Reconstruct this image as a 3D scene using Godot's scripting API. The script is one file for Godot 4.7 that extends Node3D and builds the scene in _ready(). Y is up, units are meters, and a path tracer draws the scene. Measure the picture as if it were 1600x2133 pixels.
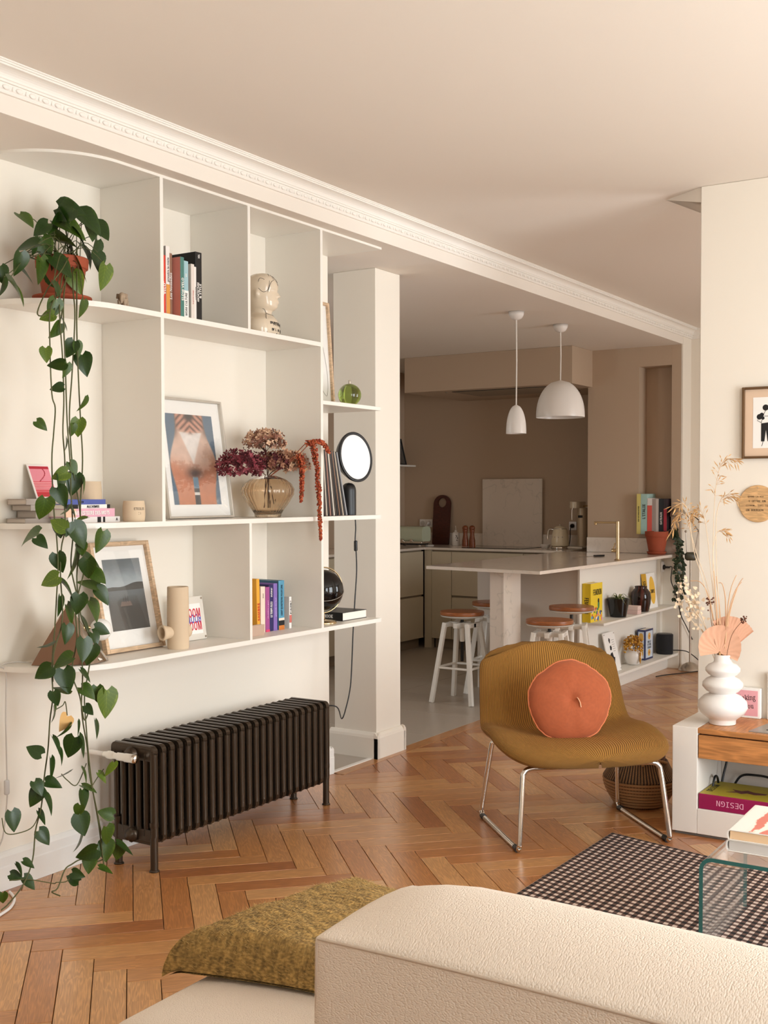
extends Node3D

const F := 2401.82            # focal length in pixels of the 1600 x 2133 frame
const CX := 800.0
const CY := 1106.43
const EYE := Vector3(0, 1.4, 0)
const BX := Vector3(0.538387, -0.002146, 0.842695)
const BY := Vector3(0.028026, 0.999489, -0.01536)
const BZ := Vector3(-0.842231, 0.031887, 0.538172)

var rng := RandomNumberGenerator.new()
var taken := {}
var M := {}
var T := {}

# ------------------------------------------------------------------ mesh builder
class MB:
	var v := PackedVector3Array()
	var u := PackedVector2Array()
	var f := PackedInt32Array()
	var x := Transform3D()
	var weld := []                # pairs of vertices along a texture seam that keep one normal

	func at(t):
		x = t
		return self

	func vert(p, uv = Vector2()):
		v.append(x * p)
		u.append(uv)
		return v.size() - 1

	func tri(a, b, c):
		f.append(a); f.append(b); f.append(c)

	func quad(a, b, c, d):        # a b c d clockwise seen from outside
		tri(a, b, c); tri(a, c, d)

	func flat(a, b, c, d, s = Vector2.ONE):   # one quad with corners of its own, clockwise from outside
		quad(vert(a, Vector2(0, s.y)), vert(b, Vector2(0, 0)), vert(c, Vector2(s.x, 0)), vert(d, s))

	func box(c, s, b = 0.002):    # box with chamfered edges, normals weighted so that the edges read as rounded
		var h = s * 0.5
		b = minf(b, minf(h.x, minf(h.y, h.z)) * 0.9)
		var id = {}
		for sx in [-1, 1]:
			for sy in [-1, 1]:
				for sz in [-1, 1]:
					for ax in 3:
						var p = Vector3(sx * (h.x - b), sy * (h.y - b), sz * (h.z - b))
						p[ax] = [sx, sy, sz][ax] * h[ax]
						var w = Vector2(p.z + p.x, -p.y) if ax != 1 else Vector2(p.x, p.z)
						id[[sx, sy, sz, ax]] = vert(c + p, w)
		var put = func(l, n):
			var k = []
			for e in l: k.append(id[e])
			var a = x.affine_inverse() * v[k[0]]
			var q = (x.affine_inverse() * v[k[1]] - a).cross(x.affine_inverse() * v[k[2]] - a)
			if q.dot(n) > 0: k.reverse()
			for i in range(1, k.size() - 1): tri(k[0], k[i], k[i + 1])
		for ax in 3:
			var a1 = (ax + 1) % 3
			var a2 = (ax + 2) % 3
			for s1 in [-1, 1]:
				var l = []
				for q in [[-1, -1], [-1, 1], [1, 1], [1, -1]]:
					var k = [0, 0, 0, ax]
					k[ax] = s1; k[a1] = q[0]; k[a2] = q[1]
					l.append(k)
				var n = Vector3(); n[ax] = s1
				put.call(l, n)
			for s1 in [-1, 1]:
				for s2 in [-1, 1]:
					var l = []
					for e in [[-1, a1], [1, a1], [1, a2], [-1, a2]]:
						var k = [0, 0, 0, e[1]]
						k[ax] = e[0]; k[a1] = s1; k[a2] = s2
						l.append(k)
					var n = Vector3(); n[a1] = s1; n[a2] = s2
					put.call(l, n)
		for sx in [-1, 1]:
			for sy in [-1, 1]:
				for sz in [-1, 1]:
					put.call([[sx, sy, sz, 0], [sx, sy, sz, 1], [sx, sy, sz, 2]], Vector3(sx, sy, sz))
		return self

	func span(a, b, bev = 0.002):
		return box((a + b) * 0.5, (b - a).abs(), bev)

	func lathe(pr, n = 32, wob = null):    # profile of (radius, height), outside to the right when going up; a point given twice makes a hard edge
		var rows = []
		for i in pr.size():
			var row = []
			for k in n + 1:
				var a = TAU * k / n
				var r = pr[i].x
				if wob: r *= wob.call(a, pr[i].y)
				row.append(vert(Vector3(cos(a) * r, pr[i].y, sin(a) * r), Vector2(float(k) / n, float(i) / maxi(1, pr.size() - 1))))
			weld.append([row[0], row[n]])
			rows.append(row)
		for i in pr.size() - 1:
			if pr[i].is_equal_approx(pr[i + 1]): continue
			for k in n:
				quad(rows[i][k], rows[i][k + 1], rows[i + 1][k + 1], rows[i + 1][k])
		return self

	func tube(path, r, n = 8, caps = true):
		var rows = []
		var up = Vector3.UP
		var d0 = (path[1] - path[0]).normalized()
		if absf(d0.dot(up)) > 0.95: up = Vector3.RIGHT
		var side = d0.cross(up).normalized()
		var run = 0.0
		for i in path.size():
			var d = (path[mini(i + 1, path.size() - 1)] - path[maxi(i - 1, 0)]).normalized()
			side = (side - d * side.dot(d)).normalized()
			var w = side.cross(d)
			var q = r[i] if r is Array or r is PackedFloat32Array else r
			if i > 0: run += path[i].distance_to(path[i - 1])
			var row = []
			for k in n + 1:
				var a = TAU * k / n
				row.append(vert(path[i] + (side * cos(a) + w * sin(a)) * q, Vector2(float(k) / n, run)))
			weld.append([row[0], row[n]])
			rows.append(row)
		for i in path.size() - 1:
			for k in n:
				quad(rows[i][k], rows[i][k + 1], rows[i + 1][k + 1], rows[i + 1][k])
		if caps:
			for e in [0, path.size() - 1]:
				var c = vert(path[e])
				var ring = []
				for k in n: ring.append(vert(x.affine_inverse() * v[rows[e][k]]))
				for k in n:
					if e == 0: tri(c, ring[(k + 1) % n], ring[k])
					else: tri(c, ring[k], ring[(k + 1) % n])
		return self

	func ball(c, r, n = 16):
		var rows = []
		for i in n / 2 + 1:
			var b = PI * i / (n / 2)
			var row = []
			for k in n + 1:
				var a = TAU * k / n
				row.append(vert(c + Vector3(cos(a) * sin(b), -cos(b), sin(a) * sin(b)) * r, Vector2(float(k) / n, 1.0 - float(i) / (n / 2))))
			weld.append([row[0], row[n]])
			rows.append(row)
		for i in n / 2:
			for k in n:
				quad(rows[i][k], rows[i][k + 1], rows[i + 1][k + 1], rows[i + 1][k])
		return self

	func prism(poly, z0, z1, hole = null):   # polygon in x, y pulled from z0 to z1
		var p = PackedVector2Array(poly)
		if Geometry2D.is_polygon_clockwise(p): p.reverse()
		var loops = [p]
		if hole:                              # a hole is bridged by a slit
			var h = PackedVector2Array(hole)
			if not Geometry2D.is_polygon_clockwise(h): h.reverse()
			loops.append(h)
			var bi = 0
			var bj = 0
			var best = INF
			for i in p.size():
				for j in h.size():
					if p[i].distance_squared_to(h[j]) < best:
						best = p[i].distance_squared_to(h[j]); bi = i; bj = j
			var m = PackedVector2Array()
			for i in bi + 1: m.append(p[i])
			for j in h.size() + 1: m.append(h[(bj + j) % h.size()])
			for i in range(bi, p.size()): m.append(p[i])
			p = m
		var t = Geometry2D.triangulate_polygon(p)
		for z in [z0, z1]:
			var k = []
			for q in p: k.append(vert(Vector3(q.x, q.y, z), Vector2(q.x, -q.y)))
			for i in range(0, t.size(), 3):
				var a = p[t[i]]; var b = p[t[i + 1]]; var c = p[t[i + 2]]
				var ccw = (b - a).cross(c - a) > 0
				if ccw == (z == maxf(z0, z1)): tri(k[t[i]], k[t[i + 2]], k[t[i + 1]])
				else: tri(k[t[i]], k[t[i + 1]], k[t[i + 2]])
		var lo = minf(z0, z1)
		var hi = maxf(z0, z1)
		for l in loops:
			var n = l.size()
			for i in n:
				var a = l[i]; var b = l[(i + 1) % n]
				flat(Vector3(a.x, a.y, lo), Vector3(a.x, a.y, hi), Vector3(b.x, b.y, hi), Vector3(b.x, b.y, lo), Vector2(hi - lo, a.distance_to(b)))
		return self

	func sheet(nu, nv, fn, flip = false, uvs = Vector2.ONE):   # fn(u, v) -> point
		var rows = []
		for j in nv + 1:
			var row = []
			for i in nu + 1:
				row.append(vert(fn.call(float(i) / nu, float(j) / nv), Vector2(float(i) / nu, float(j) / nv) * uvs))
			rows.append(row)
		for j in nv:
			for i in nu:
				if flip: quad(rows[j][i], rows[j][i + 1], rows[j + 1][i + 1], rows[j + 1][i])
				else: quad(rows[j][i], rows[j + 1][i], rows[j + 1][i + 1], rows[j][i + 1])
		return self

	func join(m, t):              # another builder's shape, moved
		var o = v.size()
		for p in m.v: v.append(x * (t * p))
		for w in m.weld: weld.append([w[0] + o, w[1] + o])
		u.append_array(m.u)
		for i in m.f: f.append(i + o)
		return self

	func done():
		var n = PackedVector3Array()
		n.resize(v.size())
		for i in range(0, f.size(), 3):
			var a = f[i]; var b = f[i + 1]; var c = f[i + 2]
			var q = (v[c] - v[a]).cross(v[b] - v[a])
			n[a] += q; n[b] += q; n[c] += q
		for w in weld:
			var q = n[w[0]] + n[w[1]]
			n[w[0]] = q; n[w[1]] = q
		for i in n.size(): n[i] = n[i].normalized() if n[i].length_squared() > 1e-24 else Vector3.UP
		var arr = []
		arr.resize(Mesh.ARRAY_MAX)
		arr[Mesh.ARRAY_VERTEX] = v
		arr[Mesh.ARRAY_NORMAL] = n
		arr[Mesh.ARRAY_TEX_UV] = u
		arr[Mesh.ARRAY_INDEX] = f
		var m = ArrayMesh.new()
		m.add_surface_from_arrays(Mesh.PRIMITIVE_TRIANGLES, arr)
		return m

# ------------------------------------------------------------------ scene helpers
func numbered(s):
	if not taken.has(s):
		taken[s] = 0
		return s
	taken[s] += 1
	return "%s_%03d" % [s, taken[s]]

func meta(o, label, category, group = ""):
	o.set_meta("label", label)
	o.set_meta("category", category)
	if group: o.set_meta("group", group)
	return o

func thing(called, label, category, p = Vector3.ZERO, turn = 0.0, group = ""):
	var o = Node3D.new()
	o.name = numbered(called)
	add_child(o)
	o.position = p
	o.rotation.y = turn
	return meta(o, label, category, group)

func part(o, called, mb, m, xf = Transform3D()):
	var k = MeshInstance3D.new()
	k.name = called
	k.mesh = mb.done() if mb is MB else mb
	k.material_override = m
	k.transform = xf
	o.add_child(k, true)
	return k

func single(called, mb, m, label, category, p = Vector3.ZERO, turn = 0.0, group = ""):
	var k = MeshInstance3D.new()
	k.name = numbered(called)
	k.mesh = mb.done() if mb is MB else mb
	k.material_override = m
	add_child(k)
	k.position = p
	k.rotation.y = turn
	return meta(k, label, category, group)

func struct(called, mb, m):
	var k = MeshInstance3D.new()
	k.name = numbered(called)
	k.mesh = mb.done()
	k.material_override = m
	add_child(k)
	k.set_meta("kind", "structure")
	return k

func stuff(o):
	o.set_meta("kind", "stuff")
	return o

func copy(o, label, p, turn = 0.0, group = ""):
	var c = o.duplicate()
	c.name = numbered(o.name)
	add_child(c)
	c.position = p
	c.rotation.y = turn
	c.set_meta("label", label)
	if group: c.set_meta("group", group)
	return c

func pix(x, y, axis, val):        # the point of the photograph's ray on a plane of the room
	var d = BX * ((x - CX) / F) - BY * ((y - CY) / F) - BZ
	return EYE + d * ((val - EYE[axis]) / d[axis])

func xf(p, deg = Vector3.ZERO, s = Vector3.ONE):
	return Transform3D(Basis.from_euler(Vector3(deg_to_rad(deg.x), deg_to_rad(deg.y), deg_to_rad(deg.z))) * Basis.from_scale(s), p)

func smooth(pts, n = 6):          # Catmull-Rom through the points
	var out = []
	for i in pts.size() - 1:
		var a = pts[maxi(i - 1, 0)]; var b = pts[i]; var c = pts[i + 1]; var d = pts[mini(i + 2, pts.size() - 1)]
		for k in n: out.append(b.cubic_interpolate(c, a, d, float(k) / n))
	out.append(pts[-1])
	return out

func arc(c, r, a0, a1, n = 8):    # points of an arc in the plane
	var o = []
	for i in n + 1:
		var a = deg_to_rad(lerpf(a0, a1, float(i) / n))
		o.append(c + Vector2(cos(a), sin(a)) * r)
	return o

func rounded(w, h, r, n = 6):     # rectangle with round corners about the origin
	var o = []
	for q in [[1, 1, 0], [-1, 1, 90], [-1, -1, 180], [1, -1, 270]]:
		o.append_array(arc(Vector2(q[0] * (w / 2 - r), q[1] * (h / 2 - r)), r, q[2], q[2] + 90, n))
	return o

func text(o, s, h, wmax, m, t, face = "Droid Sans", bold = false, called = "lettering"):
	var tm = TextMesh.new()
	var f = SystemFont.new()
	f.font_names = PackedStringArray([face])
	if bold: f.font_weight = 700
	tm.font = f
	tm.text = s
	tm.font_size = 24
	tm.pixel_size = 0.01
	tm.depth = 0.02
	tm.curve_step = 3.0
	var b = tm.get_aabb().size
	var k = h / maxf(b.y, 0.001)
	var kx = minf(k, wmax / maxf(b.x, 0.001))
	var l = part(o, called, tm, m)
	l.transform = t * Transform3D(Basis.from_scale(Vector3(kx, k, 0.03)), Vector3.ZERO)
	return l

func col(r, g, b):
	return Color8(r, g, b)

func mat(c, rough = 0.6, metal = 0.0, spec = 0.5):
	var m = StandardMaterial3D.new()
	m.albedo_color = c
	m.roughness = rough
	m.metallic = metal
	m.metallic_specular = spec
	return m

func noise(freq, sd, kind = FastNoiseLite.TYPE_SIMPLEX_SMOOTH, oct = 3):
	var n = FastNoiseLite.new()
	n.seed = sd
	n.frequency = freq
	n.noise_type = kind
	n.fractal_octaves = oct
	return n

func paint(w, h, fn):             # a texture from fn(u, v) -> Color
	var im = Image.create(w, h, false, Image.FORMAT_RGB8)
	for y in h:
		for x in w: im.set_pixel(x, y, fn.call((x + 0.5) / w, (y + 0.5) / h))
	return ImageTexture.create_from_image(im)

func textured(tex, rough = 0.6, c = Color.WHITE):
	var m = mat(c, rough)
	m.albedo_texture = tex
	return m

func grain(c, k, rough = 0.5, along = 0):   # wood from the shared grain picture, laid by the object's own axes
	var m = mat(c, rough)
	m.albedo_texture = T.wood
	m.uv1_triplanar = true
	m.uv1_scale = Vector3(k, k, k)
	return m

# ------------------------------------------------------------------ pictures computed for surfaces
func pictures():
	var n1 = noise(0.012, 3)
	var n2 = noise(0.05, 9)
	var n3 = noise(0.35, 21, FastNoiseLite.TYPE_SIMPLEX, 2)
	T.wood = paint(512, 512, func(u, v):
		var x = u * 512.0; var y = v * 512.0
		var warp = n1.get_noise_2d(x * 0.35, y * 1.6) * 5.0
		var ring = 0.5 + 0.5 * sin(v * 46.0 + warp * 3.2)
		var fine = n2.get_noise_2d(x * 0.25, y * 6.0)
		var pore = n3.get_noise_2d(x * 0.06, y * 1.4)
		var k = 0.86 + 0.10 * pow(ring, 2.0) + 0.09 * fine + 0.06 * pore
		return Color(clampf(k, 0, 1), clampf(k * 0.985 - 0.01, 0, 1), clampf(k * 0.96 - 0.03, 0, 1)))
	var c1 = noise(0.045, 5, FastNoiseLite.TYPE_CELLULAR, 1)
	c1.fractal_type = FastNoiseLite.FRACTAL_NONE
	var c2 = noise(0.03, 8)
	T.boucle = paint(512, 512, func(u, v):    # small loops of yarn
		var x = u * 512.0; var y = v * 512.0
		var k = clampf(0.5 - c1.get_noise_2d(x * 1.3 + 9.0 * c2.get_noise_2d(x, y), y * 2.0) * 0.75, 0, 1)
		return Color(k, k, k))
	var f1 = noise(0.11, 12, FastNoiseLite.TYPE_SIMPLEX, 3)
	T.felt = paint(256, 256, func(u, v):
		var k = clampf(0.72 + 0.26 * f1.get_noise_2d(u * 256.0, v * 256.0 * 2.2) + 0.2 * f1.get_noise_2d(v * 90.0 + 50.0, u * 160.0), 0, 1)
		return Color(k, k * 0.99, k * 0.96))
	T.cord = paint(512, 8, func(u, v):
		var k = pow(absf(sin(u * PI * 8.0)), 0.7)
		return Color(k, k, k))
	T.gingham = paint(64, 64, func(u, v):
		var a = fposmod(u * 2.0, 1.0) < 0.5
		var b = fposmod(v * 2.0, 1.0) < 0.5
		return Color(0.05, 0.035, 0.035) if a and b else (Color(0.40, 0.30, 0.26) if a or b else Color(0.86, 0.78, 0.72)))
	var m1 = noise(0.02, 31)
	T.marble = paint(256, 256, func(u, v):
		var k = absf(m1.get_noise_2d(u * 256.0, v * 256.0))
		var w = 1.0 - 0.10 * pow(1.0 - minf(1.0, k * 6.0), 4.0) * clampf(0.4 + m1.get_noise_2d(v * 120.0, u * 120.0) * 2.0, 0, 1)
		return Color(w, w * 0.985, w * 0.965))
	var l1 = noise(0.05, 44)
	T.leaf = paint(64, 64, func(u, v):
		var s = absf(u - 0.5) * 2.0
		var rib = 1.0 - smoothstep(0.0, 0.06, s)
		var vein = pow(0.5 + 0.5 * cos((v - s * 0.35) * 44.0), 8.0) * 0.25
		var cream = smoothstep(0.28, 0.42, l1.get_noise_2d(u * 64.0, v * 22.0)) * 0.55
		var c = Color(0.62, 0.72, 0.45).lerp(Color(0.98, 1.0, 0.70), clampf(rib * 0.5 + vein + cream, 0, 1))
		return c)
	T.weave = paint(128, 128, func(u, v):
		var k = 0.55 + 0.45 * sin(u * TAU * 8.0 + (0.0 if int(v * 16.0) % 2 == 0 else PI)) * sin(v * TAU * 8.0)
		return Color(k, k, k))
	# the lake print: sky, far shore, water, a raft
	var s1 = noise(0.02, 61)
	T.lake = paint(192, 288, func(u, v):
		var c = Color(0.29, 0.34, 0.37).lerp(Color(0.62, 0.66, 0.68), smoothstep(0.0, 0.36, v + 0.05 * s1.get_noise_2d(u * 160.0, v * 300.0)))
		var shore = 0.40 - 0.05 * smoothstep(0.25, 0.75, u) - 0.01 * sin(u * 9.0)
		if v > shore: c = Color(0.10, 0.115, 0.12)
		if v > 0.445: c = Color(0.33, 0.37, 0.39).lerp(Color(0.10, 0.09, 0.085), smoothstep(0.445, 0.78, v))
		if v > 0.60 and v < 0.665 and absf(u - 0.46) < 0.12 + (v - 0.6) * 0.6: c = Color(0.45, 0.37, 0.33)
		if v > 0.665 and v < 0.68 and absf(u - 0.47) < 0.15: c = Color(0.06, 0.05, 0.05)
		if v > 0.515 and v < 0.61 and (absf(u - 0.46) < 0.008 or absf(u - 0.41) < 0.006 or absf(u - 0.52) < 0.006 or (absf(v - 0.57) < 0.005 and absf(u - 0.46) < 0.07)): c = Color(0.07, 0.07, 0.08)
		if v > 0.68 and absf(u - 0.40 - (v - 0.68) * 0.25) < 0.03: c = c.lerp(Color(0.33, 0.31, 0.30), 0.5)
		return c)
	# the print of a figure seen from behind, soft shapes only
	var p1 = noise(0.03, 71)
	T.figure = paint(160, 256, func(u, v):
		var c = Color(0.34, 0.44, 0.52)
		var mid = 0.5
		var s = absf(u - mid)
		var half = 0.36 - 0.05 * cos((v - 0.05) * 7.0) + (0.10 * smoothstep(0.2, 0.6, v))
		var edge = 1.0 - smoothstep(half - 0.03, half + 0.01, s)
		var skin = Color(0.86, 0.72, 0.64).lerp(Color(0.80, 0.52, 0.38), smoothstep(0.48, 0.75, v + 0.2 * s))
		skin = skin.lerp(Color(0.35, 0.24, 0.19), 0.7 * smoothstep(half - 0.12, half, s) * (1.0 - smoothstep(0.15, 0.35, v)))
		c = c.lerp(skin, edge)
		if v > 0.2 and v < 0.55:             # white cloth narrowing downwards
			c = c.lerp(Color(0.93, 0.89, 0.86), edge * (1.0 - smoothstep(-0.03, 0.02, s - 0.24 * (1.0 - (v - 0.2) / 0.36))))
		if v < 0.25:                          # hands with spread fingers
			var fing = pow(0.5 + 0.5 * sin((v + s * -0.55) * 85.0), 0.5)
			c = c.lerp(Color(0.83, 0.58, 0.48).lerp(Color(0.28, 0.17, 0.13), 1.0 - fing), 0.85 * (1.0 - smoothstep(0.26, 0.31, s)) * (1.0 - smoothstep(0.18, 0.25, v + s * 0.18)))
			c = c.lerp(Color(0.16, 0.11, 0.09), (1.0 - smoothstep(0.03, 0.10, v)) * (1.0 - smoothstep(0.02, 0.14, s)))
		c = c.lerp(Color(0.23, 0.17, 0.15), 0.85 * exp(-pow((v - 0.655) / 0.06, 2.0) - pow(s / 0.15, 2.0)))
		if v > 0.68:
			var gap = 1.0 - smoothstep(0.045, 0.065, s)
			c = c.lerp(Color(0.47, 0.58, 0.65) if v < 0.82 else (Color(0.9, 0.88, 0.85) if absf(v - 0.88) < 0.015 else Color(0.22, 0.23, 0.25)), gap * smoothstep(0.68, 0.71, v))
		return c * (0.97 + 0.05 * p1.get_noise_2d(u * 200.0, v * 300.0)))

# ------------------------------------------------------------------ materials
func materials():
	M.wall = mat(col(240, 231, 217), 0.75)
	M.low = mat(col(236, 232, 226), 0.7)
	M.ceiling = mat(col(236, 226, 214), 0.85)
	M.white = mat(col(242, 236, 227), 0.45)
	M.taupe = mat(col(192, 168, 144), 0.75)
	M.shelf = mat(col(240, 234, 224), 0.4)
	M.cabinet = mat(col(206, 192, 166), 0.45)
	M.plinth = mat(col(150, 132, 110), 0.6)
	M.dark = mat(col(14, 12, 11), 0.5)
	M.black = mat(col(16, 16, 18), 0.4)
	M.gloss_black = mat(col(8, 8, 9), 0.08)
	M.chrome = mat(col(225, 220, 212), 0.12, 1.0)
	M.steel = mat(col(190, 180, 168), 0.3, 1.0)
	M.brass = mat(col(206, 182, 140), 0.25, 1.0)
	M.bronze = mat(col(70, 58, 46), 0.28, 0.6)
	M.porcelain = mat(col(238, 232, 226), 0.3)
	M.clay = mat(col(158, 72, 42), 0.75)
	M.sand = mat(col(214, 190, 160), 0.85)
	M.paper = mat(col(240, 232, 218), 0.8)
	M.ink = mat(col(20, 18, 18), 0.7)
	M.print_white = mat(col(244, 240, 234), 0.7)
	M.tile = mat(col(176, 164, 150), 0.35)
	M.soil = mat(col(46, 34, 26), 0.95)
	M.stem = mat(col(82, 84, 44), 0.6)
	M.stone = mat(col(232, 222, 212), 0.12)
	M.stone.albedo_texture = T.marble
	M.stone.uv1_triplanar = true
	M.stone.uv1_scale = Vector3(1.1, 1.1, 1.1)
	M.oak = grain(col(228, 198, 168), 1.2, 0.5)
	M.seat_wood = grain(col(176, 108, 62), 1.0, 0.35)
	M.cabinet_wood = grain(col(216, 150, 92), 0.7, 0.4)
	M.mill = grain(col(150, 82, 44), 2.0, 0.35)
	M.board = grain(col(84, 36, 24), 1.4, 0.5)
	M.boucle = mat(col(228, 212, 194), 0.95)
	M.boucle.uv1_triplanar = true
	M.boucle.uv1_scale = Vector3(9.0, 9.0, 9.0)
	M.boucle.albedo_texture = null
	M.boucle.heightmap_enabled = true
	M.boucle.heightmap_texture = T.boucle
	M.boucle.heightmap_scale = 0.16
	M.boucle.rim_enabled = true
	M.boucle.rim = 0.3
	M.blanket = mat(col(204, 164, 96), 1.0)
	M.blanket.albedo_texture = T.felt
	M.blanket.uv1_triplanar = true
	M.blanket.uv1_scale = Vector3(2.5, 2.5, 2.5)
	M.blanket.heightmap_enabled = true
	M.blanket.heightmap_texture = T.felt
	M.blanket.heightmap_scale = 0.4
	M.cord = mat(col(176, 122, 48), 0.9)
	M.cord.heightmap_enabled = true
	M.cord.heightmap_texture = T.cord
	M.cord.heightmap_scale = 0.35
	M.cord.uv1_scale = Vector3(11, 1, 1)
	M.cord.albedo_texture = paint(128, 4, func(u, v):
		var k = 0.62 + 0.38 * pow(absf(sin(u * PI * 8.0)), 0.8)
		return Color(k, k, k))
	M.velvet = mat(col(176, 88, 48), 0.85)
	M.velvet.rim_enabled = true
	M.velvet.rim = 0.5
	M.velvet.rim_tint = 0.4
	M.velvet.albedo_texture = paint(96, 96, func(u, v):
		var k = 0.95 + 0.05 * p_noise.get_noise_2d(u * 96.0, v * 96.0)
		return Color(k, k, k))
	M.rug = textured(T.gingham, 0.95)
	M.glass = mat(Color(0.90, 0.97, 0.95, 0.04), 0.02)
	M.glass.transparency = BaseMaterial3D.TRANSPARENCY_ALPHA
	M.thick_glass = mat(Color(0.78, 0.93, 0.89, 0.03), 0.01)
	M.thick_glass.refraction_enabled = true
	M.thick_glass.refraction_scale = 0.05
	M.pane = mat(Color(0.95, 0.97, 0.97, 0.03), 0.02)
	M.pane.transparency = BaseMaterial3D.TRANSPARENCY_ALPHA
	M.leaf_dark = textured(T.leaf, 0.38, col(58, 84, 36))
	M.leaf_mid = textured(T.leaf, 0.4, col(92, 112, 46))
	M.leaf_light = textured(T.leaf, 0.45, col(134, 146, 66))
	for m in [M.leaf_dark, M.leaf_mid, M.leaf_light]:
		m.backlight_enabled = true
		m.backlight = Color(0.22, 0.26, 0.08)
	M.straw = mat(col(214, 168, 112), 0.8)
	M.pale_straw = mat(col(234, 208, 176), 0.8)
	M.blush = mat(col(226, 172, 140), 0.85)

var p_noise = noise(0.06, 77)

# ------------------------------------------------------------------ the scene
func _ready():
	rng.seed = 11
	# camera
	var cam = Camera3D.new()
	cam.name = "camera"
	add_child(cam)
	cam.transform = Transform3D(Basis(BX, BY, BZ), EYE)
	var near := 0.05
	cam.set_frustum(2133.0 / F * near, Vector2(0, (CY - 1066.5) / F * near), near, 60.0)
	cam.current = true
	# sky outside the windows, exposure
	var env = Environment.new()
	env.background_mode = Environment.BG_SKY
	var sky = Sky.new()
	var sm = ProceduralSkyMaterial.new()
	sm.sky_top_color = Color(0.62, 0.74, 0.92)
	sm.sky_horizon_color = Color(0.95, 0.93, 0.90)
	sm.ground_bottom_color = Color(0.36, 0.33, 0.30)
	sm.ground_horizon_color = Color(0.62, 0.58, 0.54)
	sky.sky_material = sm
	env.sky = sky
	env.background_energy_multiplier = 2.2
	env.tonemap_mode = Environment.TONE_MAPPER_LINEAR
	env.tonemap_exposure = 0.86
	env.sdfgi_enabled = true
	env.ssao_enabled = true
	env.ssil_enabled = true
	var we = WorldEnvironment.new()
	we.name = "environment"
	we.environment = env
	add_child(we)
	# daylight of the windows, each light as large as its opening and just inside the pane
	for w in WINDOWS:
		var l = AreaLight3D.new()
		l.name = "window_daylight"
		l.area_size = Vector2(w[1] - w[0] - 0.14, w[3] - w[2] - 0.14)
		l.light_color = Color(0.955, 0.985, 1.0)
		l.light_energy = w[5]
		l.area_range = 20.0
		l.area_attenuation = 2.0
		l.shadow_enabled = true
		add_child(l, true)
		l.position = Vector3((w[0] + w[1]) / 2, (w[2] + w[3]) / 2, w[4] - 0.03)
	var kl = AreaLight3D.new()
	kl.name = "window_daylight"
	kl.area_size = Vector2(1.26, 1.36)
	kl.light_color = Color(0.955, 0.985, 1.0)
	kl.light_energy = 2.6
	kl.area_range = 20.0
	kl.area_attenuation = 2.0
	kl.shadow_enabled = true
	add_child(kl, true)
	kl.position = Vector3(4.3, 1.65, -5.92)
	kl.rotation.y = PI
	pictures()
	materials()
	room()
	parquet()
	bookcase()
	shelf_things()
	radiator()
	plant()
	kitchen()
	peninsula()
	lounge()
	tv_corner()

const WINDOWS := [[0.5, 1.9, 0.15, 2.45, 1.62, 9.0], [2.7, 4.3, 0.15, 2.45, 1.62, 12.0], [6.2, 7.8, 0.3, 2.4, 1.62, 10.0]]

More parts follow.
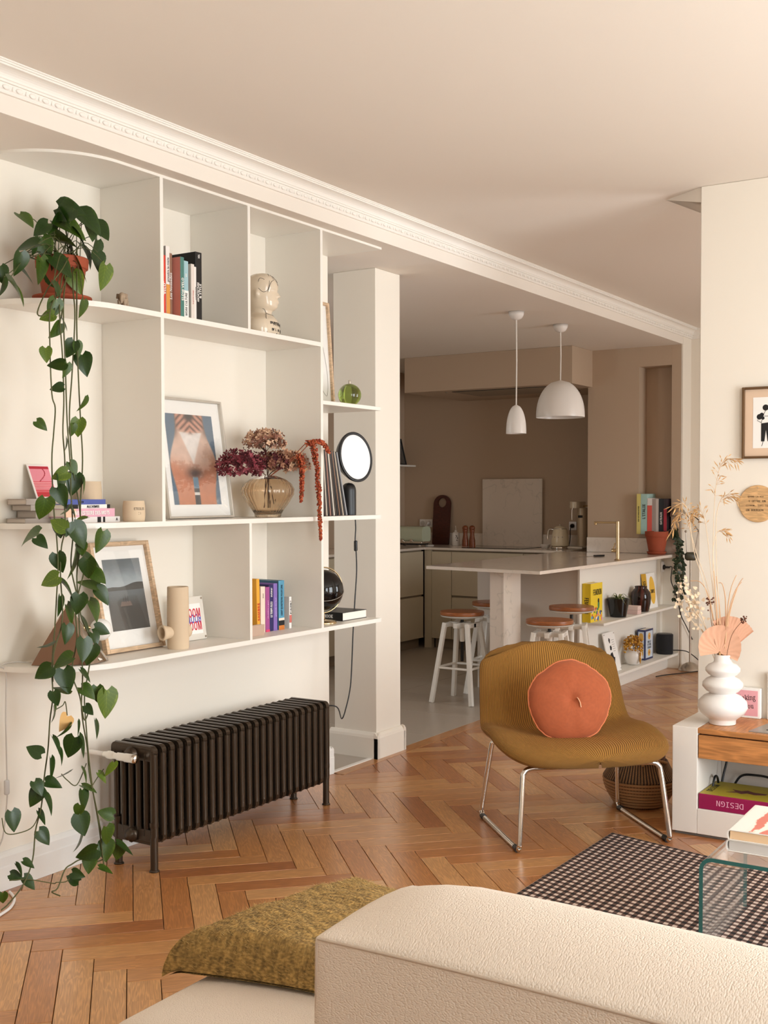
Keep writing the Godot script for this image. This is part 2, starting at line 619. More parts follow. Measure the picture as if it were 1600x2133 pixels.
func room():
	# living room: floor, ceiling, walls with thickness
	struct("ceiling", MB.new().span(Vector3(-1.6, 2.727, -2.95), Vector3(9.24, 2.95, 1.75), 0.0005), M.ceiling)
	struct("ceiling", MB.new().span(Vector3(-1.6, 2.588, -6.1), Vector3(9.9, 2.95, -2.95), 0.0005), M.ceiling)
	struct("wall_back", MB.new().span(Vector3(-1.6, 0, -3.45), Vector3(4.70, 2.588, -3.33), 0.003), M.wall)
	struct("wall_pillar", MB.new().span(Vector3(5.10, 0, -3.58), Vector3(5.345, 2.588, -3.31), 0.003), M.wall)
	struct("wall_right", MB.new().span(Vector3(4.975, 0, -1.55), Vector3(5.10, 2.727, 1.75), 0.004), M.wall)
	struct("wall_left", MB.new().span(Vector3(-1.75, 0, -3.45), Vector3(-1.6, 2.95, 1.75), 0.001), M.wall)
	struct("wall_end", MB.new().span(Vector3(9.24, 0, -2.95), Vector3(9.9, 2.95, 1.75), 0.001), M.wall)
	# the window wall is built round its openings
	var ww = MB.new()
	var x0 = -1.75
	for w in WINDOWS:
		ww.span(Vector3(x0, 0, 1.62), Vector3(w[0], 2.727, 1.84), 0.001)
		ww.span(Vector3(w[0], 0, 1.62), Vector3(w[1], w[2], 1.84), 0.001)
		ww.span(Vector3(w[0], w[3], 1.62), Vector3(w[1], 2.727, 1.84), 0.001)
		x0 = w[1]
	ww.span(Vector3(x0, 0, 1.62), Vector3(9.9, 2.727, 1.84), 0.001)
	struct("wall_window", ww, M.wall)
	for i in WINDOWS.size():
		var w = WINDOWS[i]
		var root = Node3D.new()
		root.name = "window_%d" % (i + 1)
		add_child(root)
		root.set_meta("kind", "structure")
		var fr = MB.new()
		for x in [w[0] + 0.035, (w[0] + w[1]) / 2, w[1] - 0.035]:
			fr.span(Vector3(x - 0.035, w[2], 1.70), Vector3(x + 0.035, w[3], 1.75))
		for y in [w[2] + 0.035, w[3] - 0.035]:
			fr.span(Vector3(w[0], y - 0.035, 1.70), Vector3(w[1], y + 0.035, 1.75))
		part(root, "window_frame", fr, M.white)
		part(root, "pane", MB.new().span(Vector3(w[0], w[2], 1.722), Vector3(w[1], w[3], 1.728), 0.0005), M.pane)
	# kitchen walls
	var kw = MB.new()              # round its own window, out of the photograph behind the bookcase wall
	kw.span(Vector3(2.9, 0, -6.1), Vector3(3.6, 2.6, -5.95), 0.001)
	kw.span(Vector3(5.0, 0, -6.1), Vector3(9.9, 2.6, -5.95), 0.001)
	kw.span(Vector3(3.6, 0, -6.1), Vector3(5.0, 0.9, -5.95), 0.001)
	kw.span(Vector3(3.6, 2.4, -6.1), Vector3(5.0, 2.6, -5.95), 0.001)
	struct("wall_kitchen_left", kw, M.taupe)
	var kr2 = Node3D.new()
	kr2.name = "window_4"
	add_child(kr2)
	kr2.set_meta("kind", "structure")
	part(kr2, "window_frame", MB.new().span(Vector3(3.6, 0.9, -6.05), Vector3(3.66, 2.4, -6.0)).span(Vector3(4.94, 0.9, -6.05), Vector3(5.0, 2.4, -6.0)).span(Vector3(3.66, 0.9, -6.05), Vector3(4.94, 0.96, -6.0)).span(Vector3(3.66, 2.34, -6.05), Vector3(4.94, 2.4, -6.0)), M.white)
	part(kr2, "pane", MB.new().span(Vector3(3.66, 0.96, -6.028), Vector3(4.94, 2.34, -6.022), 0.0005), M.pane)
	struct("wall_kitchen_back", MB.new().span(Vector3(9.69, 0, -5.95), Vector3(9.9, 2.6, -3.754), 0.001), M.taupe)
	struct("wall_kitchen_near", MB.new().span(Vector3(2.9, 0, -5.95), Vector3(3.0, 2.6, -3.45), 0.001), M.taupe)
	var kr = MB.new()              # wall with a tall niche
	kr.span(Vector3(9.035, 0, -3.754), Vector3(9.9, 2.588, -3.31), 0.001)
	kr.span(Vector3(9.035, 0, -3.04), Vector3(9.9, 2.588, -2.962), 0.001)
	kr.span(Vector3(9.035, 0, -3.31), Vector3(9.9, 1.074, -3.04), 0.0)
	kr.span(Vector3(9.035, 2.43, -3.31), Vector3(9.9, 2.588, -3.04), 0.0)
	kr.span(Vector3(9.21, 1.074, -3.31), Vector3(9.9, 2.43, -3.04), 0.0)
	struct("wall_kitchen_right", kr, M.taupe)
	struct("trim", MB.new().span(Vector3(9.035, 0, -2.962), Vector3(9.30, 2.727, -2.948), 0.001), M.wall)
	# ceiling swelling that runs on from the end of the right wall
	var sw = MB.new()
	var tip = pix(1388, 417, 1, 2.7265)
	var deep = pix(1464, 445, 1, 2.7265)
	var a = Vector3(4.985, 2.7275, -1.552); var a2 = Vector3(4.985, pix(1464, 421, 0, 4.985).y, -1.552)
	var b = tip + Vector3(0, 0.001, 0); var b2 = tip
	var c = deep + Vector3(0, 0.001, 0); var c2 = deep
	sw.flat(a2, a, b, b2); sw.flat(a2, b2, c2, c); sw.tri(sw.vert(a2), sw.vert(b2), sw.vert(c2))
	sw.flat(b2, b, c, c2)
	struct("trim", sw, M.ceiling)
	# cornice on the beam and on the end wall, egg mouldings as parts
	var prof = [Vector2(0, 2.648), Vector2(0.010, 2.648), Vector2(0.013, 2.653), Vector2(0.013, 2.656), Vector2(0.016, 2.660), Vector2(0.020, 2.672), Vector2(0.020, 2.676), Vector2(0.027, 2.676), Vector2(0.027, 2.683)]
	for i in 7:
		var t = i / 6.0
		prof.append(Vector2(0.030 + 0.034 * (1.0 - cos(t * PI / 2)), 2.685 + 0.026 * sin(t * PI / 2)))
	prof.append_array([Vector2(0.066, 2.711), Vector2(0.066, 2.717), Vector2(0.071, 2.717), Vector2(0.071, 2.7225), Vector2(0.076, 2.7225), Vector2(0.076, 2.73), Vector2(0, 2.73)])
	var co = MB.new()
	co.at(Transform3D(Basis(Vector3(0, 0, 1), Vector3(0, 1, 0), Vector3(-1, 0, 0)), Vector3(0, 0, -2.95)))
	co.prism(prof, 1.6, -9.24)
	var cornice = struct("trim", co, M.white)
	var ce = MB.new()
	ce.at(Transform3D(Basis(Vector3(-1, 0, 0), Vector3(0, 1, 0), Vector3(0, 0, -1)), Vector3(9.24, 0, 0)))
	ce.prism(prof, 2.95, -1.6)
	var cornice_end = struct("trim", ce, M.white)
	var egg = MB.new().ball(Vector3.ZERO, 1.0, 10).done()
	var dart = MB.new().box(Vector3.ZERO, Vector3(0.006, 0.015, 0.006), 0.002).done()
	for i in 140:
		var x = 1.95 + i * 0.052
		part(cornice, "egg_moulding", egg, M.white, Transform3D(Basis.from_scale(Vector3(0.015, 0.0085, 0.006)), Vector3(x, 2.6655, -2.932)))
		part(cornice, "dart_moulding", dart, M.white, xf(Vector3(x + 0.026, 2.666, -2.932)))
	for i in 12:
		part(cornice_end, "egg_moulding", egg, M.white, Transform3D(Basis.from_scale(Vector3(0.006, 0.0085, 0.015)), Vector3(9.222, 2.6655, -2.86 + i * 0.052)))
	# baseboards
	var bb = [Vector2(0, 0), Vector2(0.020, 0), Vector2(0.020, 0.082), Vector2(0.017, 0.086), Vector2(0.017, 0.118), Vector2(0.012, 0.126), Vector2(0.005, 0.133), Vector2(0, 0.135)]
	var bm = MB.new()
	bm.at(Transform3D(Basis(Vector3(0, 0, 1), Vector3(0, 1, 0), Vector3(-1, 0, 0)), Vector3(0, 0, -3.33)))
	bm.prism(bb, 1.6, -4.71)
	bm.at(Transform3D(Basis(Vector3(1, 0, 0), Vector3(0, 1, 0), Vector3(0, 0, 1)), Vector3(4.70, 0, 0)))
	bm.prism(bb, -3.45, -3.315)
	struct("baseboard_back", bm, M.low)
	var bp = MB.new()
	var bp2 = [Vector2(-0.001, 0), Vector2(0.022, 0), Vector2(0.022, 0.108), Vector2(0.018, 0.122), Vector2(0.008, 0.134), Vector2(-0.001, 0.137)]
	bp.at(Transform3D(Basis(Vector3(0, 0, 1), Vector3(0, 1, 0), Vector3(-1, 0, 0)), Vector3(0, 0, -3.31)))
	bp.prism(bp2, -5.078, -5.367)
	bp.at(Transform3D(Basis(Vector3(-1, 0, 0), Vector3(0, 1, 0), Vector3(0, 0, -1)), Vector3(5.10, 0, 0)))
	bp.prism(bp2, 3.602, 3.288)
	bp.at(Transform3D(Basis(Vector3(1, 0, 0), Vector3(0, 1, 0), Vector3(0, 0, 1)), Vector3(5.345, 0, 0)))
	bp.prism(bp2, -3.602, -3.288)
	struct("baseboard_pillar", bp, M.wall)
	struct("baseboard_end", MB.new().span(Vector3(9.225, 0, -2.948), Vector3(9.24, 0.09, 1.6)), M.wall)
	# kitchen floor: tiles with joints on a screed
	var kf = struct("floor", MB.new().span(Vector3(2.9, -0.12, -6.0), Vector3(9.9, -0.006, -3.335), 0.0), mat(col(120, 108, 96), 0.9))
	for i in 12:
		for j in 3:
			var tx = [3.0 + i * 0.6 - 0.25, 3.6 + i * 0.6 - 0.25]
			var tz = [-3.335 - j * 0.965, -3.335 - (j + 1) * 0.965]
			if tx[0] > 9.6: continue
			part(kf, "tile", MB.new().span(Vector3(tx[0] + 0.002, -0.008, tz[1] + 0.002), Vector3(minf(tx[1], 9.9) - 0.002, 0.0, tz[0] - 0.002), 0.001), M.tile)
	struct("trim", MB.new().span(Vector3(4.70, -0.01, -3.345), Vector3(5.10, 0.003, -3.318), 0.001), M.white)

func parquet():
	var base = struct("floor", MB.new().span(Vector3(-1.7, -0.12, -3.335), Vector3(9.3, -0.014, 1.75), 0.0), mat(col(50, 28, 14), 0.9))
	var tones = [col(206, 142, 84), col(196, 128, 70), col(214, 152, 92), col(186, 116, 62), col(202, 136, 78), col(220, 162, 104), col(176, 106, 56), col(208, 146, 90), col(194, 124, 66)]
	var mats = []
	for i in 18:
		var m = mat(tones[i % tones.size()].lightened(0.08), 0.3)
		m.albedo_texture = T.wood
		m.uv1_scale = Vector3(1.1, 2.6, 1)
		m.uv1_offset = Vector3(i * 0.37, i * 0.23, 0)
		m.clearcoat_enabled = true
		m.clearcoat = 0.35
		m.clearcoat_roughness = 0.22
		mats.append(m)
	var L = 0.5024; var w = 0.0965
	var d1 = Vector2(1, 1).normalized(); var d2 = Vector2(1, -1).normalized()
	var area = PackedVector2Array([Vector2(-1.6, -3.31), Vector2(4.7, -3.31), Vector2(4.7, -3.25), Vector2(9.24, -3.25), Vector2(9.24, 1.6), Vector2(-1.6, 1.6)])
	var list = []
	for i in range(-7, 11):
		for j in range(-42, 46):
			var p = Vector2(2.713 + i * 0.7105, -2.715 + j * w * sqrt(2.0))
			for k in 2:
				var a = p if k == 0 else p - d1 * L + d2 * w
				var e = d2 if k == 0 else d1
				var n = d1 if k == 0 else -d2
				var g = 0.0011
				var q = PackedVector2Array([a + e * g + n * g, a + e * (L - g) + n * g, a + e * (L - g) + n * (w - g), a + e * g + n * (w - g)])
				for r in Geometry2D.intersect_polygons(q, area):
					var ar = 0.0
					for z in r.size(): ar += r[z].cross(r[(z + 1) % r.size()])
					if absf(ar) < 0.0012: continue
					var mid = Vector2()
					for z in r: mid += z / r.size()
					list.append([plank_size(mid, absf(ar) / 2), r, a, e, n])
	var x = 4.72
	while x < 9.2:                  # border boards along the threshold
		var x2 = minf(x + 0.9, 9.2)
		var r = PackedVector2Array([Vector2(x + 0.001, -3.334), Vector2(x2 - 0.001, -3.334), Vector2(x2 - 0.001, -3.252), Vector2(x + 0.001, -3.252)])
		list.append([plank_size(Vector2((x + x2) / 2, -3.29), 0.074), r, Vector2(x, -3.334), Vector2(1, 0), Vector2(0, 1)])
		x = x2
	list.sort_custom(func(s, t): return s[0] > t[0])
	var rest = []
	for i in mats.size(): rest.append(MB.new())
	for i in list.size():
		var it = list[i]
		var k = rng.randi() % mats.size()
		if i < 290: part(base, "plank", plank(MB.new(), it), mats[k])
		elif it[0] > -1.0: plank(rest[k], it)
	for i in mats.size():
		stuff(part(base, "distant_planks", rest[i], mats[i]))

func plank_size(m, area):
	var d = Vector3(m.x, 0, m.y) - EYE
	var z = -d.dot(BZ)
	if z < 0.3: return -1.5
	var sx = d.dot(BX) / z * F; var sy = -d.dot(BY) / z * F + CY
	if absf(sx) > 900 or sy > 2260: return -0.5
	return area * 1.4 / pow(z, 3.0)

func plank(mb, it):
	var r = it[1]
	if Geometry2D.is_polygon_clockwise(r): r.reverse()
	var n = r.size()
	var h = 0.0
	var c = 0.0013
	var inner = Geometry2D.offset_polygon(r, -c)
	if inner.is_empty() or inner[0].size() != n: inner = [r]
	var q = inner[0]
	if Geometry2D.is_polygon_clockwise(q): q.reverse()
	var best = 0                     # start both rings at the same corner
	for i in n:
		if q[i].distance_to(r[0]) < q[best].distance_to(r[0]): best = i
	var uv = func(p): return Vector2((p - it[2]).dot(it[3]) + it[2].x * 1.7, (p - it[2]).dot(it[4]) + it[2].y * 2.3)
	var top = []
	var rim = []
	var low = []
	for i in n:
		var a = q[(best + i) % n]
		top.append(mb.vert(Vector3(a.x, h, a.y), uv.call(a)))
		rim.append(mb.vert(Vector3(r[i].x, h - 0.0012, r[i].y), uv.call(r[i])))
		low.append(mb.vert(Vector3(r[i].x, h - 0.014, r[i].y), uv.call(r[i])))
	for i in range(1, n - 1): mb.tri(top[0], top[i], top[i + 1])
	for i in n:
		var k = (i + 1) % n
		mb.quad(rim[i], rim[k], top[k], top[i])
		mb.quad(low[i], low[k], rim[k], rim[i])
	return mb

# ------------------------------------------------------------------ bookcase
func board_shape(x1, y0, y1, round_left = true):
	var p = []
	if round_left:
		for i in 19:
			var a = PI * 0.5 * i / 18.0
			p.append(Vector2(2.98 - 0.31 * cos(a), 3.33 - 0.31 * sin(a)))
	else: p = [Vector2(2.7, 3.33), Vector2(2.7, 3.02)]
	p.append(Vector2(x1, 3.02)); p.append(Vector2(x1, 3.33))
	var m = MB.new()
	m.at(Transform3D(Basis(Vector3(1, 0, 0), Vector3(0, 0, -1), Vector3(0, 1, 0)), Vector3.ZERO))
	return m.prism(p, y0, y1)

func bookcase():
	var b = thing("bookcase", "built-in white open bookcase with rounded left shelf ends along the living room wall", "bookcase")
	part(b, "top_board", board_shape(4.71, 2.578, 2.588), M.shelf)
	part(b, "shelf", board_shape(4.205, 2.060, 2.079), M.shelf)
	part(b, "shelf", board_shape(4.70, 1.282, 1.301), M.shelf)
	part(b, "shelf", board_shape(4.70, 0.781, 0.800), M.shelf)
	part(b, "shelf", MB.new().span(Vector3(4.222, 1.804, -3.33), Vector3(4.70, 1.822, -3.02), 0.001), M.shelf)
	for u in [[3.187, 3.205, 1.301, 2.578], [3.697, 3.714, 2.079, 2.578], [4.204, 4.222, 0.800, 2.578], [3.698, 3.714, 0.800, 1.282]]:
		part(b, "upright", MB.new().span(Vector3(u[0], u[2] - 0.0005, -3.33), Vector3(u[1], u[3] + 0.0005, -3.0195), 0.001), M.shelf)

# a book about its own middle: thickness along x, height along y, spine towards +z
func book(label, w, h, d, cover, p, opt = {}, rot = Vector3.ZERO, group = "", called = "book", category = "book"):
	var o = thing(called, label, category, p, 0.0, group)
	o.rotation_degrees = rot
	var c = minf(0.0025, w * 0.2)
	var cv = MB.new()
	cv.box(Vector3(-w / 2 + c / 2, 0, 0), Vector3(c, h, d), 0.0006)
	cv.box(Vector3(w / 2 - c / 2, 0, 0), Vector3(c, h, d), 0.0006)
	part(o, "cover", cv, opt.get("side", cover))
	part(o, "spine", MB.new().box(Vector3(0, 0, d / 2 - c / 2 + 0.0006), Vector3(w + 0.0004, h + 0.0004, c + 0.0006), minf(0.0022, w * 0.2)), cover)
	part(o, "pages", MB.new().box(Vector3(0, 0, -c * 0.6), Vector3(w - 2 * c, h - 0.005, d - 2 * c), 0.0003), opt.get("page", M.paper))
	for e in opt.get("bands", []):
		part(o, "spine_band", MB.new().box(Vector3(0, lerpf(-h / 2, h / 2, (e[0] + e[1]) / 2), d / 2 + 0.0011), Vector3(w * 0.98, h * absf(e[1] - e[0]), 0.0012), 0.0003), e[2])
	for e in opt.get("text", []):   # [string, material, height on the spine 0..1, length share, letter share, offset across]
		text(o, e[0], w * e[4], h * e[3], e[1], xf(Vector3(w * (e[5] if e.size() > 5 else 0.0), lerpf(-h / 2, h / 2, e[2]), d / 2 + 0.0022), Vector3(0, 0, 90)), e[6] if e.size() > 6 else "Droid Sans", true)
	return o

func frame(o, w, h, bar, dep, m, mount, art, mx0, mx1, my0, my1, glass = true):   # a picture about its foot line, back at z = 0
	var f = MB.new()
	f.span(Vector3(-w / 2, 0, 0), Vector3(-w / 2 + bar, h, dep), 0.0012)
	f.span(Vector3(w / 2 - bar, 0, 0), Vector3(w / 2, h, dep), 0.0012)
	f.span(Vector3(-w / 2 + bar, 0, 0), Vector3(w / 2 - bar, bar, dep), 0.0012)
	f.span(Vector3(-w / 2 + bar, h - bar, 0), Vector3(w / 2 - bar, h, dep), 0.0012)
	part(o, "frame", f, m)
	part(o, "mount", MB.new().span(Vector3(-w / 2 + bar, bar, 0.002), Vector3(w / 2 - bar, h - bar, 0.006), 0.0002), mount)
	if art:
		var a = MB.new()
		var z = 0.0068
		a.flat(Vector3(-w / 2 + mx0, my0, z), Vector3(-w / 2 + mx0, h - my1, z), Vector3(w / 2 - mx1, h - my1, z), Vector3(w / 2 - mx1, my0, z))
		part(o, "print", a, art)
	if glass:
		part(o, "glazing", MB.new().span(Vector3(-w / 2 + bar, bar, 0.0085), Vector3(w / 2 - bar, h - bar, 0.0095), 0.0001), M.pane)

func cup(label, p, r, h, lines):
	var o = thing("candle_holder", label, "candle holder", p, 0.0, "stoneware candle holders on the middle shelf")
	part(o, "body", MB.new().lathe([Vector2(0, 0), Vector2(r * 0.93, 0), Vector2(r * 0.93, 0), Vector2(r * 0.98, 0.004), Vector2(r * 1.02, h * 0.3), Vector2(r * 1.0, h * 0.75), Vector2(r * 0.94, h), Vector2(r * 0.94, h), Vector2(r * 0.87, h), Vector2(r * 0.87, h), Vector2(r * 0.87, 0.008), Vector2(0, 0.008)], 40), M.sand)
	for i in lines.size():
		for k in lines[i].length():
			var a = deg_to_rad(100.0 + (k - lines[i].length() / 2.0) * -9.0)
			if lines[i][k] != " ":
				text(o, lines[i][k], 0.009, 0.007, M.ink, Transform3D(Basis(Vector3.UP, PI / 2 - a), Vector3(cos(a) * r * 1.01, h * 0.62 - i * 0.016, sin(a) * r * 1.01)), "Droid Sans Mono", true)

func shelf_things():
	var g1 = "books on the top shelf"
	var red = mat(col(214, 62, 44), 0.5); var brown = mat(col(150, 112, 90), 0.5); var rose = mat(col(206, 132, 120), 0.5)
	var teal = mat(col(72, 122, 112), 0.5); var blue = mat(col(160, 194, 200), 0.5); var white = mat(col(238, 230, 224), 0.5)
	var amber = mat(col(222, 152, 70), 0.5); var silver = mat(col(176, 170, 166), 0.4); var wt = M.print_white
	var y = 2.079
	book("red paperback with white lettering at the left end of the top shelf row", 0.040, 0.225, 0.17, red, Vector3(3.232, y + 0.1125, -3.14), {"text": [["ET SI", wt, 0.44, 0.3, 0.42], ["VELO", wt, 0.44, 0.26, 0.3, 0.3]]}, Vector3.ZERO, g1)
	book("tall silver and white paperback with an amber foot, second in the top shelf row", 0.020, 0.262, 0.18, white, Vector3(3.264, y + 0.131, -3.145), {"side": silver, "bands": [[0.02, 0.45, amber]], "text": [["prendre la route", M.ink, 0.66, 0.5, 0.55, 0.0, "Droid Serif"]]}, Vector3.ZERO, g1)
	book("brown paperback beside the silver one on the top shelf", 0.020, 0.240, 0.17, brown, Vector3(3.286, y + 0.12, -3.147), {"text": [["Les Nomades", wt, 0.48, 0.42, 0.6, 0.0, "Droid Serif"]]}, Vector3.ZERO, g1)
	book("book with pink front and teal spine lettered in white on the top shelf", 0.020, 0.225, 0.17, teal, Vector3(3.309, y + 0.1125, -3.108), {"side": rose, "text": [["SLOW VELO", wt, 0.46, 0.38, 0.62]]}, Vector3.ZERO, g1)
	book("light blue book with a white lower spine on the top shelf", 0.028, 0.218, 0.16, blue, Vector3(3.345, y + 0.109, -3.118), {"bands": [[0.0, 0.48, wt]], "text": [["WORK CULTURE", M.ink, 0.24, 0.4, 0.4], ["01", wt, 0.75, 0.2, 0.3]]}, Vector3.ZERO, g1)
	book("cream paperback next to the light blue book on the top shelf", 0.018, 0.212, 0.15, mat(col(226, 214, 204), 0.6), Vector3(3.383, y + 0.106, -3.112), {"text": [["le grand voyage", rose, 0.4, 0.6, 0.4]]}, Vector3.ZERO, g1)
	book("thin white booklet against the black slipcase on the top shelf", 0.012, 0.205, 0.15, white, Vector3(3.402, y + 0.1025, -3.116), {"text": [["un carnet de notes", M.ink, 0.5, 0.6, 0.35]]}, Vector3.ZERO, g1)
	var h = book("large black slipcase book closing the top shelf row", 0.036, 0.268, 0.24, M.black, Vector3(3.434, y + 0.134, -3.172), {"text": [["ARCHITECTURE", wt, 0.42, 0.28, 0.3, -0.15], ["& STYLE", wt, 0.44, 0.26, 0.3, 0.2], ["VOL", wt, 0.94, 0.06, 0.3]]}, Vector3.ZERO, g1)
	# small stone elephant
	var e = MB.new()
	e.at(Transform3D(Basis.from_scale(Vector3(1.25, 0.95, 0.85)), Vector3(0, 0.034, 0))).ball(Vector3.ZERO, 0.021, 14)
	e.at(Transform3D(Basis.from_scale(Vector3(0.9, 1.0, 0.9)), Vector3(-0.024, 0.043, 0.003))).ball(Vector3.ZERO, 0.014, 12)
	e.at(Transform3D())
	e.tube(smooth([Vector3(-0.034, 0.042, 0.004), Vector3(-0.041, 0.030, 0.005), Vector3(-0.040, 0.014, 0.006)], 3), [0.006, 0.006, 0.0055, 0.005, 0.0045, 0.004, 0.0035], 8)
	for q in [[-0.015, 0.010], [-0.015, -0.010], [0.014, 0.010], [0.014, -0.010]]:
		e.tube([Vector3(q[0], 0, q[1]), Vector3(q[0], 0.014, q[1]), Vector3(q[0], 0.03, q[1])], [0.0075, 0.0065, 0.007], 8)
	var el = thing("figurine", "tiny carved stone elephant standing right of the trailing plant", "figurine", Vector3(3.06, y, -3.085), 0.5)
	part(el, "body", e, mat(col(168, 146, 122), 0.7))
	for s in [-1, 1]:
		part(el, "ear", MB.new().box(Vector3.ZERO, Vector3(0.005, 0.018, 0.014), 0.002), mat(col(150, 128, 106), 0.7), xf(Vector3(-0.018, 0.044, s * 0.015), Vector3(10, s * 35, 0)))
	bust()
	# picture with the figure, thin clear frame
	var fr = thing("framed_print", "tall framed photo print of a figure from behind, leaning on the middle shelf", "picture", Vector3(3.618, 1.301, -3.218))
	fr.rotation_degrees.x = -8.5
	frame(fr, 0.40, 0.50, 0.009, 0.022, mat(col(206, 198, 186), 0.35, 0.4), M.print_white, textured(T.figure, 0.5), 0.052, 0.060, 0.058, 0.064)
	# ribbed vase and its dried flowers
	glass_vase()
	# stacks of books behind the trailing plant
	var g2 = "book stack right of the trailing plant on the middle shelf"
	var bz = -3.215
	var lies = Vector3(0, 0, -90)
	book("white book with black brush marks at the bottom of the middle shelf stack", 0.020, 0.25, 0.17, mat(col(232, 226, 222), 0.5), Vector3(2.953, 1.311, bz), {"bands": [[0.55, 0.62, M.ink], [0.66, 0.70, M.ink]], "text": [["A", M.ink, 0.93, 0.1, 0.5]]}, lies, g2)
	book("pink and grey book second from the bottom of the middle shelf stack", 0.030, 0.235, 0.17, mat(col(224, 168, 184), 0.5), Vector3(2.935, 1.336, bz), {"bands": [[0.0, 0.2, mat(col(240, 190, 160), 0.5)]], "text": [["UNE HISTOIRE DES MOTS", wt, 0.5, 0.75, 0.45]]}, lies, g2)
	book("white book with bold black lettering under the blue one in the stack", 0.015, 0.22, 0.16, mat(col(236, 232, 226), 0.5), Vector3(2.923, 1.3585, bz), {"bands": [[0.93, 1.0, M.ink], [0.0, 0.3, M.ink]], "text": [["ALCHIMIE", M.ink, 0.62, 0.55, 0.6]]}, lies, g2)
	book("blue book on top of the middle shelf stack", 0.018, 0.20, 0.16, mat(col(74, 88, 158), 0.5), Vector3(2.912, 1.375, bz), {"text": [["BLEU", M.ink, 0.4, 0.2, 0.4]]}, lies, g2)
	var g3 = "grey magazines stacked at the left end of the middle shelf"
	var greys = [[0.017, 0.150, 2.790, "lowest of the four grey magazines at the left end of the middle shelf"], [0.026, 0.112, 2.818, "thick grey book second from below at the left end of the middle shelf"], [0.020, 0.128, 2.804, "grey magazine second from above at the left end of the middle shelf"], [0.021, 0.148, 2.794, "top grey magazine under the red postcard on the middle shelf"]]
	var yy = 1.301
	for q in greys:
		book(q[3], q[0], q[1], 0.10, mat(col(176, 164, 154), 0.6), Vector3(q[2], yy + q[0] / 2, -3.27), {"page": mat(col(206, 194, 182), 0.8)}, lies, g3)
		yy += q[0] + 0.0006
	var card = thing("postcard", "small red and pink illustrated card leaning on the grey magazines", "postcard", Vector3(2.855, yy, -3.262))
	card.rotation_degrees.x = -24
	var cn = noise(0.05, 4)
	var ct = paint(64, 64, func(u, v):
		if u < 0.06 or u > 0.94 or v < 0.05 or v > 0.95: return Color(0.95, 0.90, 0.88)
		var c = Color(0.90, 0.55, 0.60)
		if v > 0.5: c = Color(0.80, 0.16, 0.20) if fposmod(v * 22.0, 1.0) < 0.5 else Color(0.93, 0.66, 0.68)
		if v > 0.85: c = Color(0.78, 0.22, 0.25)
		if absf(u - 0.45 - 0.25 * sin(v * 7.0)) < 0.02 and v < 0.5: c = Color(0.62, 0.10, 0.16)
		if v < 0.12: c = Color(0.70, 0.12, 0.2)
		return c)
	part(card, "board", MB.new().span(Vector3(-0.052, 0, -0.002), Vector3(0.052, 0.135, 0.0), 0.0005), M.print_white)
	var cq = MB.new()
	cq.flat(Vector3(-0.051, 0.001, 0.0006), Vector3(-0.051, 0.134, 0.0006), Vector3(0.051, 0.134, 0.0006), Vector3(0.051, 0.001, 0.0006))
	part(card, "print", cq, textured(ct, 0.5))
	cup("tall sand-coloured candle holder behind the book stack", Vector3(3.052, 1.301, -3.262), 0.046, 0.150, ["     ", "PETITE", "FLAMME"])
	cup("short sand-coloured candle holder at the right of the book stack", Vector3(3.125, 1.301, -3.105), 0.041, 0.077, ["ETOILES", ":)"])
	# lowest shelf, left to right
	var lp = thing("framed_landscape", "oak-framed photo of a dark lake with a raft, leaning on the lowest shelf", "picture", Vector3(3.210, 0.800, -3.198))
	lp.rotation_degrees.x = -12.5
	frame(lp, 0.312, 0.425, 0.016, 0.024, M.oak, M.print_white, textured(T.lake, 0.35), 0.062, 0.052, 0.082, 0.066)
	cone_lamp()
	var tv = thing("ceramic_vase", "beige ceramic tube vase with a side spout in front of the oak frame", "vase", Vector3(3.352, 0.800, -3.098))
	part(tv, "body", MB.new().lathe([Vector2(0, 0), Vector2(0.041, 0), Vector2(0.041, 0), Vector2(0.0425, 0.006), Vector2(0.043, 0.12), Vector2(0.0415, 0.239), Vector2(0.040, 0.242), Vector2(0.036, 0.242), Vector2(0.0345, 0.238), Vector2(0.0345, 0.02), Vector2(0, 0.02)], 36), M.sand)
	var sp = MB.new().lathe([Vector2(0.024, 0.026), Vector2(0.025, 0.05), Vector2(0.029, 0.066), Vector2(0.031, 0.071), Vector2(0.029, 0.076), Vector2(0.025, 0.077), Vector2(0.022, 0.074), Vector2(0.021, 0.06), Vector2(0.021, 0.044), Vector2(0, 0.042)], 28)
	part(tv, "spout", sp, M.sand, Transform3D(Basis(Vector3(0, 1, 0), deg_to_rad(-14)) * Basis(Vector3(0, 0, 1), PI / 2), Vector3(0, 0.066, 0)))
	part(tv, "spout", MB.new().lathe([Vector2(0.026, 0.030), Vector2(0.027, 0.044), Vector2(0.024, 0.050), Vector2(0, 0.051)], 24), M.sand, Transform3D(Basis(Vector3(0, 1, 0), deg_to_rad(-14)) * Basis(Vector3(0, 0, 1), -PI / 2), Vector3(0, 0.066, 0)))
	var ac = thing("acrylic_picture", "small clear acrylic frame with red and blue lettering behind the ceramic vase", "picture frame", Vector3(3.575, 0.800, -3.215))
	ac.rotation_degrees.x = -9
	part(ac, "acrylic_block", MB.new().span(Vector3(-0.068, 0, 0), Vector3(0.068, 0.180, 0.012), 0.002), mat(col(226, 218, 206), 0.15))
	part(ac, "print", MB.new().span(Vector3(-0.052, 0.025, 0.012), Vector3(0.046, 0.150, 0.0135), 0.0003), M.print_white)
	var rr = mat(col(206, 48, 66), 0.6); var bb = mat(col(96, 84, 170), 0.6)
	text(ac, "BOOM", 0.036, 0.088, rr, xf(Vector3(-0.003, 0.112, 0.0142)), "Droid Sans", true)
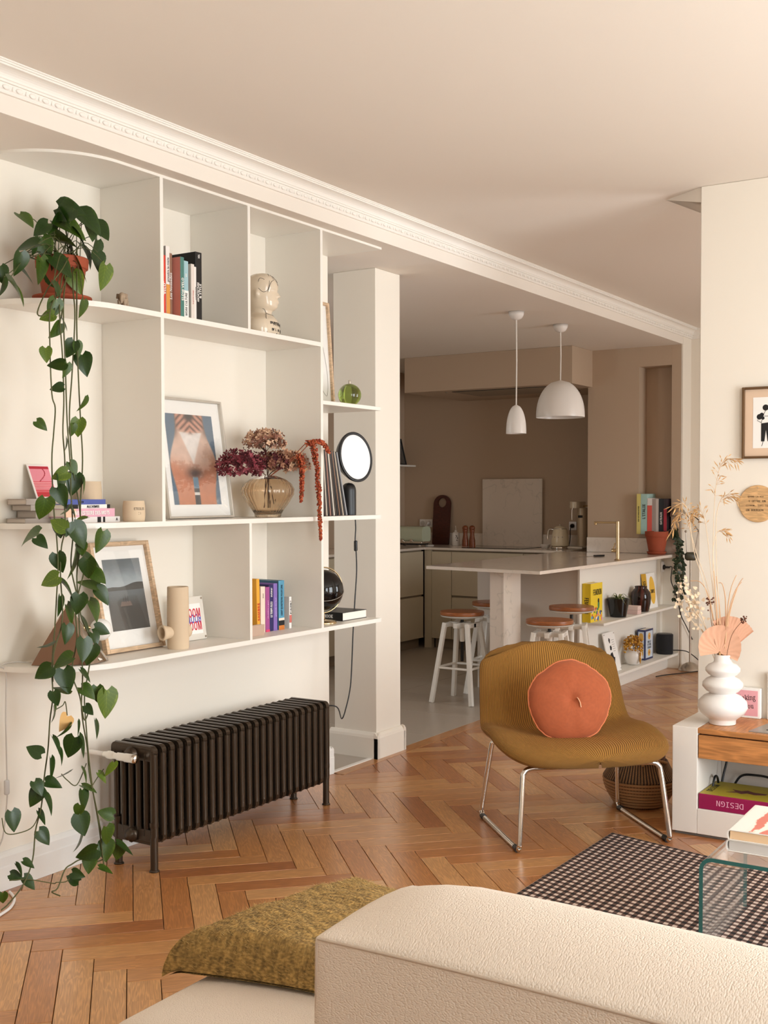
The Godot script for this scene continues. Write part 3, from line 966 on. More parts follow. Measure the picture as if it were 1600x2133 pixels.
	text(ac, "BOOM", 0.036, 0.088, bb, xf(Vector3(-0.003, 0.088, 0.0139), Vector3(0, 0, 180)), "Droid Sans", true)
	text(ac, "BOOM", 0.036, 0.088, rr, xf(Vector3(-0.003, 0.058, 0.0142)), "Droid Sans", true)
	for q in [[-0.058, 0.010], [0.058, 0.010], [-0.058, 0.170], [0.058, 0.170]]:
		part(ac, "screw", MB.new().at(Transform3D(Basis(Vector3.RIGHT, PI / 2), Vector3(q[0], q[1], 0.012))).lathe([Vector2(0.0045, 0), Vector2(0.0045, 0.003), Vector2(0.0045, 0.003), Vector2(0, 0.003)], 14), M.steel)
	# novels in the lower right compartment
	var g4 = "novels in the lower right compartment"
	var z = -3.215
	y = 0.800
	var cream = mat(col(240, 220, 200), 0.6); var plum = mat(col(98, 48, 64), 0.5); var mag = mat(col(164, 74, 140), 0.5); var navy = mat(col(38, 34, 92), 0.5); var vio = mat(col(134, 106, 180), 0.5); var sky2 = mat(col(84, 152, 182), 0.5)
	book("thin yellow and orange comic at the left of the lower right row", 0.020, 0.237, 0.17, mat(col(240, 172, 52), 0.5), Vector3(3.884, y + 0.1185, z + 0.005), {"text": [["SAMBRE", red, 0.4, 0.5, 0.7]]}, Vector3(0, 0, 1.5), g4)
	book("dark plum paperback beside the orange comic", 0.018, 0.203, 0.15, plum, Vector3(3.907, y + 0.1015, z - 0.004), {"text": [["LES PORTES", wt, 0.45, 0.6, 0.5]]}, Vector3.ZERO, g4)
	book("cream novel with small print in the lower right row", 0.030, 0.200, 0.14, cream, Vector3(3.933, y + 0.1, z + 0.006), {"text": [["ROMAN", mat(col(150, 130, 116), 0.7), 0.8, 0.1, 0.2]]}, Vector3.ZERO, g4)
	book("magenta novel between the cream and navy ones", 0.027, 0.196, 0.14, mag, Vector3(3.963, y + 0.098, z + 0.008), {"bands": [[0.0, 0.05, mat(col(228, 70, 110), 0.5)]], "text": [["chambre a part", mat(col(224, 170, 214), 0.5), 0.5, 0.6, 0.4]]}, Vector3.ZERO, g4)
	book("navy novel with white lettering in the lower right row", 0.028, 0.203, 0.14, navy, Vector3(3.992, y + 0.1015, z + 0.004), {"text": [["LE TEMPS BLEU", wt, 0.47, 0.34, 0.5], ["auteur", wt, 0.84, 0.2, 0.4]]}, Vector3.ZERO, g4)
	book("violet novel beside the navy one", 0.026, 0.208, 0.14, vio, Vector3(4.021, y + 0.104, z + 0.006), {"text": [["JARDIN SECRET", mat(col(196, 176, 224), 0.5), 0.5, 0.45, 0.4]]}, Vector3.ZERO, g4)
	book("thick blue book with a black and orange foot in the lower right row", 0.040, 0.219, 0.15, sky2, Vector3(4.060, y + 0.1095, z + 0.004), {"side": mat(col(60, 104, 128), 0.5), "bands": [[0.0, 0.09, mat(col(206, 120, 44), 0.5)], [0.09, 0.19, M.ink], [0.19, 0.24, cream]], "text": [["CENT QUESTIONS POUR LIRE", M.ink, 0.6, 0.62, 0.34]]}, Vector3.ZERO, g4)
	book("slim dark blue book right of the thick blue one", 0.009, 0.212, 0.14, mat(col(52, 54, 74), 0.5), Vector3(4.087, y + 0.106, z - 0.004), {}, Vector3.ZERO, g4)
	book("short white booklet standing alone at the right of the novels", 0.016, 0.142, 0.10, mat(col(242, 236, 230), 0.5), Vector3(4.124, y + 0.071, z + 0.03), {"bands": [[0.18, 0.42, mat(col(206, 110, 100), 0.5)]], "text": [["ET ALORS ?", M.ink, 0.66, 0.42, 0.55]]}, Vector3.ZERO, g4)
	book("small flat booklet lying in front of the novels", 0.020, 0.118, 0.072, mat(col(240, 226, 212), 0.5), Vector3(3.810, y + 0.010, -3.090), {"side": mat(col(196, 166, 146), 0.5)}, Vector3(90, 0, 90), g4)
	# the open bay at the right end of the bookcase
	var of = thing("framed_drawing", "oak-framed line drawing leaning in the open bay beside the pillar", "picture", Vector3(4.475, 1.822, -3.288))
	of.rotation_degrees.x = -4
	frame(of, 0.40, 0.520, 0.014, 0.02, M.oak, M.print_white, null, 0, 0, 0, 0)
	var dl = MB.new()
	dl.tube(smooth([Vector3(0.09, 0.28, 0.0075), Vector3(0.12, 0.22, 0.0075), Vector3(0.10, 0.12, 0.0075), Vector3(0.15, 0.06, 0.0075), Vector3(0.165, 0.16, 0.0075), Vector3(0.14, 0.30, 0.0075)], 6), 0.0009, 5)
	part(of, "drawn_line", dl, mat(col(150, 140, 130), 0.8))
	var oil = thing("oil_lamp", "round green glass oil lamp with a small metal wick on the bay shelf", "oil lamp", Vector3(4.572, 1.822, -3.115))
	var gg = mat(Color(0.58, 0.66, 0.32, 0.02), 0.02)
	gg.refraction_enabled = true
	gg.refraction_scale = 0.05
	var pr = []
	for i in 17: pr.append(Vector2(maxf(0.0, 0.056 * sin(PI * (0.06 + 0.94 * i / 16.0))), 0.053 - 0.054 * cos(PI * (0.06 + 0.94 * i / 16.0)) - 0.0))
	part(oil, "glass_ball", MB.new().lathe([Vector2(0, pr[0].y)] + pr, 32), gg)
	part(oil, "wick_holder", MB.new().lathe([Vector2(0, 0.104), Vector2(0.006, 0.104), Vector2(0.006, 0.104), Vector2(0.006, 0.122), Vector2(0.004, 0.124), Vector2(0, 0.124)], 14), M.steel)
	var lpc = [col(26, 22, 22), col(58, 40, 36), col(190, 176, 160), col(34, 28, 28), col(150, 110, 96), col(44, 36, 34), col(206, 196, 182), col(70, 56, 46), col(24, 22, 24), col(120, 90, 70), col(36, 30, 30), col(176, 160, 140), col(28, 26, 30), col(150, 150, 152)]
	var lpn = ["black", "dark brown", "pale grey", "charcoal", "dusty pink", "umber", "cream", "olive brown", "jet black", "tan", "sooty brown", "beige", "blue-black", "silver"]
	for i in 14:
		var t = i / 13.0
		var tilt = lerpf(4.0, 15.5, t)
		var bx = lerpf(4.262, 4.452, t)
		var a = deg_to_rad(tilt)
		book("%s record sleeve in the leaning row by the table lamp, %s" % [lpn[i], ["upright end", "second from the upright", "third from the upright", "fourth from the upright", "fifth from the upright", "sixth from the upright", "seventh from the upright", "eighth from the upright", "ninth from the upright", "tenth from the upright", "eleventh from the upright", "twelfth from the upright", "second from the lamp", "outermost beside the lamp"][i]], 0.0085, 0.302, 0.27, mat(lpc[i], 0.5), Vector3(bx - sin(a) * 0.151, 1.3025 + cos(a) * 0.151 + sin(a) * 0.0045, -3.185), {}, Vector3(0, 0, tilt), "records leaning in the open bay", "record_sleeve", "record")
	round_lamp()
	var gl = thing("globe", "glossy black desk globe in a brass half ring on the lowest bay shelf", "globe", Vector3(4.362, 0.800, -3.125))
	part(gl, "ball", MB.new().ball(Vector3(0, 0.155, 0), 0.096, 40), M.gloss_black)
	var ring = []
	for i in 25:
		var a = deg_to_rad(lerpf(-75, 195, i / 24.0) - 60)
		ring.append(Vector3(cos(a) * 0.106, 0.155 + sin(a) * 0.106, 0))
	part(gl, "meridian", MB.new().tube(ring, 0.0035, 8), M.brass, xf(Vector3.ZERO, Vector3(0, -25, 0)))
	var eq = []
	for i in 41: eq.append(Vector3(cos(TAU * i / 40.0) * 0.0965, 0, sin(TAU * i / 40.0) * 0.0965))
	part(gl, "equator_line", MB.new().tube(eq, 0.0012, 6, false), M.steel, xf(Vector3(0, 0.155, 0), Vector3(18, 0, 20)))
	part(gl, "stand", MB.new().lathe([Vector2(0, 0), Vector2(0.062, 0), Vector2(0.062, 0), Vector2(0.064, 0.006), Vector2(0.058, 0.013), Vector2(0.02, 0.017), Vector2(0.008, 0.022), Vector2(0.006, 0.05), Vector2(0, 0.05)], 32), M.brass)
	var bk = book("thick black book lying beside the globe, white page edge outwards", 0.040, 0.185, 0.205, M.black, Vector3(4.585, 0.8205, -3.19), {"text": [["THE BOOK", wt, 0.45, 0.5, 0.4, 0.0, "Droid Serif"]]}, Vector3(0, 0, 0))
	bk.basis = Basis(Vector3(0, 1, 0), Vector3(0, 0, 1), Vector3(1, 0, 0)) * Basis(Vector3(0, 1, 0), PI)
	bk.position = Vector3(4.578, 0.8205, -3.185)

func bust():
	var o = thing("phrenology_bust", "glazed cream phrenology head with printed lines in the third top compartment", "bust", Vector3(3.945, 2.079, -3.145), 0.35)
	o.scale = Vector3(1, 1, 1)
	var rows = [[0.0, 0.075, 0.070, 0.092], [0.04, 0.075, 0.072, 0.098], [0.07, 0.068, 0.066, 0.088], [0.088, 0.054, 0.058, 0.060], [0.100, 0.044, 0.054, 0.043], [0.112, 0.046, 0.054, 0.041], [0.120, 0.060, 0.054, 0.043], [0.130, 0.068, 0.056, 0.050], [0.145, 0.070, 0.060, 0.055], [0.160, 0.070, 0.064, 0.057], [0.175, 0.069, 0.069, 0.059], [0.190, 0.068, 0.073, 0.060], [0.205, 0.071, 0.077, 0.062], [0.222, 0.071, 0.079, 0.063], [0.240, 0.065, 0.075, 0.060], [0.255, 0.055, 0.064, 0.052], [0.267, 0.039, 0.047, 0.038], [0.274, 0.022, 0.026, 0.021], [0.2765, 0.0, 0.0, 0.0]]
	var surf = func(a, t):         # a angle from the front, t height share
		var k = clampf(t * 18.0, 0.0, 17.999)
		var i = int(k)
		var r = []
		for j in 4:
			var p = [rows[maxi(i - 1, 0)][j], rows[i][j], rows[i + 1][j], rows[mini(i + 2, 18)][j]]
			r.append(cubic_interpolate(p[1], p[2], p[0], p[3], k - i))
		var c = cos(a); var s = sin(a)
		var zr = r[1] if c > 0 else r[2]
		var yy = r[0]
		var add = 0.018 * exp(-pow(a / 0.13, 2.0)) * clampf((0.197 - yy) / 0.026, 0, 1) * clampf((yy - 0.166) / 0.006, 0, 1)   # nose
		add += 0.005 * exp(-pow(a / 0.28, 2.0)) * (exp(-pow((yy - 0.155) / 0.005, 2.0)) + exp(-pow((yy - 0.146) / 0.005, 2.0)))   # lips
		add -= 0.006 * exp(-pow((absf(a) - 0.42) / 0.2, 2.0)) * exp(-pow((yy - 0.194) / 0.008, 2.0))
		add += 0.004 * exp(-pow((absf(a) - 0.42) / 0.14, 2.0)) * exp(-pow((yy - 0.193) / 0.004, 2.0))
		add += 0.010 * exp(-pow((absf(a) - 1.62) / 0.14, 2.0)) * exp(-pow((yy - 0.183) / 0.016, 2.0))   # ears
		return Vector3(s * (r[3] + add * absf(s)), yy, c * (zr + add * maxf(c, 0.0)) + (add * 0.0))
	var mb = MB.new()
	mb.sheet(72, 72, func(u, v): return surf.call((u - 0.5) * TAU, v))
	part(o, "head", mb, mat(col(222, 204, 180), 0.12))
	var ln = MB.new()
	var line = func(pts):
		var q = []
		for p in pts:
			var b = surf.call(p.x, p.y)
			q.append(b + Vector3(b.x, 0, b.z).normalized() * 0.0006)
		ln.tube(smooth(q, 5), 0.0009, 5)
	line.call([Vector2(0.0, 0.80), Vector2(0.3, 0.77), Vector2(0.7, 0.80), Vector2(1.0, 0.86), Vector2(1.2, 0.93)])
	line.call([Vector2(0.0, 0.86), Vector2(0.4, 0.84), Vector2(0.8, 0.89), Vector2(1.0, 0.95)])
	line.call([Vector2(-0.9, 0.60), Vector2(-0.75, 0.72), Vector2(-0.5, 0.77), Vector2(0.0, 0.78)])
	line.call([Vector2(-1.5, 0.66), Vector2(-1.2, 0.60), Vector2(-0.9, 0.64), Vector2(-0.8, 0.74), Vector2(-0.6, 0.86), Vector2(-0.3, 0.92)])
	line.call([Vector2(0.02, 0.72), Vector2(0.02, 0.80), Vector2(0.02, 0.90)])
	line.call([Vector2(-1.1, 0.78), Vector2(-1.4, 0.80), Vector2(-1.5, 0.75)])
	for k in 4:
		line.call([Vector2(-0.42 + k * 0.03, 0.80 + k * 0.022), Vector2(-0.2, 0.805 + k * 0.022), Vector2(-0.05 - k * 0.02, 0.81 + k * 0.022)])
	line.call([Vector2(-0.85, 0.22), Vector2(-0.5, 0.20), Vector2(0.0, 0.19), Vector2(0.5, 0.20), Vector2(0.85, 0.22)])
	line.call([Vector2(-0.85, 0.22), Vector2(-0.9, 0.12), Vector2(-0.9, 0.02)])
	line.call([Vector2(-0.85, 0.22), Vector2(-1.1, 0.30), Vector2(-1.3, 0.33)])
	line.call([Vector2(0.85, 0.22), Vector2(0.9, 0.12), Vector2(0.9, 0.02)])
	part(o, "printed_line", ln, M.ink)
	for q in [["PHRENOLOGY", 0.052, 0.016, 0.115], ["BY L. N. FOWLER", 0.028, 0.011, 0.100]]:
		var s = q[0]
		for k in s.length():
			if s[k] == " ": continue
			var a = (k - (s.length() - 1) / 2.0) * q[3] * 1.5 * (10.0 / s.length()) * 0.8
			var b = surf.call(a, 0.0 if q[1] < 0.01 else (q[1] / 0.04 if q[1] < 0.04 else 1.0 + (q[1] - 0.04) / 0.03) / 18.0)
			text(o, s[k], q[2], 0.009, M.ink, Transform3D(Basis(Vector3.UP, atan2(b.x, b.z)), b + Vector3(b.x, 0, b.z).normalized() * 0.0008), "Droid Sans", true)

func glass_vase():
	var c = Vector3(3.985, 1.301, -3.15)
	var o = thing("glass_vase", "ribbed amber glass vase holding the dried flowers on the middle shelf", "vase", c)
	var am = mat(Color(0.98, 0.91, 0.82, 0.02), 0.03)
	am.refraction_enabled = true
	am.refraction_scale = 0.045
	var outer = [Vector2(0, 0), Vector2(0.054, 0), Vector2(0.058, 0.005), Vector2(0.058, 0.014), Vector2(0.070, 0.035), Vector2(0.094, 0.068), Vector2(0.112, 0.100), Vector2(0.114, 0.122), Vector2(0.102, 0.146), Vector2(0.078, 0.165), Vector2(0.050, 0.176), Vector2(0.040, 0.180)]
	var pr = outer.duplicate()
	for i in range(outer.size() - 1, 2, -1): pr.append(outer[i] + Vector2(-0.0035, 0.0015))
	pr.append(Vector2(0, 0.018))
	var wob = func(a, yy): return 1.0 + 0.030 * pow(absf(cos(a * 14.0)), 0.8) * smoothstep(0.0, 0.03, yy) * (1.0 - 0.7 * smoothstep(0.15, 0.18, yy))
	part(o, "glass_body", MB.new().lathe(pr, 168, wob), am)
	# dried flowers, each stem a thing
	var gr = "dried flowers in the ribbed glass vase"
	var mouth = c + Vector3(0, 0.172, 0)
	var fl = MB.new()
	for k in 4:
		var a = k * PI / 2
		var r = Vector3(cos(a), 0.25, sin(a))
		var s = Vector3(-sin(a), 0, cos(a))
		fl.quad(fl.vert(Vector3.ZERO), fl.vert(r * 0.6 + s * 0.45 + Vector3(0, 0.1, 0)), fl.vert(r * 1.1 + Vector3(0, 0.3, 0)), fl.vert(r * 0.6 - s * 0.45))
	var flm = fl.done()
	var dm = mat(Color.WHITE, 0.9)
	dm.vertex_color_use_as_albedo = true
	dm.vertex_color_is_srgb = true
	var heads = [
		["dried beige hydrangea rising highest from the glass vase", Vector3(3.948, 1.628, -3.135), Vector3(0.095, 0.055, 0.085), [col(206, 164, 134), col(170, 122, 98), col(222, 184, 152), col(136, 92, 76)], 300],
		["dark burgundy dried hydrangea drooping left over the framed print", Vector3(3.715, 1.512, -3.075), Vector3(0.115, 0.075, 0.085), [col(98, 32, 42), col(120, 46, 56), col(70, 20, 28), col(142, 70, 78)], 340],
		["pinkish beige dried hydrangea leaning right from the glass vase", Vector3(4.120, 1.535, -3.14), Vector3(0.105, 0.060, 0.085), [col(212, 164, 134), col(190, 140, 112), col(226, 186, 150), col(150, 100, 80)], 320],
		["small plum dried hydrangea in the middle of the bouquet", Vector3(3.945, 1.535, -3.10), Vector3(0.080, 0.050, 0.070), [col(92, 40, 42), col(130, 84, 66), col(72, 28, 34), col(160, 118, 92)], 190]]
	for h in heads:
		var t = thing("dried_hydrangea", h[0], "dried flower", mouth, 0.0, gr)
		var to = h[1] - mouth
		var st = MB.new()
		st.tube(smooth([Vector3(0.01, -0.13, 0.0) - Vector3(to.x, 0, to.z) * 0.25, Vector3.ZERO, to * 0.5 + Vector3(0, 0.012, 0), to * 0.9], 5), 0.0022, 6)
		for k in 9:
			var d = Vector3(rng.randf_range(-1, 1), rng.randf_range(0.1, 0.8), rng.randf_range(-1, 1)) * h[2] * 0.75
			st.tube([to * 0.72, to * 0.85 + d * 0.5, to + d], 0.0012, 4)
		part(t, "stem", st, mat(col(92, 62, 44), 0.8))
		var mm = MultiMesh.new()
		mm.transform_format = MultiMesh.TRANSFORM_3D
		mm.use_colors = true
		mm.mesh = flm
		mm.instance_count = h[4]
		for k in h[4]:
			var d = Vector3(rng.randfn(), rng.randfn(), rng.randfn()).normalized()
			if d.y < -0.45: d.y *= -0.6
			var p = to + d * h[2] * rng.randf_range(0.72, 1.05)
			var up = (d + Vector3(rng.randf_range(-0.6, 0.6), rng.randf_range(-0.6, 0.6), rng.randf_range(-0.6, 0.6))).normalized()
			var sd = up.cross(Vector3(0.3, 0.2, 0.9)).normalized()
			mm.set_instance_transform(k, Transform3D(Basis(sd, up, sd.cross(up)).scaled_local(Vector3.ONE * rng.randf_range(0.009, 0.014)), p))
			mm.set_instance_color(k, h[3][rng.randi() % 4])
		var mi = MultiMeshInstance3D.new()
		mi.name = "flower_head"
		mi.multimesh = mm
		mi.material_override = dm
		t.add_child(mi, true)
		stuff(mi)
	var bead = MB.new().ball(Vector3.ZERO, 1.0, 8).done()
	var ams = [["long rust amaranth hanging over the shelf edge right of the vase", [mouth, Vector3(4.05, 1.55, -3.08), Vector3(4.110, 1.630, -3.02), Vector3(4.128, 1.560, -2.995), Vector3(4.135, 1.43, -2.985), Vector3(4.145, 1.30, -2.985), Vector3(4.152, 1.205, -2.985)], 2.0],
		["short rust amaranth hanging beside the vase", [mouth, Vector3(4.03, 1.54, -3.08), Vector3(4.065, 1.575, -3.04), Vector3(4.075, 1.52, -3.03), Vector3(4.072, 1.44, -3.03), Vector3(4.068, 1.375, -3.03)], 2.2],
		["arched brown amaranth reaching over the right upright", [mouth, Vector3(4.05, 1.56, -3.05), Vector3(4.10, 1.625, -3.0), Vector3(4.16, 1.63, -2.985), Vector3(4.21, 1.59, -2.98)], 1.9]]
	for q in ams:
		var t = thing("dried_amaranth", q[0], "dried flower", mouth, 0.0, gr)
		var path = []
		for p in smooth(q[1], 10): path.append(p - mouth)
		part(t, "stem", MB.new().tube(path, 0.0018, 5), mat(col(140, 70, 40), 0.8))
		var mm = MultiMesh.new()
		mm.transform_format = MultiMesh.TRANSFORM_3D
		mm.use_colors = true
		mm.mesh = bead
		var from = int(q[2] * 10)
		mm.instance_count = (path.size() - from) * 16
		for k in mm.instance_count:
			var s = float(k) / mm.instance_count
			var i = from + int(s * (path.size() - from))
			var r = 0.014 * (1.0 - 0.75 * s)
			var p = path[i] + Vector3(rng.randf_range(-1, 1) * r, rng.randf_range(-0.008, 0.008), rng.randf_range(-1, 1) * r)
			mm.set_instance_transform(k, Transform3D(Basis.from_scale(Vector3.ONE * rng.randf_range(0.003, 0.0052)), p))
			mm.set_instance_color(k, [col(168, 78, 48), col(142, 54, 36), col(190, 98, 62), col(120, 62, 34)][rng.randi() % 4])
		var mi = MultiMeshInstance3D.new()
		mi.name = "seed_tassel"
		mi.multimesh = mm
		mi.material_override = dm
		t.add_child(mi, true)
		stuff(mi)

func cone_lamp():
	var o = thing("mirror_lamp", "folded bronze mirror lamp with a white globe on the lowest shelf behind the vines", "lamp", Vector3(2.86, 0.800, -3.15))
	var apex = Vector3(-0.010, 0.212, -0.012)
	var foot = [Vector3(-0.130, 0.002, -0.066), Vector3(-0.012, 0.002, 0.094)]
	for i in 9:
		var a = lerpf(0.25, 1.0, i / 8.0)
		foot.append(Vector3(-0.012 + 0.155 * sin((a - 0.25) / 0.75 * PI / 2), 0.002, 0.094 - 0.085 * (1.0 - cos((a - 0.25) / 0.75 * PI / 2))))
	foot.append(Vector3(0.11, 0.002, -0.07))
	var fb = MB.new()
	fb.flat(foot[0], apex + Vector3(-0.004, 0, 0), apex + Vector3(0.004, 0, 0), foot[1])
	fb.flat(foot[0] + Vector3(0.002, 0, -0.002), foot[1] + Vector3(0, 0, -0.003), apex + Vector3(0.004, -0.003, -0.002), apex + Vector3(-0.004, -0.003, -0.002))
	part(o, "front_plate", fb, mat(col(150, 122, 104), 0.10, 1.0))
	var sb = MB.new()
	for i in range(1, foot.size() - 1):
		sb.tri(sb.vert(foot[i]), sb.vert(apex), sb.vert(foot[i + 1]))
	sb.tri(sb.vert(foot[-1]), sb.vert(apex), sb.vert(foot[0]))
	part(o, "curved_side", sb, mat(col(196, 184, 172), 0.14, 1.0))
	part(o, "label_sticker", MB.new().box(Vector3.ZERO, Vector3(0.026, 0.012, 0.001), 0.0002), M.paper, xf(Vector3(0.058, 0.014, 0.078), Vector3(-40, 25, 0)))
	var gm = mat(col(244, 240, 234), 0.35)
	gm.backlight_enabled = true
	gm.backlight = Color(0.3, 0.29, 0.27)
	part(o, "globe_shade", MB.new().ball(Vector3(0.098, 0.112, 0.040), 0.040, 28), gm)
	part(o, "globe_arm", MB.new().tube([Vector3(0.03, 0.13, 0.0), Vector3(0.07, 0.12, 0.025), Vector3(0.09, 0.115, 0.035)], 0.006, 10), M.brass)
	# its white flex runs off the left of the shelf to the floor
	var q = [Vector3(2.76, 0.806, -3.25), Vector3(2.70, 0.812, -3.285), Vector3(2.655, 0.80, -3.295)]
	for e in [[12, 1402], [12, 1500], [14, 1600], [15, 1660], [8, 1730], [0, 1760], [-22, 1800]]: q.append(pix(e[0], e[1], 2, -3.29))
	var fx = thing("lamp_flex", "clear grey flex of the mirror lamp hanging down the wall at the far left", "cable", q[0])
	var loc = []
	for p in smooth(q, 6): loc.append(p - q[0])
	part(fx, "cord", MB.new().tube(loc, 0.0026, 7), mat(col(204, 196, 186), 0.4))
	var sw = pix(14, 1640, 2, -3.288) - q[0]
	part(fx, "switch", MB.new().box(sw, Vector3(0.020, 0.052, 0.014), 0.004), mat(col(206, 200, 194), 0.25))
	var wq = []
	for e in [[-40, 1935], [0, 1906], [22, 1890], [30, 1872], [20, 1858]]: wq.append(pix(e[0], e[1], 1, 0.006))
	var wl = []
	for p in smooth(wq, 6): wl.append(p - wq[0])
	single("white_cable", MB.new().tube(wl, 0.005, 8), M.porcelain, "white cable end lying on the parquet at the far left under the vines", "cable", wq[0])

func round_lamp():
	var o = thing("table_lamp", "matte black table lamp with a round white disc shade in the open bay", "lamp", Vector3(4.548, 1.301, -3.105))
	part(o, "base", MB.new().lathe([Vector2(0, 0), Vector2(0.034, 0), Vector2(0.034, 0), Vector2(0.035, 0.003), Vector2(0.035, 0.118), Vector2(0.033, 0.131), Vector2(0.027, 0.144), Vector2(0.017, 0.152), Vector2(0, 0.155)], 36), M.black)
	var head = Node3D.new()
	head.name = "head"
	o.add_child(head)
	head.position = Vector3(0.032, 0.277, 0.012)
	head.rotation_degrees = Vector3(-7, -6, 0)
	var tr = Transform3D(Basis(Vector3.RIGHT, PI / 2), Vector3.ZERO)
	part(head, "housing", MB.new().at(tr).lathe([Vector2(0, -0.075), Vector2(0.03, -0.073), Vector2(0.062, -0.062), Vector2(0.095, -0.036), Vector2(0.117, -0.006), Vector2(0.121, 0.004), Vector2(0.121, 0.010), Vector2(0.119, 0.012), Vector2(0.110, 0.012), Vector2(0.108, 0.010), Vector2(0.108, 0.004), Vector2(0, 0.003)], 48), M.black)
	var dm = mat(col(246, 244, 242), 0.4)
	part(head, "diffuser", MB.new().at(tr).lathe([Vector2(0, 0.004), Vector2(0.1075, 0.004), Vector2(0.1075, 0.008), Vector2(0.104, 0.0105), Vector2(0, 0.012)], 48), dm)
	var q = []
	for e in [[740, 1076], [741, 1100], [740, 1125], [742, 1150], [743, 1190], [740, 1240], [737, 1290], [735, 1330], [733, 1380], [730, 1430], [722, 1470], [712, 1497]]: q.append(pix(e[0], e[1], 2, -3.165))
	q.append(Vector3(4.72, 0.335, -3.30)); q.append(Vector3(4.725, 0.33, -3.40)); q.append(Vector3(4.66, 0.33, -3.47))
	var c = thing("lamp_cable", "black cable with inline switch dropping through the open bay", "cable", q[0])
	var loc = []
	for p in smooth(q, 5): loc.append(p - q[0])
	part(c, "cord", MB.new().tube(loc, 0.0032, 8), M.black)
	var s = pix(741, 1137, 2, -3.163) - q[0]
	part(c, "switch", MB.new().box(s, Vector3(0.016, 0.052, 0.016), 0.004), M.black, xf(Vector3.ZERO, Vector3(0, 0, 0)))
	# corner of a wooden thing behind the wall end
	var st = thing("wooden_stool", "corner of a dark wooden stool behind the wall end in the kitchen passage", "stool", Vector3(4.60, 0, -3.75))
	part(st, "top", MB.new().span(Vector3(-0.15, 0.30, -0.12), Vector3(0.175, 0.325, 0.12), 0.003), M.board)
	for e in [[-0.13, -0.1], [0.155, -0.1], [-0.13, 0.1], [0.155, 0.1]]:
		part(st, "leg", MB.new().tube([Vector3(e[0], 0, e[1]), Vector3(e[0], 0.30, e[1])], [0.014, 0.018], 10), M.board)

func radiator():
	var o = thing("radiator", "bronze-brown column radiator on feet under the bookcase", "radiator", Vector3(3.115, 0, -3.105))
	# one section: five tubes between a rounded head and foot
	var s = MB.new()
	for i in 6:
		var z = -0.090 + i * 0.038
		s.tube([Vector3(0, 0.13, z), Vector3(0, 0.44, z)], 0.0125 if i < 5 else 0.0150, 10, false)
	for q in [[0.440, 1], [0.128, -1]]:
		var p = []
		var head = []
		for i in 13:
			head.append(Vector3(0, q[0] + 0.006 * q[1], lerpf(-0.104, 0.104, i / 12.0)))
		s.at(Transform3D(Basis(Vector3(0, 0, 1), Vector3(0, 1, 0), Vector3(-1, 0, 0)), Vector3(0, q[0], 0)))
		# a flat capsule: 30 mm thick, 50 mm high, corners rounded
		var rc = rounded(0.219, 0.056, 0.022, 5)
		s.prism(rc, -0.0115, 0.0115)
		s.at(Transform3D())
		for e in [0.028 * q[1]]:
			s.tube([Vector3(0, q[0] + e * 0.62, -0.095), Vector3(0, q[0] + e * 0.62, 0.0), Vector3(0, q[0] + e * 0.62, 0.095)], 0.0125, 10)
		s.tube([Vector3(0, q[0] - 0.012, 0.0965), Vector3(0, q[0] + 0.012, 0.0965)], 0.0135, 10)
	var m = s.done()
	for i in 25:
		part(o, "section", m, M.bronze, xf(Vector3(i * 0.0458, 0, 0)))
	for y in [0.128, 0.440]:
		part(o, "header", MB.new().tube([Vector3(-0.004, y, 0.0), Vector3(0.6, y, 0), Vector3(1.104, y, 0.0)], 0.017, 14), M.bronze)
	for x in [0.0, 1.0992]:
		for z in [-0.085, 0.0985]:
			part(o, "foot", MB.new().lathe([Vector2(0, 0), Vector2(0.019, 0), Vector2(0.019, 0.004), Vector2(0.0145, 0.007), Vector2(0.0145, 0.007), Vector2(0.0145, 0.165), Vector2(0.017, 0.168), Vector2(0.017, 0.185)], 16), M.bronze, xf(Vector3(x, 0, z)))
	var turn = Transform3D(Basis(Vector3(0, 0, 1), PI / 2), Vector3(-0.012, 0.430, 0.0))
	part(o, "bush", MB.new().at(turn).lathe([Vector2(0.030, 0), Vector2(0.030, 0.006), Vector2(0.026, 0.008), Vector2(0.026, 0.012), Vector2(0.022, 0.014), Vector2(0.022, 0.022), Vector2(0, 0.022)], 24), M.bronze)
	var lo = Transform3D(Basis(Vector3(0, 0, 1), PI / 2), Vector3(-0.012, 0.128, 0.0))
	part(o, "plug", MB.new().at(lo).lathe([Vector2(0.030, 0), Vector2(0.030, 0.007), Vector2(0.026, 0.009), Vector2(0.026, 0.014), Vector2(0.019, 0.016), Vector2(0.016, 0.030), Vector2(0, 0.030)], 6), M.bronze)
	var along = Transform3D(Basis(Vector3.RIGHT, PI / 2), Vector3(-0.045, 0.424, -0.06))
	part(o, "valve", MB.new().at(along).lathe([Vector2(0, -0.05), Vector2(0.011, -0.05), Vector2(0.011, -0.05), Vector2(0.012, -0.03), Vector2(0.016, -0.028), Vector2(0.016, 0.0), Vector2(0.013, 0.004), Vector2(0.013, 0.02), Vector2(0.0165, 0.024), Vector2(0.0165, 0.062), Vector2(0.018, 0.064), Vector2(0.018, 0.10), Vector2(0.0175, 0.112), Vector2(0.013, 0.118), Vector2(0, 0.118)], 28), M.chrome)
	part(o, "pipe", MB.new().tube([Vector3(-0.045, 0.424, -0.222), Vector3(-0.045, 0.424, -0.16), Vector3(-0.045, 0.424, -0.09)], 0.009, 12), M.porcelain)
	part(o, "valve_joint", MB.new().tube([Vector3(-0.045, 0.424, -0.03), Vector3(-0.018, 0.428, -0.01)], 0.010, 10), M.chrome)

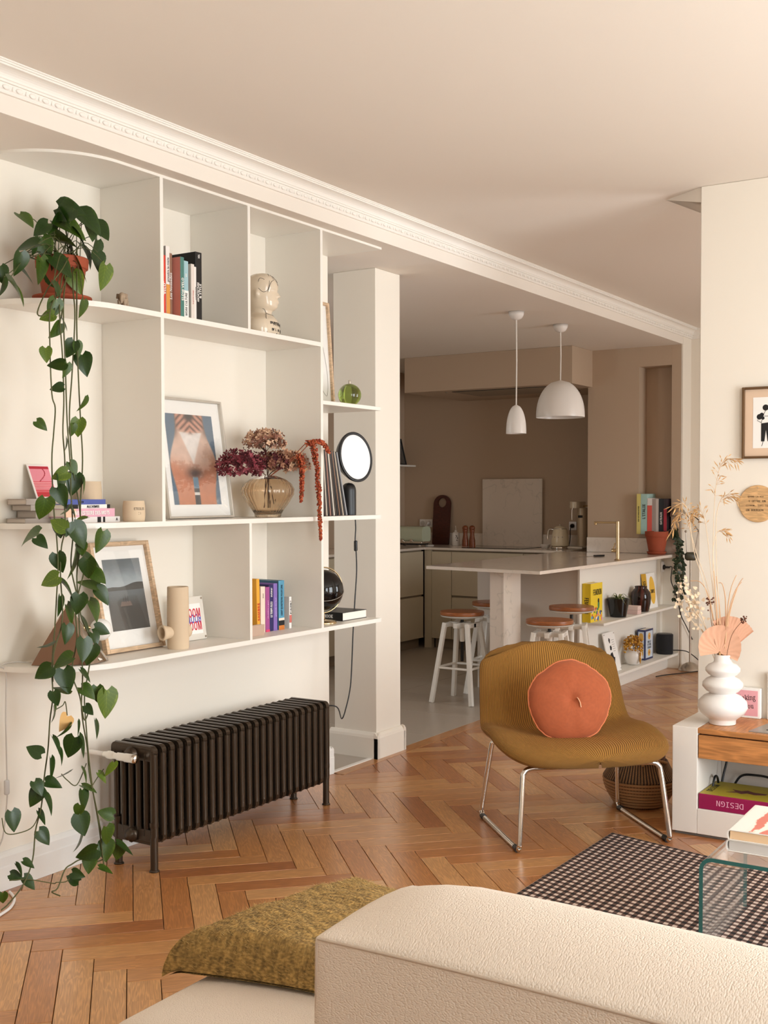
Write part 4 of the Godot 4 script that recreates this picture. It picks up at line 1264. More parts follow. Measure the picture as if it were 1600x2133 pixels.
# ------------------------------------------------------------------ plants
func leaf_mesh(droop, fold):
	return MB.new().sheet(4, 8, func(u, v):
		var s = u * 2.0 - 1.0
		var w = 0.43 * pow(sin(PI * pow(clampf(v * 0.97 + 0.03, 0, 1), 0.62)), 0.85)
		var y = v - 0.16 * (1.0 - v) * pow(absf(s), 1.4) * (1.0 if v < 0.6 else 1.0)
		return Vector3(s * w, y, fold * absf(s) * w - droop * v * v)).done()

func add_leaf(o, m, p, tip, face, size, k):
	var y = tip.normalized()
	var z = (face - y * face.dot(y)).normalized()
	var x = y.cross(z)
	return part(o, "leaf", m, k, Transform3D(Basis(x, y, z).scaled_local(Vector3.ONE * size), p))

func plant():
	var c = Vector3(2.868, 2.079, -3.192)
	var o = thing("trailing_plant", "trailing pothos in a terracotta pot on the top left shelf, its vines reaching the floor", "plant", c)
	part(o, "saucer", MB.new().lathe([Vector2(0, 0), Vector2(0.085, 0), Vector2(0.100, 0.016), Vector2(0.104, 0.020), Vector2(0.103, 0.025), Vector2(0.098, 0.025), Vector2(0.088, 0.008), Vector2(0, 0.008)], 44), M.clay)
	part(o, "pot", MB.new().lathe([Vector2(0, 0.009), Vector2(0.064, 0.009), Vector2(0.066, 0.012), Vector2(0.083, 0.125), Vector2(0.083, 0.125), Vector2(0.091, 0.127), Vector2(0.093, 0.158), Vector2(0.091, 0.162), Vector2(0.084, 0.162), Vector2(0.081, 0.150), Vector2(0, 0.145)], 44), M.clay)
	part(o, "soil", MB.new().lathe([Vector2(0.080, 0.143), Vector2(0.05, 0.152), Vector2(0, 0.155)], 24), M.soil)
	var lm = [leaf_mesh(0.15, 0.25), leaf_mesh(0.28, 0.35), leaf_mesh(0.08, 0.18)]
	var km = [M.leaf_dark, M.leaf_mid, M.leaf_light]
	# px, py, length, direction of the tip (0 right, 90 down), tone
	var crown = [[150, 438, 56, 20, 0], [132, 445, 52, 160, 0], [56, 458, 45, 35, 1], [84, 478, 40, 140, 0], [138, 458, 46, 70, 0], [150, 474, 68, 20, 1], [190, 462, 62, 42, 0], [214, 482, 46, 58, 0], [192, 480, 48, 85, 1], [140, 500, 66, 8, 1], [55, 512, 48, 165, 0], [70, 516, 34, 70, 0], [94, 520, 50, 82, 1], [66, 538, 48, 20, 0], [40, 552, 50, 112, 0], [54, 570, 52, 42, 0], [85, 566, 56, 100, 1], [200, 522, 46, 82, 0], [184, 534, 50, 62, 0], [205, 546, 42, 80, 0], [216, 580, 54, 112, 2], [130, 556, 60, 42, 0], [170, 562, 56, 62, 2], [124, 588, 50, 42, 0], [160, 590, 46, 72, 2], [118, 602, 34, 60, 0], [40, 606, 64, 48, 1], [4, 574, 38, 90, 0], [6, 598, 44, 105, 0], [110, 646, 46, 100, 1], [97, 660, 32, 165, 2], [171, 645, 38, 100, 1], [135, 676, 32, 70, 0], [115, 690, 40, 112, 1], [112, 470, 46, 120, 0], [170, 500, 50, 60, 0], [105, 545, 46, 60, 0], [150, 530, 50, 90, 0]]
	var vine = [[96, 740, 32, 80, 2], [116, 760, 38, 172, 0], [146, 728, 38, 110, 0], [162, 730, 34, 88, 1], [138, 772, 32, 100, 1], [176, 760, 46, 68, 0], [117, 808, 28, 172, 0], [173, 842, 36, 92, 1], [87, 886, 28, 30, 1], [163, 892, 38, 92, 2], [150, 898, 28, 100, 1], [138, 926, 28, 90, 0], [153, 976, 30, 70, 1], [124, 990, 36, 160, 2], [127, 1008, 38, 92, 0], [153, 1010, 46, 92, 0], [174, 1014, 36, 92, 1], [128, 1036, 44, 82, 0], [90, 1062, 50, 110, 1], [138, 1062, 34, 130, 1], [154, 1068, 32, 60, 0], [165, 1083, 34, 172, 2], [120, 1092, 38, 200, 2], [125, 1104, 38, 92, 0], [142, 1104, 32, 92, 0], [167, 1118, 56, 62, 0], [58, 1120, 54, 158, 1], [87, 1130, 32, 32, 0], [209, 1130, 48, 112, 1], [170, 1144, 30, 90, 1], [153, 1176, 66, 86, 1], [191, 1168, 50, 42, 0], [183, 1186, 44, 100, 0], [124, 1174, 42, 92, 0], [103, 1210, 42, 168, 2], [181, 1216, 46, 200, 1], [206, 1202, 40, 38, 1], [143, 1226, 50, 50, 0], [216, 1242, 42, 62, 0], [163, 1260, 44, 92, 0], [124, 1264, 44, 92, 0], [147, 1282, 46, 82, 1], [198, 1272, 48, 62, 1],
		[180, 1308, 48, 62, 0], [214, 1313, 34, 20, 0], [199, 1332, 30, 62, 0], [140, 1322, 40, 92, 0], [96, 1344, 38, 150, 0], [174, 1356, 50, 92, 0], [128, 1378, 46, 158, 1], [187, 1366, 44, 100, 0], [89, 1402, 42, 152, 0], [138, 1420, 52, 72, 0], [179, 1408, 34, 62, 0], [125, 1436, 38, 172, 1], [116, 1456, 32, 70, 0], [184, 1442, 38, 30, 1], [222, 1468, 60, 96, 2], [203, 1448, 36, 92, 1], [114, 1488, 36, 92, 1], [134, 1524, 38, 112, 0], [163, 1518, 32, 92, 0], [201, 1520, 40, 82, 0], [186, 1480, 26, 60, 0], [119, 1552, 40, 62, 0], [148, 1558, 48, 122, 0], [171, 1556, 48, 82, 0], [70, 1563, 36, 200, 0], [128, 1576, 36, 82, 0], [107, 1604, 48, 102, 0], [131, 1614, 36, 150, 0], [112, 1632, 36, 5, 0], [81, 1642, 34, 40, 0], [73, 1662, 42, 110, 0], [102, 1672, 50, 52, 0], [88, 1704, 34, 60, 0], [28, 1712, 44, 72, 0], [93, 1745, 38, 62, 0], [228, 1604, 36, 120, 2], [214, 1620, 28, 60, 2], [177, 1616, 36, 62, 1], [187, 1643, 36, 20, 1], [174, 1668, 44, 72, 0], [163, 1690, 28, 120, 1], [171, 1720, 50, 82, 0], [219, 1694, 34, 200, 1], [166, 1756, 42, 112, 0], [224, 1742, 44, 92, 1], [221, 1774, 44, 92, 1], [180, 1780, 46, 158, 0], [186, 1802, 38, 92, 1], [222, 1812, 32, 30, 1], [262, 1768, 44, 42, 0], [246, 1776, 36, 110, 1], [41, 1812, 30, 70, 0], [35, 1826, 28, 20, 0], [62, 1840, 36, 52, 0], [61, 1800, 28, 40, 0], [163, 1822, 28, 20, 0], [6, 1872, 26, 112, 1], [150, 1830, 30, 200, 0]]
	var stems = [
		[[150, 520], [135, 590], [106, 640], [104, 720], [108, 820], [115, 850], [112, 900], [108, 960], [112, 1060], [118, 1120], [121, 1180], [118, 1240], [114, 1310], [108, 1390], [110, 1450], [104, 1500], [100, 1560], [92, 1620], [86, 1680], [74, 1730], [68, 1790], [50, 1840], [20, 1880], [2, 1896]],
		[[150, 520], [128, 585], [124, 650], [130, 740], [133, 830], [131, 900], [135, 960], [134, 1040], [136, 1100], [128, 1140], [126, 1200], [130, 1290], [112, 1360], [110, 1420]],
		[[150, 520], [136, 590], [132, 650], [136, 760], [140, 880], [146, 960], [148, 1030], [152, 1110], [148, 1180], [162, 1250], [166, 1320], [172, 1400], [170, 1480], [182, 1560], [186, 1610], [200, 1680], [212, 1740], [224, 1785]],
		[[150, 520], [152, 600], [156, 660], [150, 780], [145, 850], [146, 900], [152, 980], [166, 1060], [168, 1130], [160, 1200], [168, 1280], [190, 1340], [184, 1400], [176, 1450], [180, 1520], [186, 1590], [194, 1650], [206, 1720], [216, 1800]],
		[[160, 520], [160, 600], [160, 690], [164, 800], [168, 880], [172, 960], [168, 1040], [168, 1100], [176, 1180], [158, 1260], [160, 1330], [150, 1400], [166, 1450], [176, 1500], [188, 1470]],
		[[150, 520], [130, 560], [100, 600], [78, 650], [92, 656], [118, 630], [130, 600]],
		[[86, 1680], [70, 1720], [40, 1735], [12, 1735], [4, 1704]],
		[[112, 1480], [130, 1470], [136, 1462], [140, 1490]],
		[[20, 1834], [60, 1832], [110, 1840], [118, 1838], [140, 1835], [155, 1812]],
		[[224, 1785], [200, 1795], [170, 1790], [150, 1800], [135, 1812], [120, 1850], [108, 1858], [125, 1866]],
		[[180, 1590], [160, 1635], [140, 1625], [128, 1612]], [[190, 1640], [206, 1615], [216, 1602]]]
	var sm = MB.new()
	for q in stems:
		var pts = []
		for i in q.size():
			var e = q[i]
			var z = -2.985 + 0.012 * sin(i * 1.9 + q[0][0])
			if e[1] < 560: z = -3.17
			elif e[1] < 640: z = -3.05
			var p = pix(e[0], e[1], 2, z)
			if p.y < 0.012:
				p = pix(e[0], e[1], 1, 0.012)
			pts.append(p - c)
		var s = smooth(pts, 5)
		part(o, "stem", MB.new().tube(s, 0.0024 if q.size() > 6 else 0.0018, 6), M.stem)
	var all = []
	for e in crown: all.append([e, true])
	for e in vine: all.append([e, false])
	for w in all:
		var e = w[0]
		var z = -2.975 + rng.randf_range(-0.02, 0.03)
		if w[1]: z = -3.14 + rng.randf_range(-0.03, 0.06) if e[1] < 600 else -3.0
		var p = pix(e[0], e[1], 2, z)
		if p.y < 0.02: p = pix(e[0], e[1], 1, 0.02 + rng.randf() * 0.02)
		var dist = -(p - EYE).dot(BZ)
		var size = e[2] * dist / F * 1.0
		var a = deg_to_rad(e[3])
		var tip = BX * cos(a) - BY * sin(a) + Vector3(rng.randf_range(-0.3, 0.3), rng.randf_range(-0.1, 0.1), rng.randf_range(-0.1, 0.3))
		var face = Vector3(rng.randf_range(-0.9, 0.7), rng.randf_range(-0.2, 0.8), 0.7)
		tip = tip.normalized()
		add_leaf(o, lm[rng.randi() % 3], p - c - tip * size * 0.5, tip, face, size, km[e[4]])
		if w[1]:                        # leaf stalks of the crown
			var b = p - c - tip * size * 0.5
			var f = Vector3(rng.randf_range(-0.05, 0.05), 0.15, rng.randf_range(-0.05, 0.05))
			sm.tube(smooth([f, (f + b) * 0.5 + Vector3(0, 0.05, 0.01), b], 4), 0.0016, 5)
	part(o, "leaf_stalks", sm, M.stem)
	var dead = pix(140, 1492, 2, -2.97) - c
	add_leaf(o, lm[1], dead, Vector3(-0.6, -0.5, 0.3), Vector3(-0.3, 0.3, 1), 0.06, mat(col(214, 168, 104), 0.7)).set_meta("label", "withered tan leaf")

# ------------------------------------------------------------------ kitchen
func base_unit(label, x0, x1, z0, z1, face, split, group):   # a base cabinet; face 0 looks to +z, face 1 to -x
	var c = Vector3((x0 + x1) / 2, 0, (z0 + z1) / 2)
	var o = thing("base_cabinet", label, "cabinet", c, 0.0, group)
	var hx = (x1 - x0) / 2; var hz = (z1 - z0) / 2
	var t = 0.02
	var a = Vector3(-hx, 0.09, -hz); var b = Vector3(hx, 0.895, hz)
	var bk = [Vector3(-hx, 0, -hz), Vector3(hx, 0.09, hz)]
	if face == 0:
		b.z -= t; bk[1].z -= 0.05
	else:
		a.x += t; bk[0].x += 0.07
	part(o, "carcass", MB.new().span(a, b, 0.001), M.plinth)
	part(o, "plinth", MB.new().span(bk[0], bk[1], 0.001), M.plinth)
	var ys = split
	for i in ys.size() - 1:
		var y0 = ys[i] + 0.002; var y1 = ys[i + 1] - (0.016 if i == ys.size() - 2 or ys.size() > 2 else 0.016)
		var f = MB.new()
		if face == 0: f.span(Vector3(-hx + 0.0015, y0, hz - t), Vector3(hx - 0.0015, y1, hz), 0.0015)
		else: f.span(Vector3(-hx, y0, -hz + 0.0015), Vector3(-hx + t, y1, hz - 0.0015), 0.0015)
		part(o, "door" if ys.size() == 2 else "drawer_front", f, M.cabinet)
	return o

func kitchen():
	var g = "cream handleless base cabinets of the kitchen"
	var xs = [9.045, 8.445, 7.845, 7.245, 6.645]
	for i in xs.size():
		base_unit(["cream two-drawer cabinet at the corner end of the left kitchen run", "cream two-drawer cabinet second from the kitchen corner in the left run", "cream two-drawer cabinet third from the kitchen corner in the left run", "cream two-drawer cabinet fourth from the kitchen corner in the left run", "cream two-drawer cabinet fifth from the kitchen corner in the left run"][i], xs[i] - 0.6, xs[i], -5.94, -5.355, 0, [0.09, 0.485, 0.897], g)
	single("corner_filler", MB.new().span(Vector3(9.066, 0.0, -5.355), Vector3(9.12, 0.895, -5.281), 0.001), M.cabinet, "narrow cream filler strip in the inner corner of the kitchen cabinets", "panel")
	base_unit("cream full-height door cabinet beside the kitchen corner filler", 9.062, 9.68, -5.279, -5.072, 1, [0.09, 0.897], g)
	base_unit("cream drawer cabinet under the hob, seen left of the marble leg", 9.062, 9.68, -5.070, -4.36, 1, [0.09, 0.487, 0.897], g)
	base_unit("cream drawer cabinet hidden mostly behind the peninsula", 9.062, 9.68, -4.358, -3.96, 1, [0.09, 0.487, 0.897], g)
	var wt = MB.new()
	wt.at(Transform3D(Basis(Vector3(1, 0, 0), Vector3(0, 0, -1), Vector3(0, 1, 0)), Vector3.ZERO))
	wt.prism([Vector2(6.0, 5.949), Vector2(6.0, 5.335), Vector2(9.045, 5.335), Vector2(9.045, 3.952), Vector2(9.689, 3.952), Vector2(9.689, 5.949)], 0.897, 0.917)
	single("worktop", wt, M.stone, "pale stone worktop running round the kitchen corner", "worktop")
	# upstands, splash panel, hob
	single("upstand", MB.new().span(Vector3(9.672, 0.917, -5.94), Vector3(9.69, 1.030, -3.76), 0.001), M.stone, "low stone upstand along the taupe kitchen back wall", "upstand")
	single("splashback", MB.new().span(Vector3(9.650, 0.917, -5.066), Vector3(9.671, 1.541, -4.454), 0.002), M.stone, "upright marble splash panel behind the hob", "splashback")
	single("upstand", MB.new().span(Vector3(9.010, 0.918, -3.750), Vector3(9.034, 1.040, -2.985), 0.0015), M.stone, "low stone upstand under the tall wall niche behind the tap", "upstand")
	single("hob", MB.new().span(Vector3(9.12, 0.917, -5.00), Vector3(9.60, 0.921, -4.42), 0.001), mat(col(22, 18, 18), 0.06), "flat black glass hob let into the back worktop", "hob")
	# hood box
	var ho = thing("extractor_hood", "taupe boxed extractor hood hung under the kitchen ceiling", "extractor hood", Vector3(9.15, 2.285, -4.50))
	part(ho, "box", MB.new().span(Vector3(-0.535, 0, -0.79), Vector3(0.53, 0.3025, 0.785), 0.002), M.taupe)
	part(ho, "filter_panel", MB.new().span(Vector3(-0.40, -0.006, -0.36), Vector3(0.10, 0.001, 0.56), 0.001), M.plinth)
	part(ho, "filter_slot", MB.new().span(Vector3(-0.42, -0.004, -0.38), Vector3(0.12, 0.001, 0.58), 0.001), M.dark)
	for e in [-0.45, -0.30]: part(ho, "spotlight", MB.new().lathe([Vector2(0, -0.005), Vector2(0.012, -0.005), Vector2(0.014, 0.0), Vector2(0, 0.001)], 16), M.steel, xf(Vector3(-0.3 + e * 0.2, 0, e)))
	# wall shelf with a black picture on the left kitchen wall
	single("wall_shelf", MB.new().span(Vector3(8.55, 1.666, -5.949), Vector3(9.60, 1.682, -5.765), 0.001), M.shelf, "thin white wall shelf high in the kitchen corner", "shelf")
	var bf = thing("framed_print", "black picture leaning on the small kitchen wall shelf", "picture", Vector3(9.41, 1.682, -5.845))
	bf.rotation_degrees.x = -14
	frame(bf, 0.26, 0.26, 0.010, 0.016, M.black, mat(col(24, 22, 22), 0.4), null, 0, 0, 0, 0)
	# things on the back worktop
	var h = 0.917
	var cb = thing("chopping_board", "long dark wooden chopping board with a round hole, leaning on the kitchen wall", "chopping board", Vector3(9.605, h, -5.50))
	cb.rotation_degrees = Vector3(-5.5, -90, 0)
	var poly = []
	poly.append_array(arc(Vector2(0.072, 0.018), 0.018, -90, 0, 5))
	poly.append_array(arc(Vector2(0.004, 0.390), 0.088, 0, 90, 10))
	poly.append_array(arc(Vector2(-0.004, 0.390), 0.088, 90, 180, 10))
	poly.append_array(arc(Vector2(-0.072, 0.018), 0.018, 180, 270, 5))
	var cs = CSGPolygon3D.new()
	cs.name = "blade"
	cs.polygon = PackedVector2Array(poly)
	cs.depth = 0.022
	cs.material = M.board
	var hole = CSGCylinder3D.new()
	hole.name = "hole"
	hole.operation = CSGShape3D.OPERATION_SUBTRACTION
	hole.radius = 0.046
	hole.height = 0.1
	hole.sides = 32
	hole.material = M.board
	hole.rotation_degrees.x = 90
	hole.position = Vector3(0, 0.405, -0.01)
	cs.add_child(hole)
	cb.add_child(cs)
	var so = thing("oil_bottle", "white ceramic oil bottle with black drops and a metal spout by the chopping board", "bottle", Vector3(9.50, h, -5.268))
	part(so, "body", MB.new().lathe([Vector2(0, 0), Vector2(0.034, 0), Vector2(0.036, 0.004), Vector2(0.0375, 0.08), Vector2(0.036, 0.112), Vector2(0.026, 0.124), Vector2(0.013, 0.130), Vector2(0.012, 0.146), Vector2(0, 0.147)], 28), M.porcelain)
	part(so, "spout", MB.new().tube(smooth([Vector3(0, 0.146, 0), Vector3(0, 0.172, -0.002), Vector3(-0.002, 0.186, -0.006)], 4), 0.0042, 8), M.steel)
	for e in [[0.090, 0.2, 0.0075], [0.072, -0.05, 0.008], [0.075, 0.35, 0.006], [0.052, 0.12, 0.007], [0.098, 0.4, 0.005]]:
		var a = PI * 0.72 + e[1]
		part(so, "drop_motif", MB.new().at(Transform3D(Basis.from_scale(Vector3(1, 1.4, 1)), Vector3(cos(a) * 0.0345, e[0], sin(a) * 0.0345))).ball(Vector3.ZERO, e[2] * 0.7, 10), M.ink)
	var mp = [Vector2(0, 0), Vector2(0.030, 0), Vector2(0.030, 0.0), Vector2(0.031, 0.02), Vector2(0.029, 0.036), Vector2(0.031, 0.04), Vector2(0.028, 0.046), Vector2(0.030, 0.052), Vector2(0.026, 0.068), Vector2(0.020, 0.11), Vector2(0.022, 0.135), Vector2(0.026, 0.146), Vector2(0.022, 0.150), Vector2(0.026, 0.157), Vector2(0.028, 0.170), Vector2(0.024, 0.184), Vector2(0.012, 0.192), Vector2(0, 0.194)]
	var pm = thing("pepper_mill", "turned brown wooden mill next to the white oil bottle", "pepper mill", Vector3(9.44, h, -5.135), 0, "pair of wooden mills")
	part(pm, "body", MB.new().lathe(mp, 28), M.mill)
	part(pm, "knob", MB.new().ball(Vector3(0, 0.198, 0), 0.006, 10), M.steel)
	copy(pm, "turned brown wooden mill nearer the marble splash panel", Vector3(9.45, h, -5.068), 0.6, "pair of wooden mills")
	# toaster
	var to = thing("toaster", "rounded pale green toaster with chrome trim at the left end of the kitchen worktop", "toaster", Vector3(9.30, h, -5.63))
	var sec = []
	for e in rounded(0.165, 0.150, 0.045, 6): sec.append(e + Vector2(0, 0.107))
	part(to, "shell", MB.new().prism(sec, -0.15, 0.15), mat(col(196, 202, 176), 0.15))
	part(to, "end_cap", MB.new().prism(rounded(0.16, 0.15, 0.045, 6).map(func(p): return p + Vector2(0, 0.107)), 0.149, 0.158), mat(col(196, 202, 176), 0.15))
	part(to, "chrome_band", MB.new().span(Vector3(-0.087, 0.022, -0.155), Vector3(0.087, 0.046, 0.160), 0.006), M.chrome)
	part(to, "slot_plate", MB.new().span(Vector3(-0.045, 0.178, -0.12), Vector3(0.045, 0.187, 0.12), 0.004), M.chrome)
	part(to, "base_plate", MB.new().span(Vector3(-0.075, 0.010, -0.14), Vector3(0.075, 0.024, 0.14), 0.003), M.black)
	for e in [[-0.06, -0.12], [0.06, -0.12], [-0.06, 0.12], [0.06, 0.12]]: part(to, "foot", MB.new().lathe([Vector2(0, 0), Vector2(0.014, 0), Vector2(0.016, 0.012), Vector2(0, 0.012)], 14), M.chrome, xf(Vector3(e[0], 0, e[1])))
	for e in [-0.05, 0.05]: part(to, "knob", MB.new().at(Transform3D(Basis(Vector3(0, 0, 1), PI / 2), Vector3(-0.082, 0.05, e))).lathe([Vector2(0.016, 0), Vector2(0.016, 0.016), Vector2(0.013, 0.018), Vector2(0, 0.018)], 18), M.chrome)
	# kettle
	var ke = thing("kettle", "rounded cream electric kettle with a chrome handle on the back worktop", "kettle", Vector3(9.42, h, -4.172))
	part(ke, "body", MB.new().lathe([Vector2(0, 0.024), Vector2(0.074, 0.024), Vector2(0.078, 0.03), Vector2(0.079, 0.06), Vector2(0.075, 0.11), Vector2(0.064, 0.160), Vector2(0.058, 0.176), Vector2(0.058, 0.176), Vector2(0.055, 0.182), Vector2(0.04, 0.195), Vector2(0.016, 0.202), Vector2(0, 0.203)], 40), mat(col(240, 226, 196), 0.12))
	part(ke, "base", MB.new().lathe([Vector2(0, 0), Vector2(0.076, 0), Vector2(0.080, 0.006), Vector2(0.078, 0.018), Vector2(0.070, 0.024), Vector2(0, 0.024)], 36), M.chrome)
	part(ke, "lid_ring", MB.new().lathe([Vector2(0.0585, 0.173), Vector2(0.060, 0.176), Vector2(0.0585, 0.179)], 36), M.steel)
	part(ke, "lid_knob", MB.new().ball(Vector3(0, 0.210, 0), 0.008, 12), M.chrome)
	part(ke, "handle", MB.new().tube(smooth([Vector3(0, 0.165, -0.058), Vector3(0, 0.172, -0.085), Vector3(0, 0.160, -0.108), Vector3(0, 0.115, -0.118), Vector3(0, 0.082, -0.120)], 5), 0.009, 10), M.chrome)
	for k in 4:
		var a = PI + deg_to_rad(-38 + k * 26)
		part(ke, "raised_letter", MB.new().box(Vector3.ZERO, Vector3(0.010, 0.009, 0.003), 0.001), M.steel, Transform3D(Basis(Vector3.UP, PI / 2 - a), Vector3(cos(a) * 0.0755, 0.105, sin(a) * 0.0755)))
	single("spoon_rest", MB.new().lathe([Vector2(0, 0), Vector2(0.03, 0), Vector2(0.046, 0.024), Vector2(0.050, 0.034), Vector2(0.046, 0.034), Vector2(0.03, 0.010), Vector2(0, 0.008)], 28), M.porcelain, "small white spoon rest left of the kettle", "spoon rest", Vector3(9.44, h, -4.325))
	# sparkling water maker
	var sd = thing("water_carbonator", "slim beige sparkling water maker at the right end of the back worktop", "water carbonator", Vector3(9.50, h, -4.015))
	var bg = mat(col(196, 176, 148), 0.3, 0.3)
	part(sd, "foot", MB.new().span(Vector3(-0.13, 0, -0.07), Vector3(0.06, 0.026, 0.075), 0.008), mat(col(222, 212, 196), 0.3))
	part(sd, "column", MB.new().lathe([Vector2(0, 0.02), Vector2(0.046, 0.02), Vector2(0.046, 0.36), Vector2(0.046, 0.36), Vector2(0, 0.36)], 30), bg, xf(Vector3(0.0, 0, 0.02)))
	part(sd, "head", MB.new().prism(rounded(0.20, 0.095, 0.046, 8), 0.0, 0.055), mat(col(222, 208, 184), 0.25, 0.2), Transform3D(Basis(Vector3(1, 0, 0), Vector3(0, 0, -1), Vector3(0, 1, 0)), Vector3(-0.06, 0.36, 0.0)))
	part(sd, "nozzle", MB.new().tube([Vector3(-0.10, 0.36, -0.03), Vector3(-0.10, 0.335, -0.035), Vector3(-0.10, 0.255, -0.035)], 0.005, 8), M.chrome)
	part(sd, "lever", MB.new().tube([Vector3(-0.05, 0.375, 0.05), Vector3(-0.06, 0.380, 0.10)], 0.007, 8), M.brass)
	part(sd, "dark_label", MB.new().box(Vector3(-0.048, 0.285, 0.02), Vector3(0.006, 0.022, 0.042), 0.001), M.ink)
	# sockets
	var plate = func(label, p, n, plugged):
		var o = thing("wall_socket", label, "socket", p)
		for k in n:
			part(o, "plate", MB.new().box(Vector3(0, 0, (k - (n - 1) / 2.0) * 0.072), Vector3(0.010, 0.078, 0.072), 0.002), M.porcelain)
			part(o, "well", MB.new().at(Transform3D(Basis(Vector3(0, 0, 1), PI / 2), Vector3(-0.005, 0, (k - (n - 1) / 2.0) * 0.072))).lathe([Vector2(0.024, 0), Vector2(0.024, 0.002), Vector2(0, 0.002)], 20), mat(col(206, 198, 190), 0.5))
		if plugged:
			var z = (n - 1) / 2.0 * 0.072
			part(o, "plug", MB.new().at(Transform3D(Basis(Vector3(0, 0, 1), PI / 2), Vector3(-0.007, 0, z))).lathe([Vector2(0.019, 0), Vector2(0.018, 0.02), Vector2(0.008, 0.035), Vector2(0, 0.036)], 16), plugged)
			part(o, "flex", MB.new().tube(smooth([Vector3(-0.04, 0, z), Vector3(-0.055, -0.04, z), Vector3(-0.04, -0.13, z - 0.01), Vector3(-0.05, -0.19, z - 0.02)], 5), 0.004, 7), plugged)
	plate.call("double wall socket with a white plug behind the chopping board", Vector3(9.684, 1.118, -5.70), 2, M.porcelain)
	plate.call("single wall socket with a dark plug behind the kettle", Vector3(9.684, 1.112, -4.165), 1, M.black)
	var cw = []
	for e in [[878, 1128], [890, 1126], [898, 1124], [896, 1129], [880, 1131], [872, 1128]]: cw.append(pix(e[0], e[1], 0, 9.35))
	for i in cw.size(): cw[i] = Vector3(cw[i].x - 0.02 * sin(i * 2.0), h + 0.004, -5.46 - 0.03 * cos(i * 1.3))
	var cl = []
	for p in smooth(cw, 5): cl.append(p - cw[0])
	single("white_flex", MB.new().tube(cl, 0.0035, 7), M.porcelain, "short loop of white flex lying beside the toaster", "cable", cw[0])
	# two pendant lamps over the peninsula
	pendant("narrow white bell pendant lamp hanging left over the peninsula", Vector3(6.829, 0, -3.337), 1.985, 0.190, 0.066)
	pendant("wide white dome pendant lamp hanging right over the peninsula", Vector3(7.519, 0, -3.331), 2.200, 0.262, 0.170)

func pendant(label, p, top, h, r):
	var o = thing("pendant_lamp", label, "pendant lamp", Vector3(p.x, top - h, p.z), 0.0, "white pendant lamps over the peninsula")
	var out = []
	for i in 15:
		var t = i / 14.0
		var k = pow(sin(t * PI / 2), 0.85)
		out.append(Vector2(r * (1.0 - pow(1.0 - t, 2.6)) if false else r * pow(1.0 - pow(1.0 - t, 2.3), 0.52), h * (1.0 - t)))
	out[0] = Vector2(0.0, h)
	out.reverse()
	var pr = []
	for i in range(out.size() - 1, -1, -1): pr.append(Vector2(maxf(out[i].x - 0.003, 0.0), maxf(out[i].y - 0.003, 0.0)))
	for q in out: pr.append(q)
	part(o, "shade", MB.new().lathe(pr, 48), M.porcelain)
	part(o, "bulb", MB.new().lathe([Vector2(0, h * 0.42), Vector2(0.018, h * 0.44), Vector2(0.028, h * 0.55), Vector2(0.022, h * 0.70), Vector2(0.016, h * 0.95), Vector2(0, h * 0.95)], 18), M.print_white)
	part(o, "cord", MB.new().tube([Vector3(0, h - 0.004, 0), Vector3(0.002, h + (2.55 - top) * 0.5, 0.002), Vector3(0, h + 2.55 - top, 0)], 0.0045, 8), M.white)
	var cy = h + 2.588 - top
	part(o, "ceiling_rose", MB.new().lathe([Vector2(0, cy - 0.055), Vector2(0.018, cy - 0.054), Vector2(0.036, cy - 0.044), Vector2(0.048, cy - 0.024), Vector2(0.052, cy - 0.001), Vector2(0, cy - 0.001)], 32), M.porcelain)

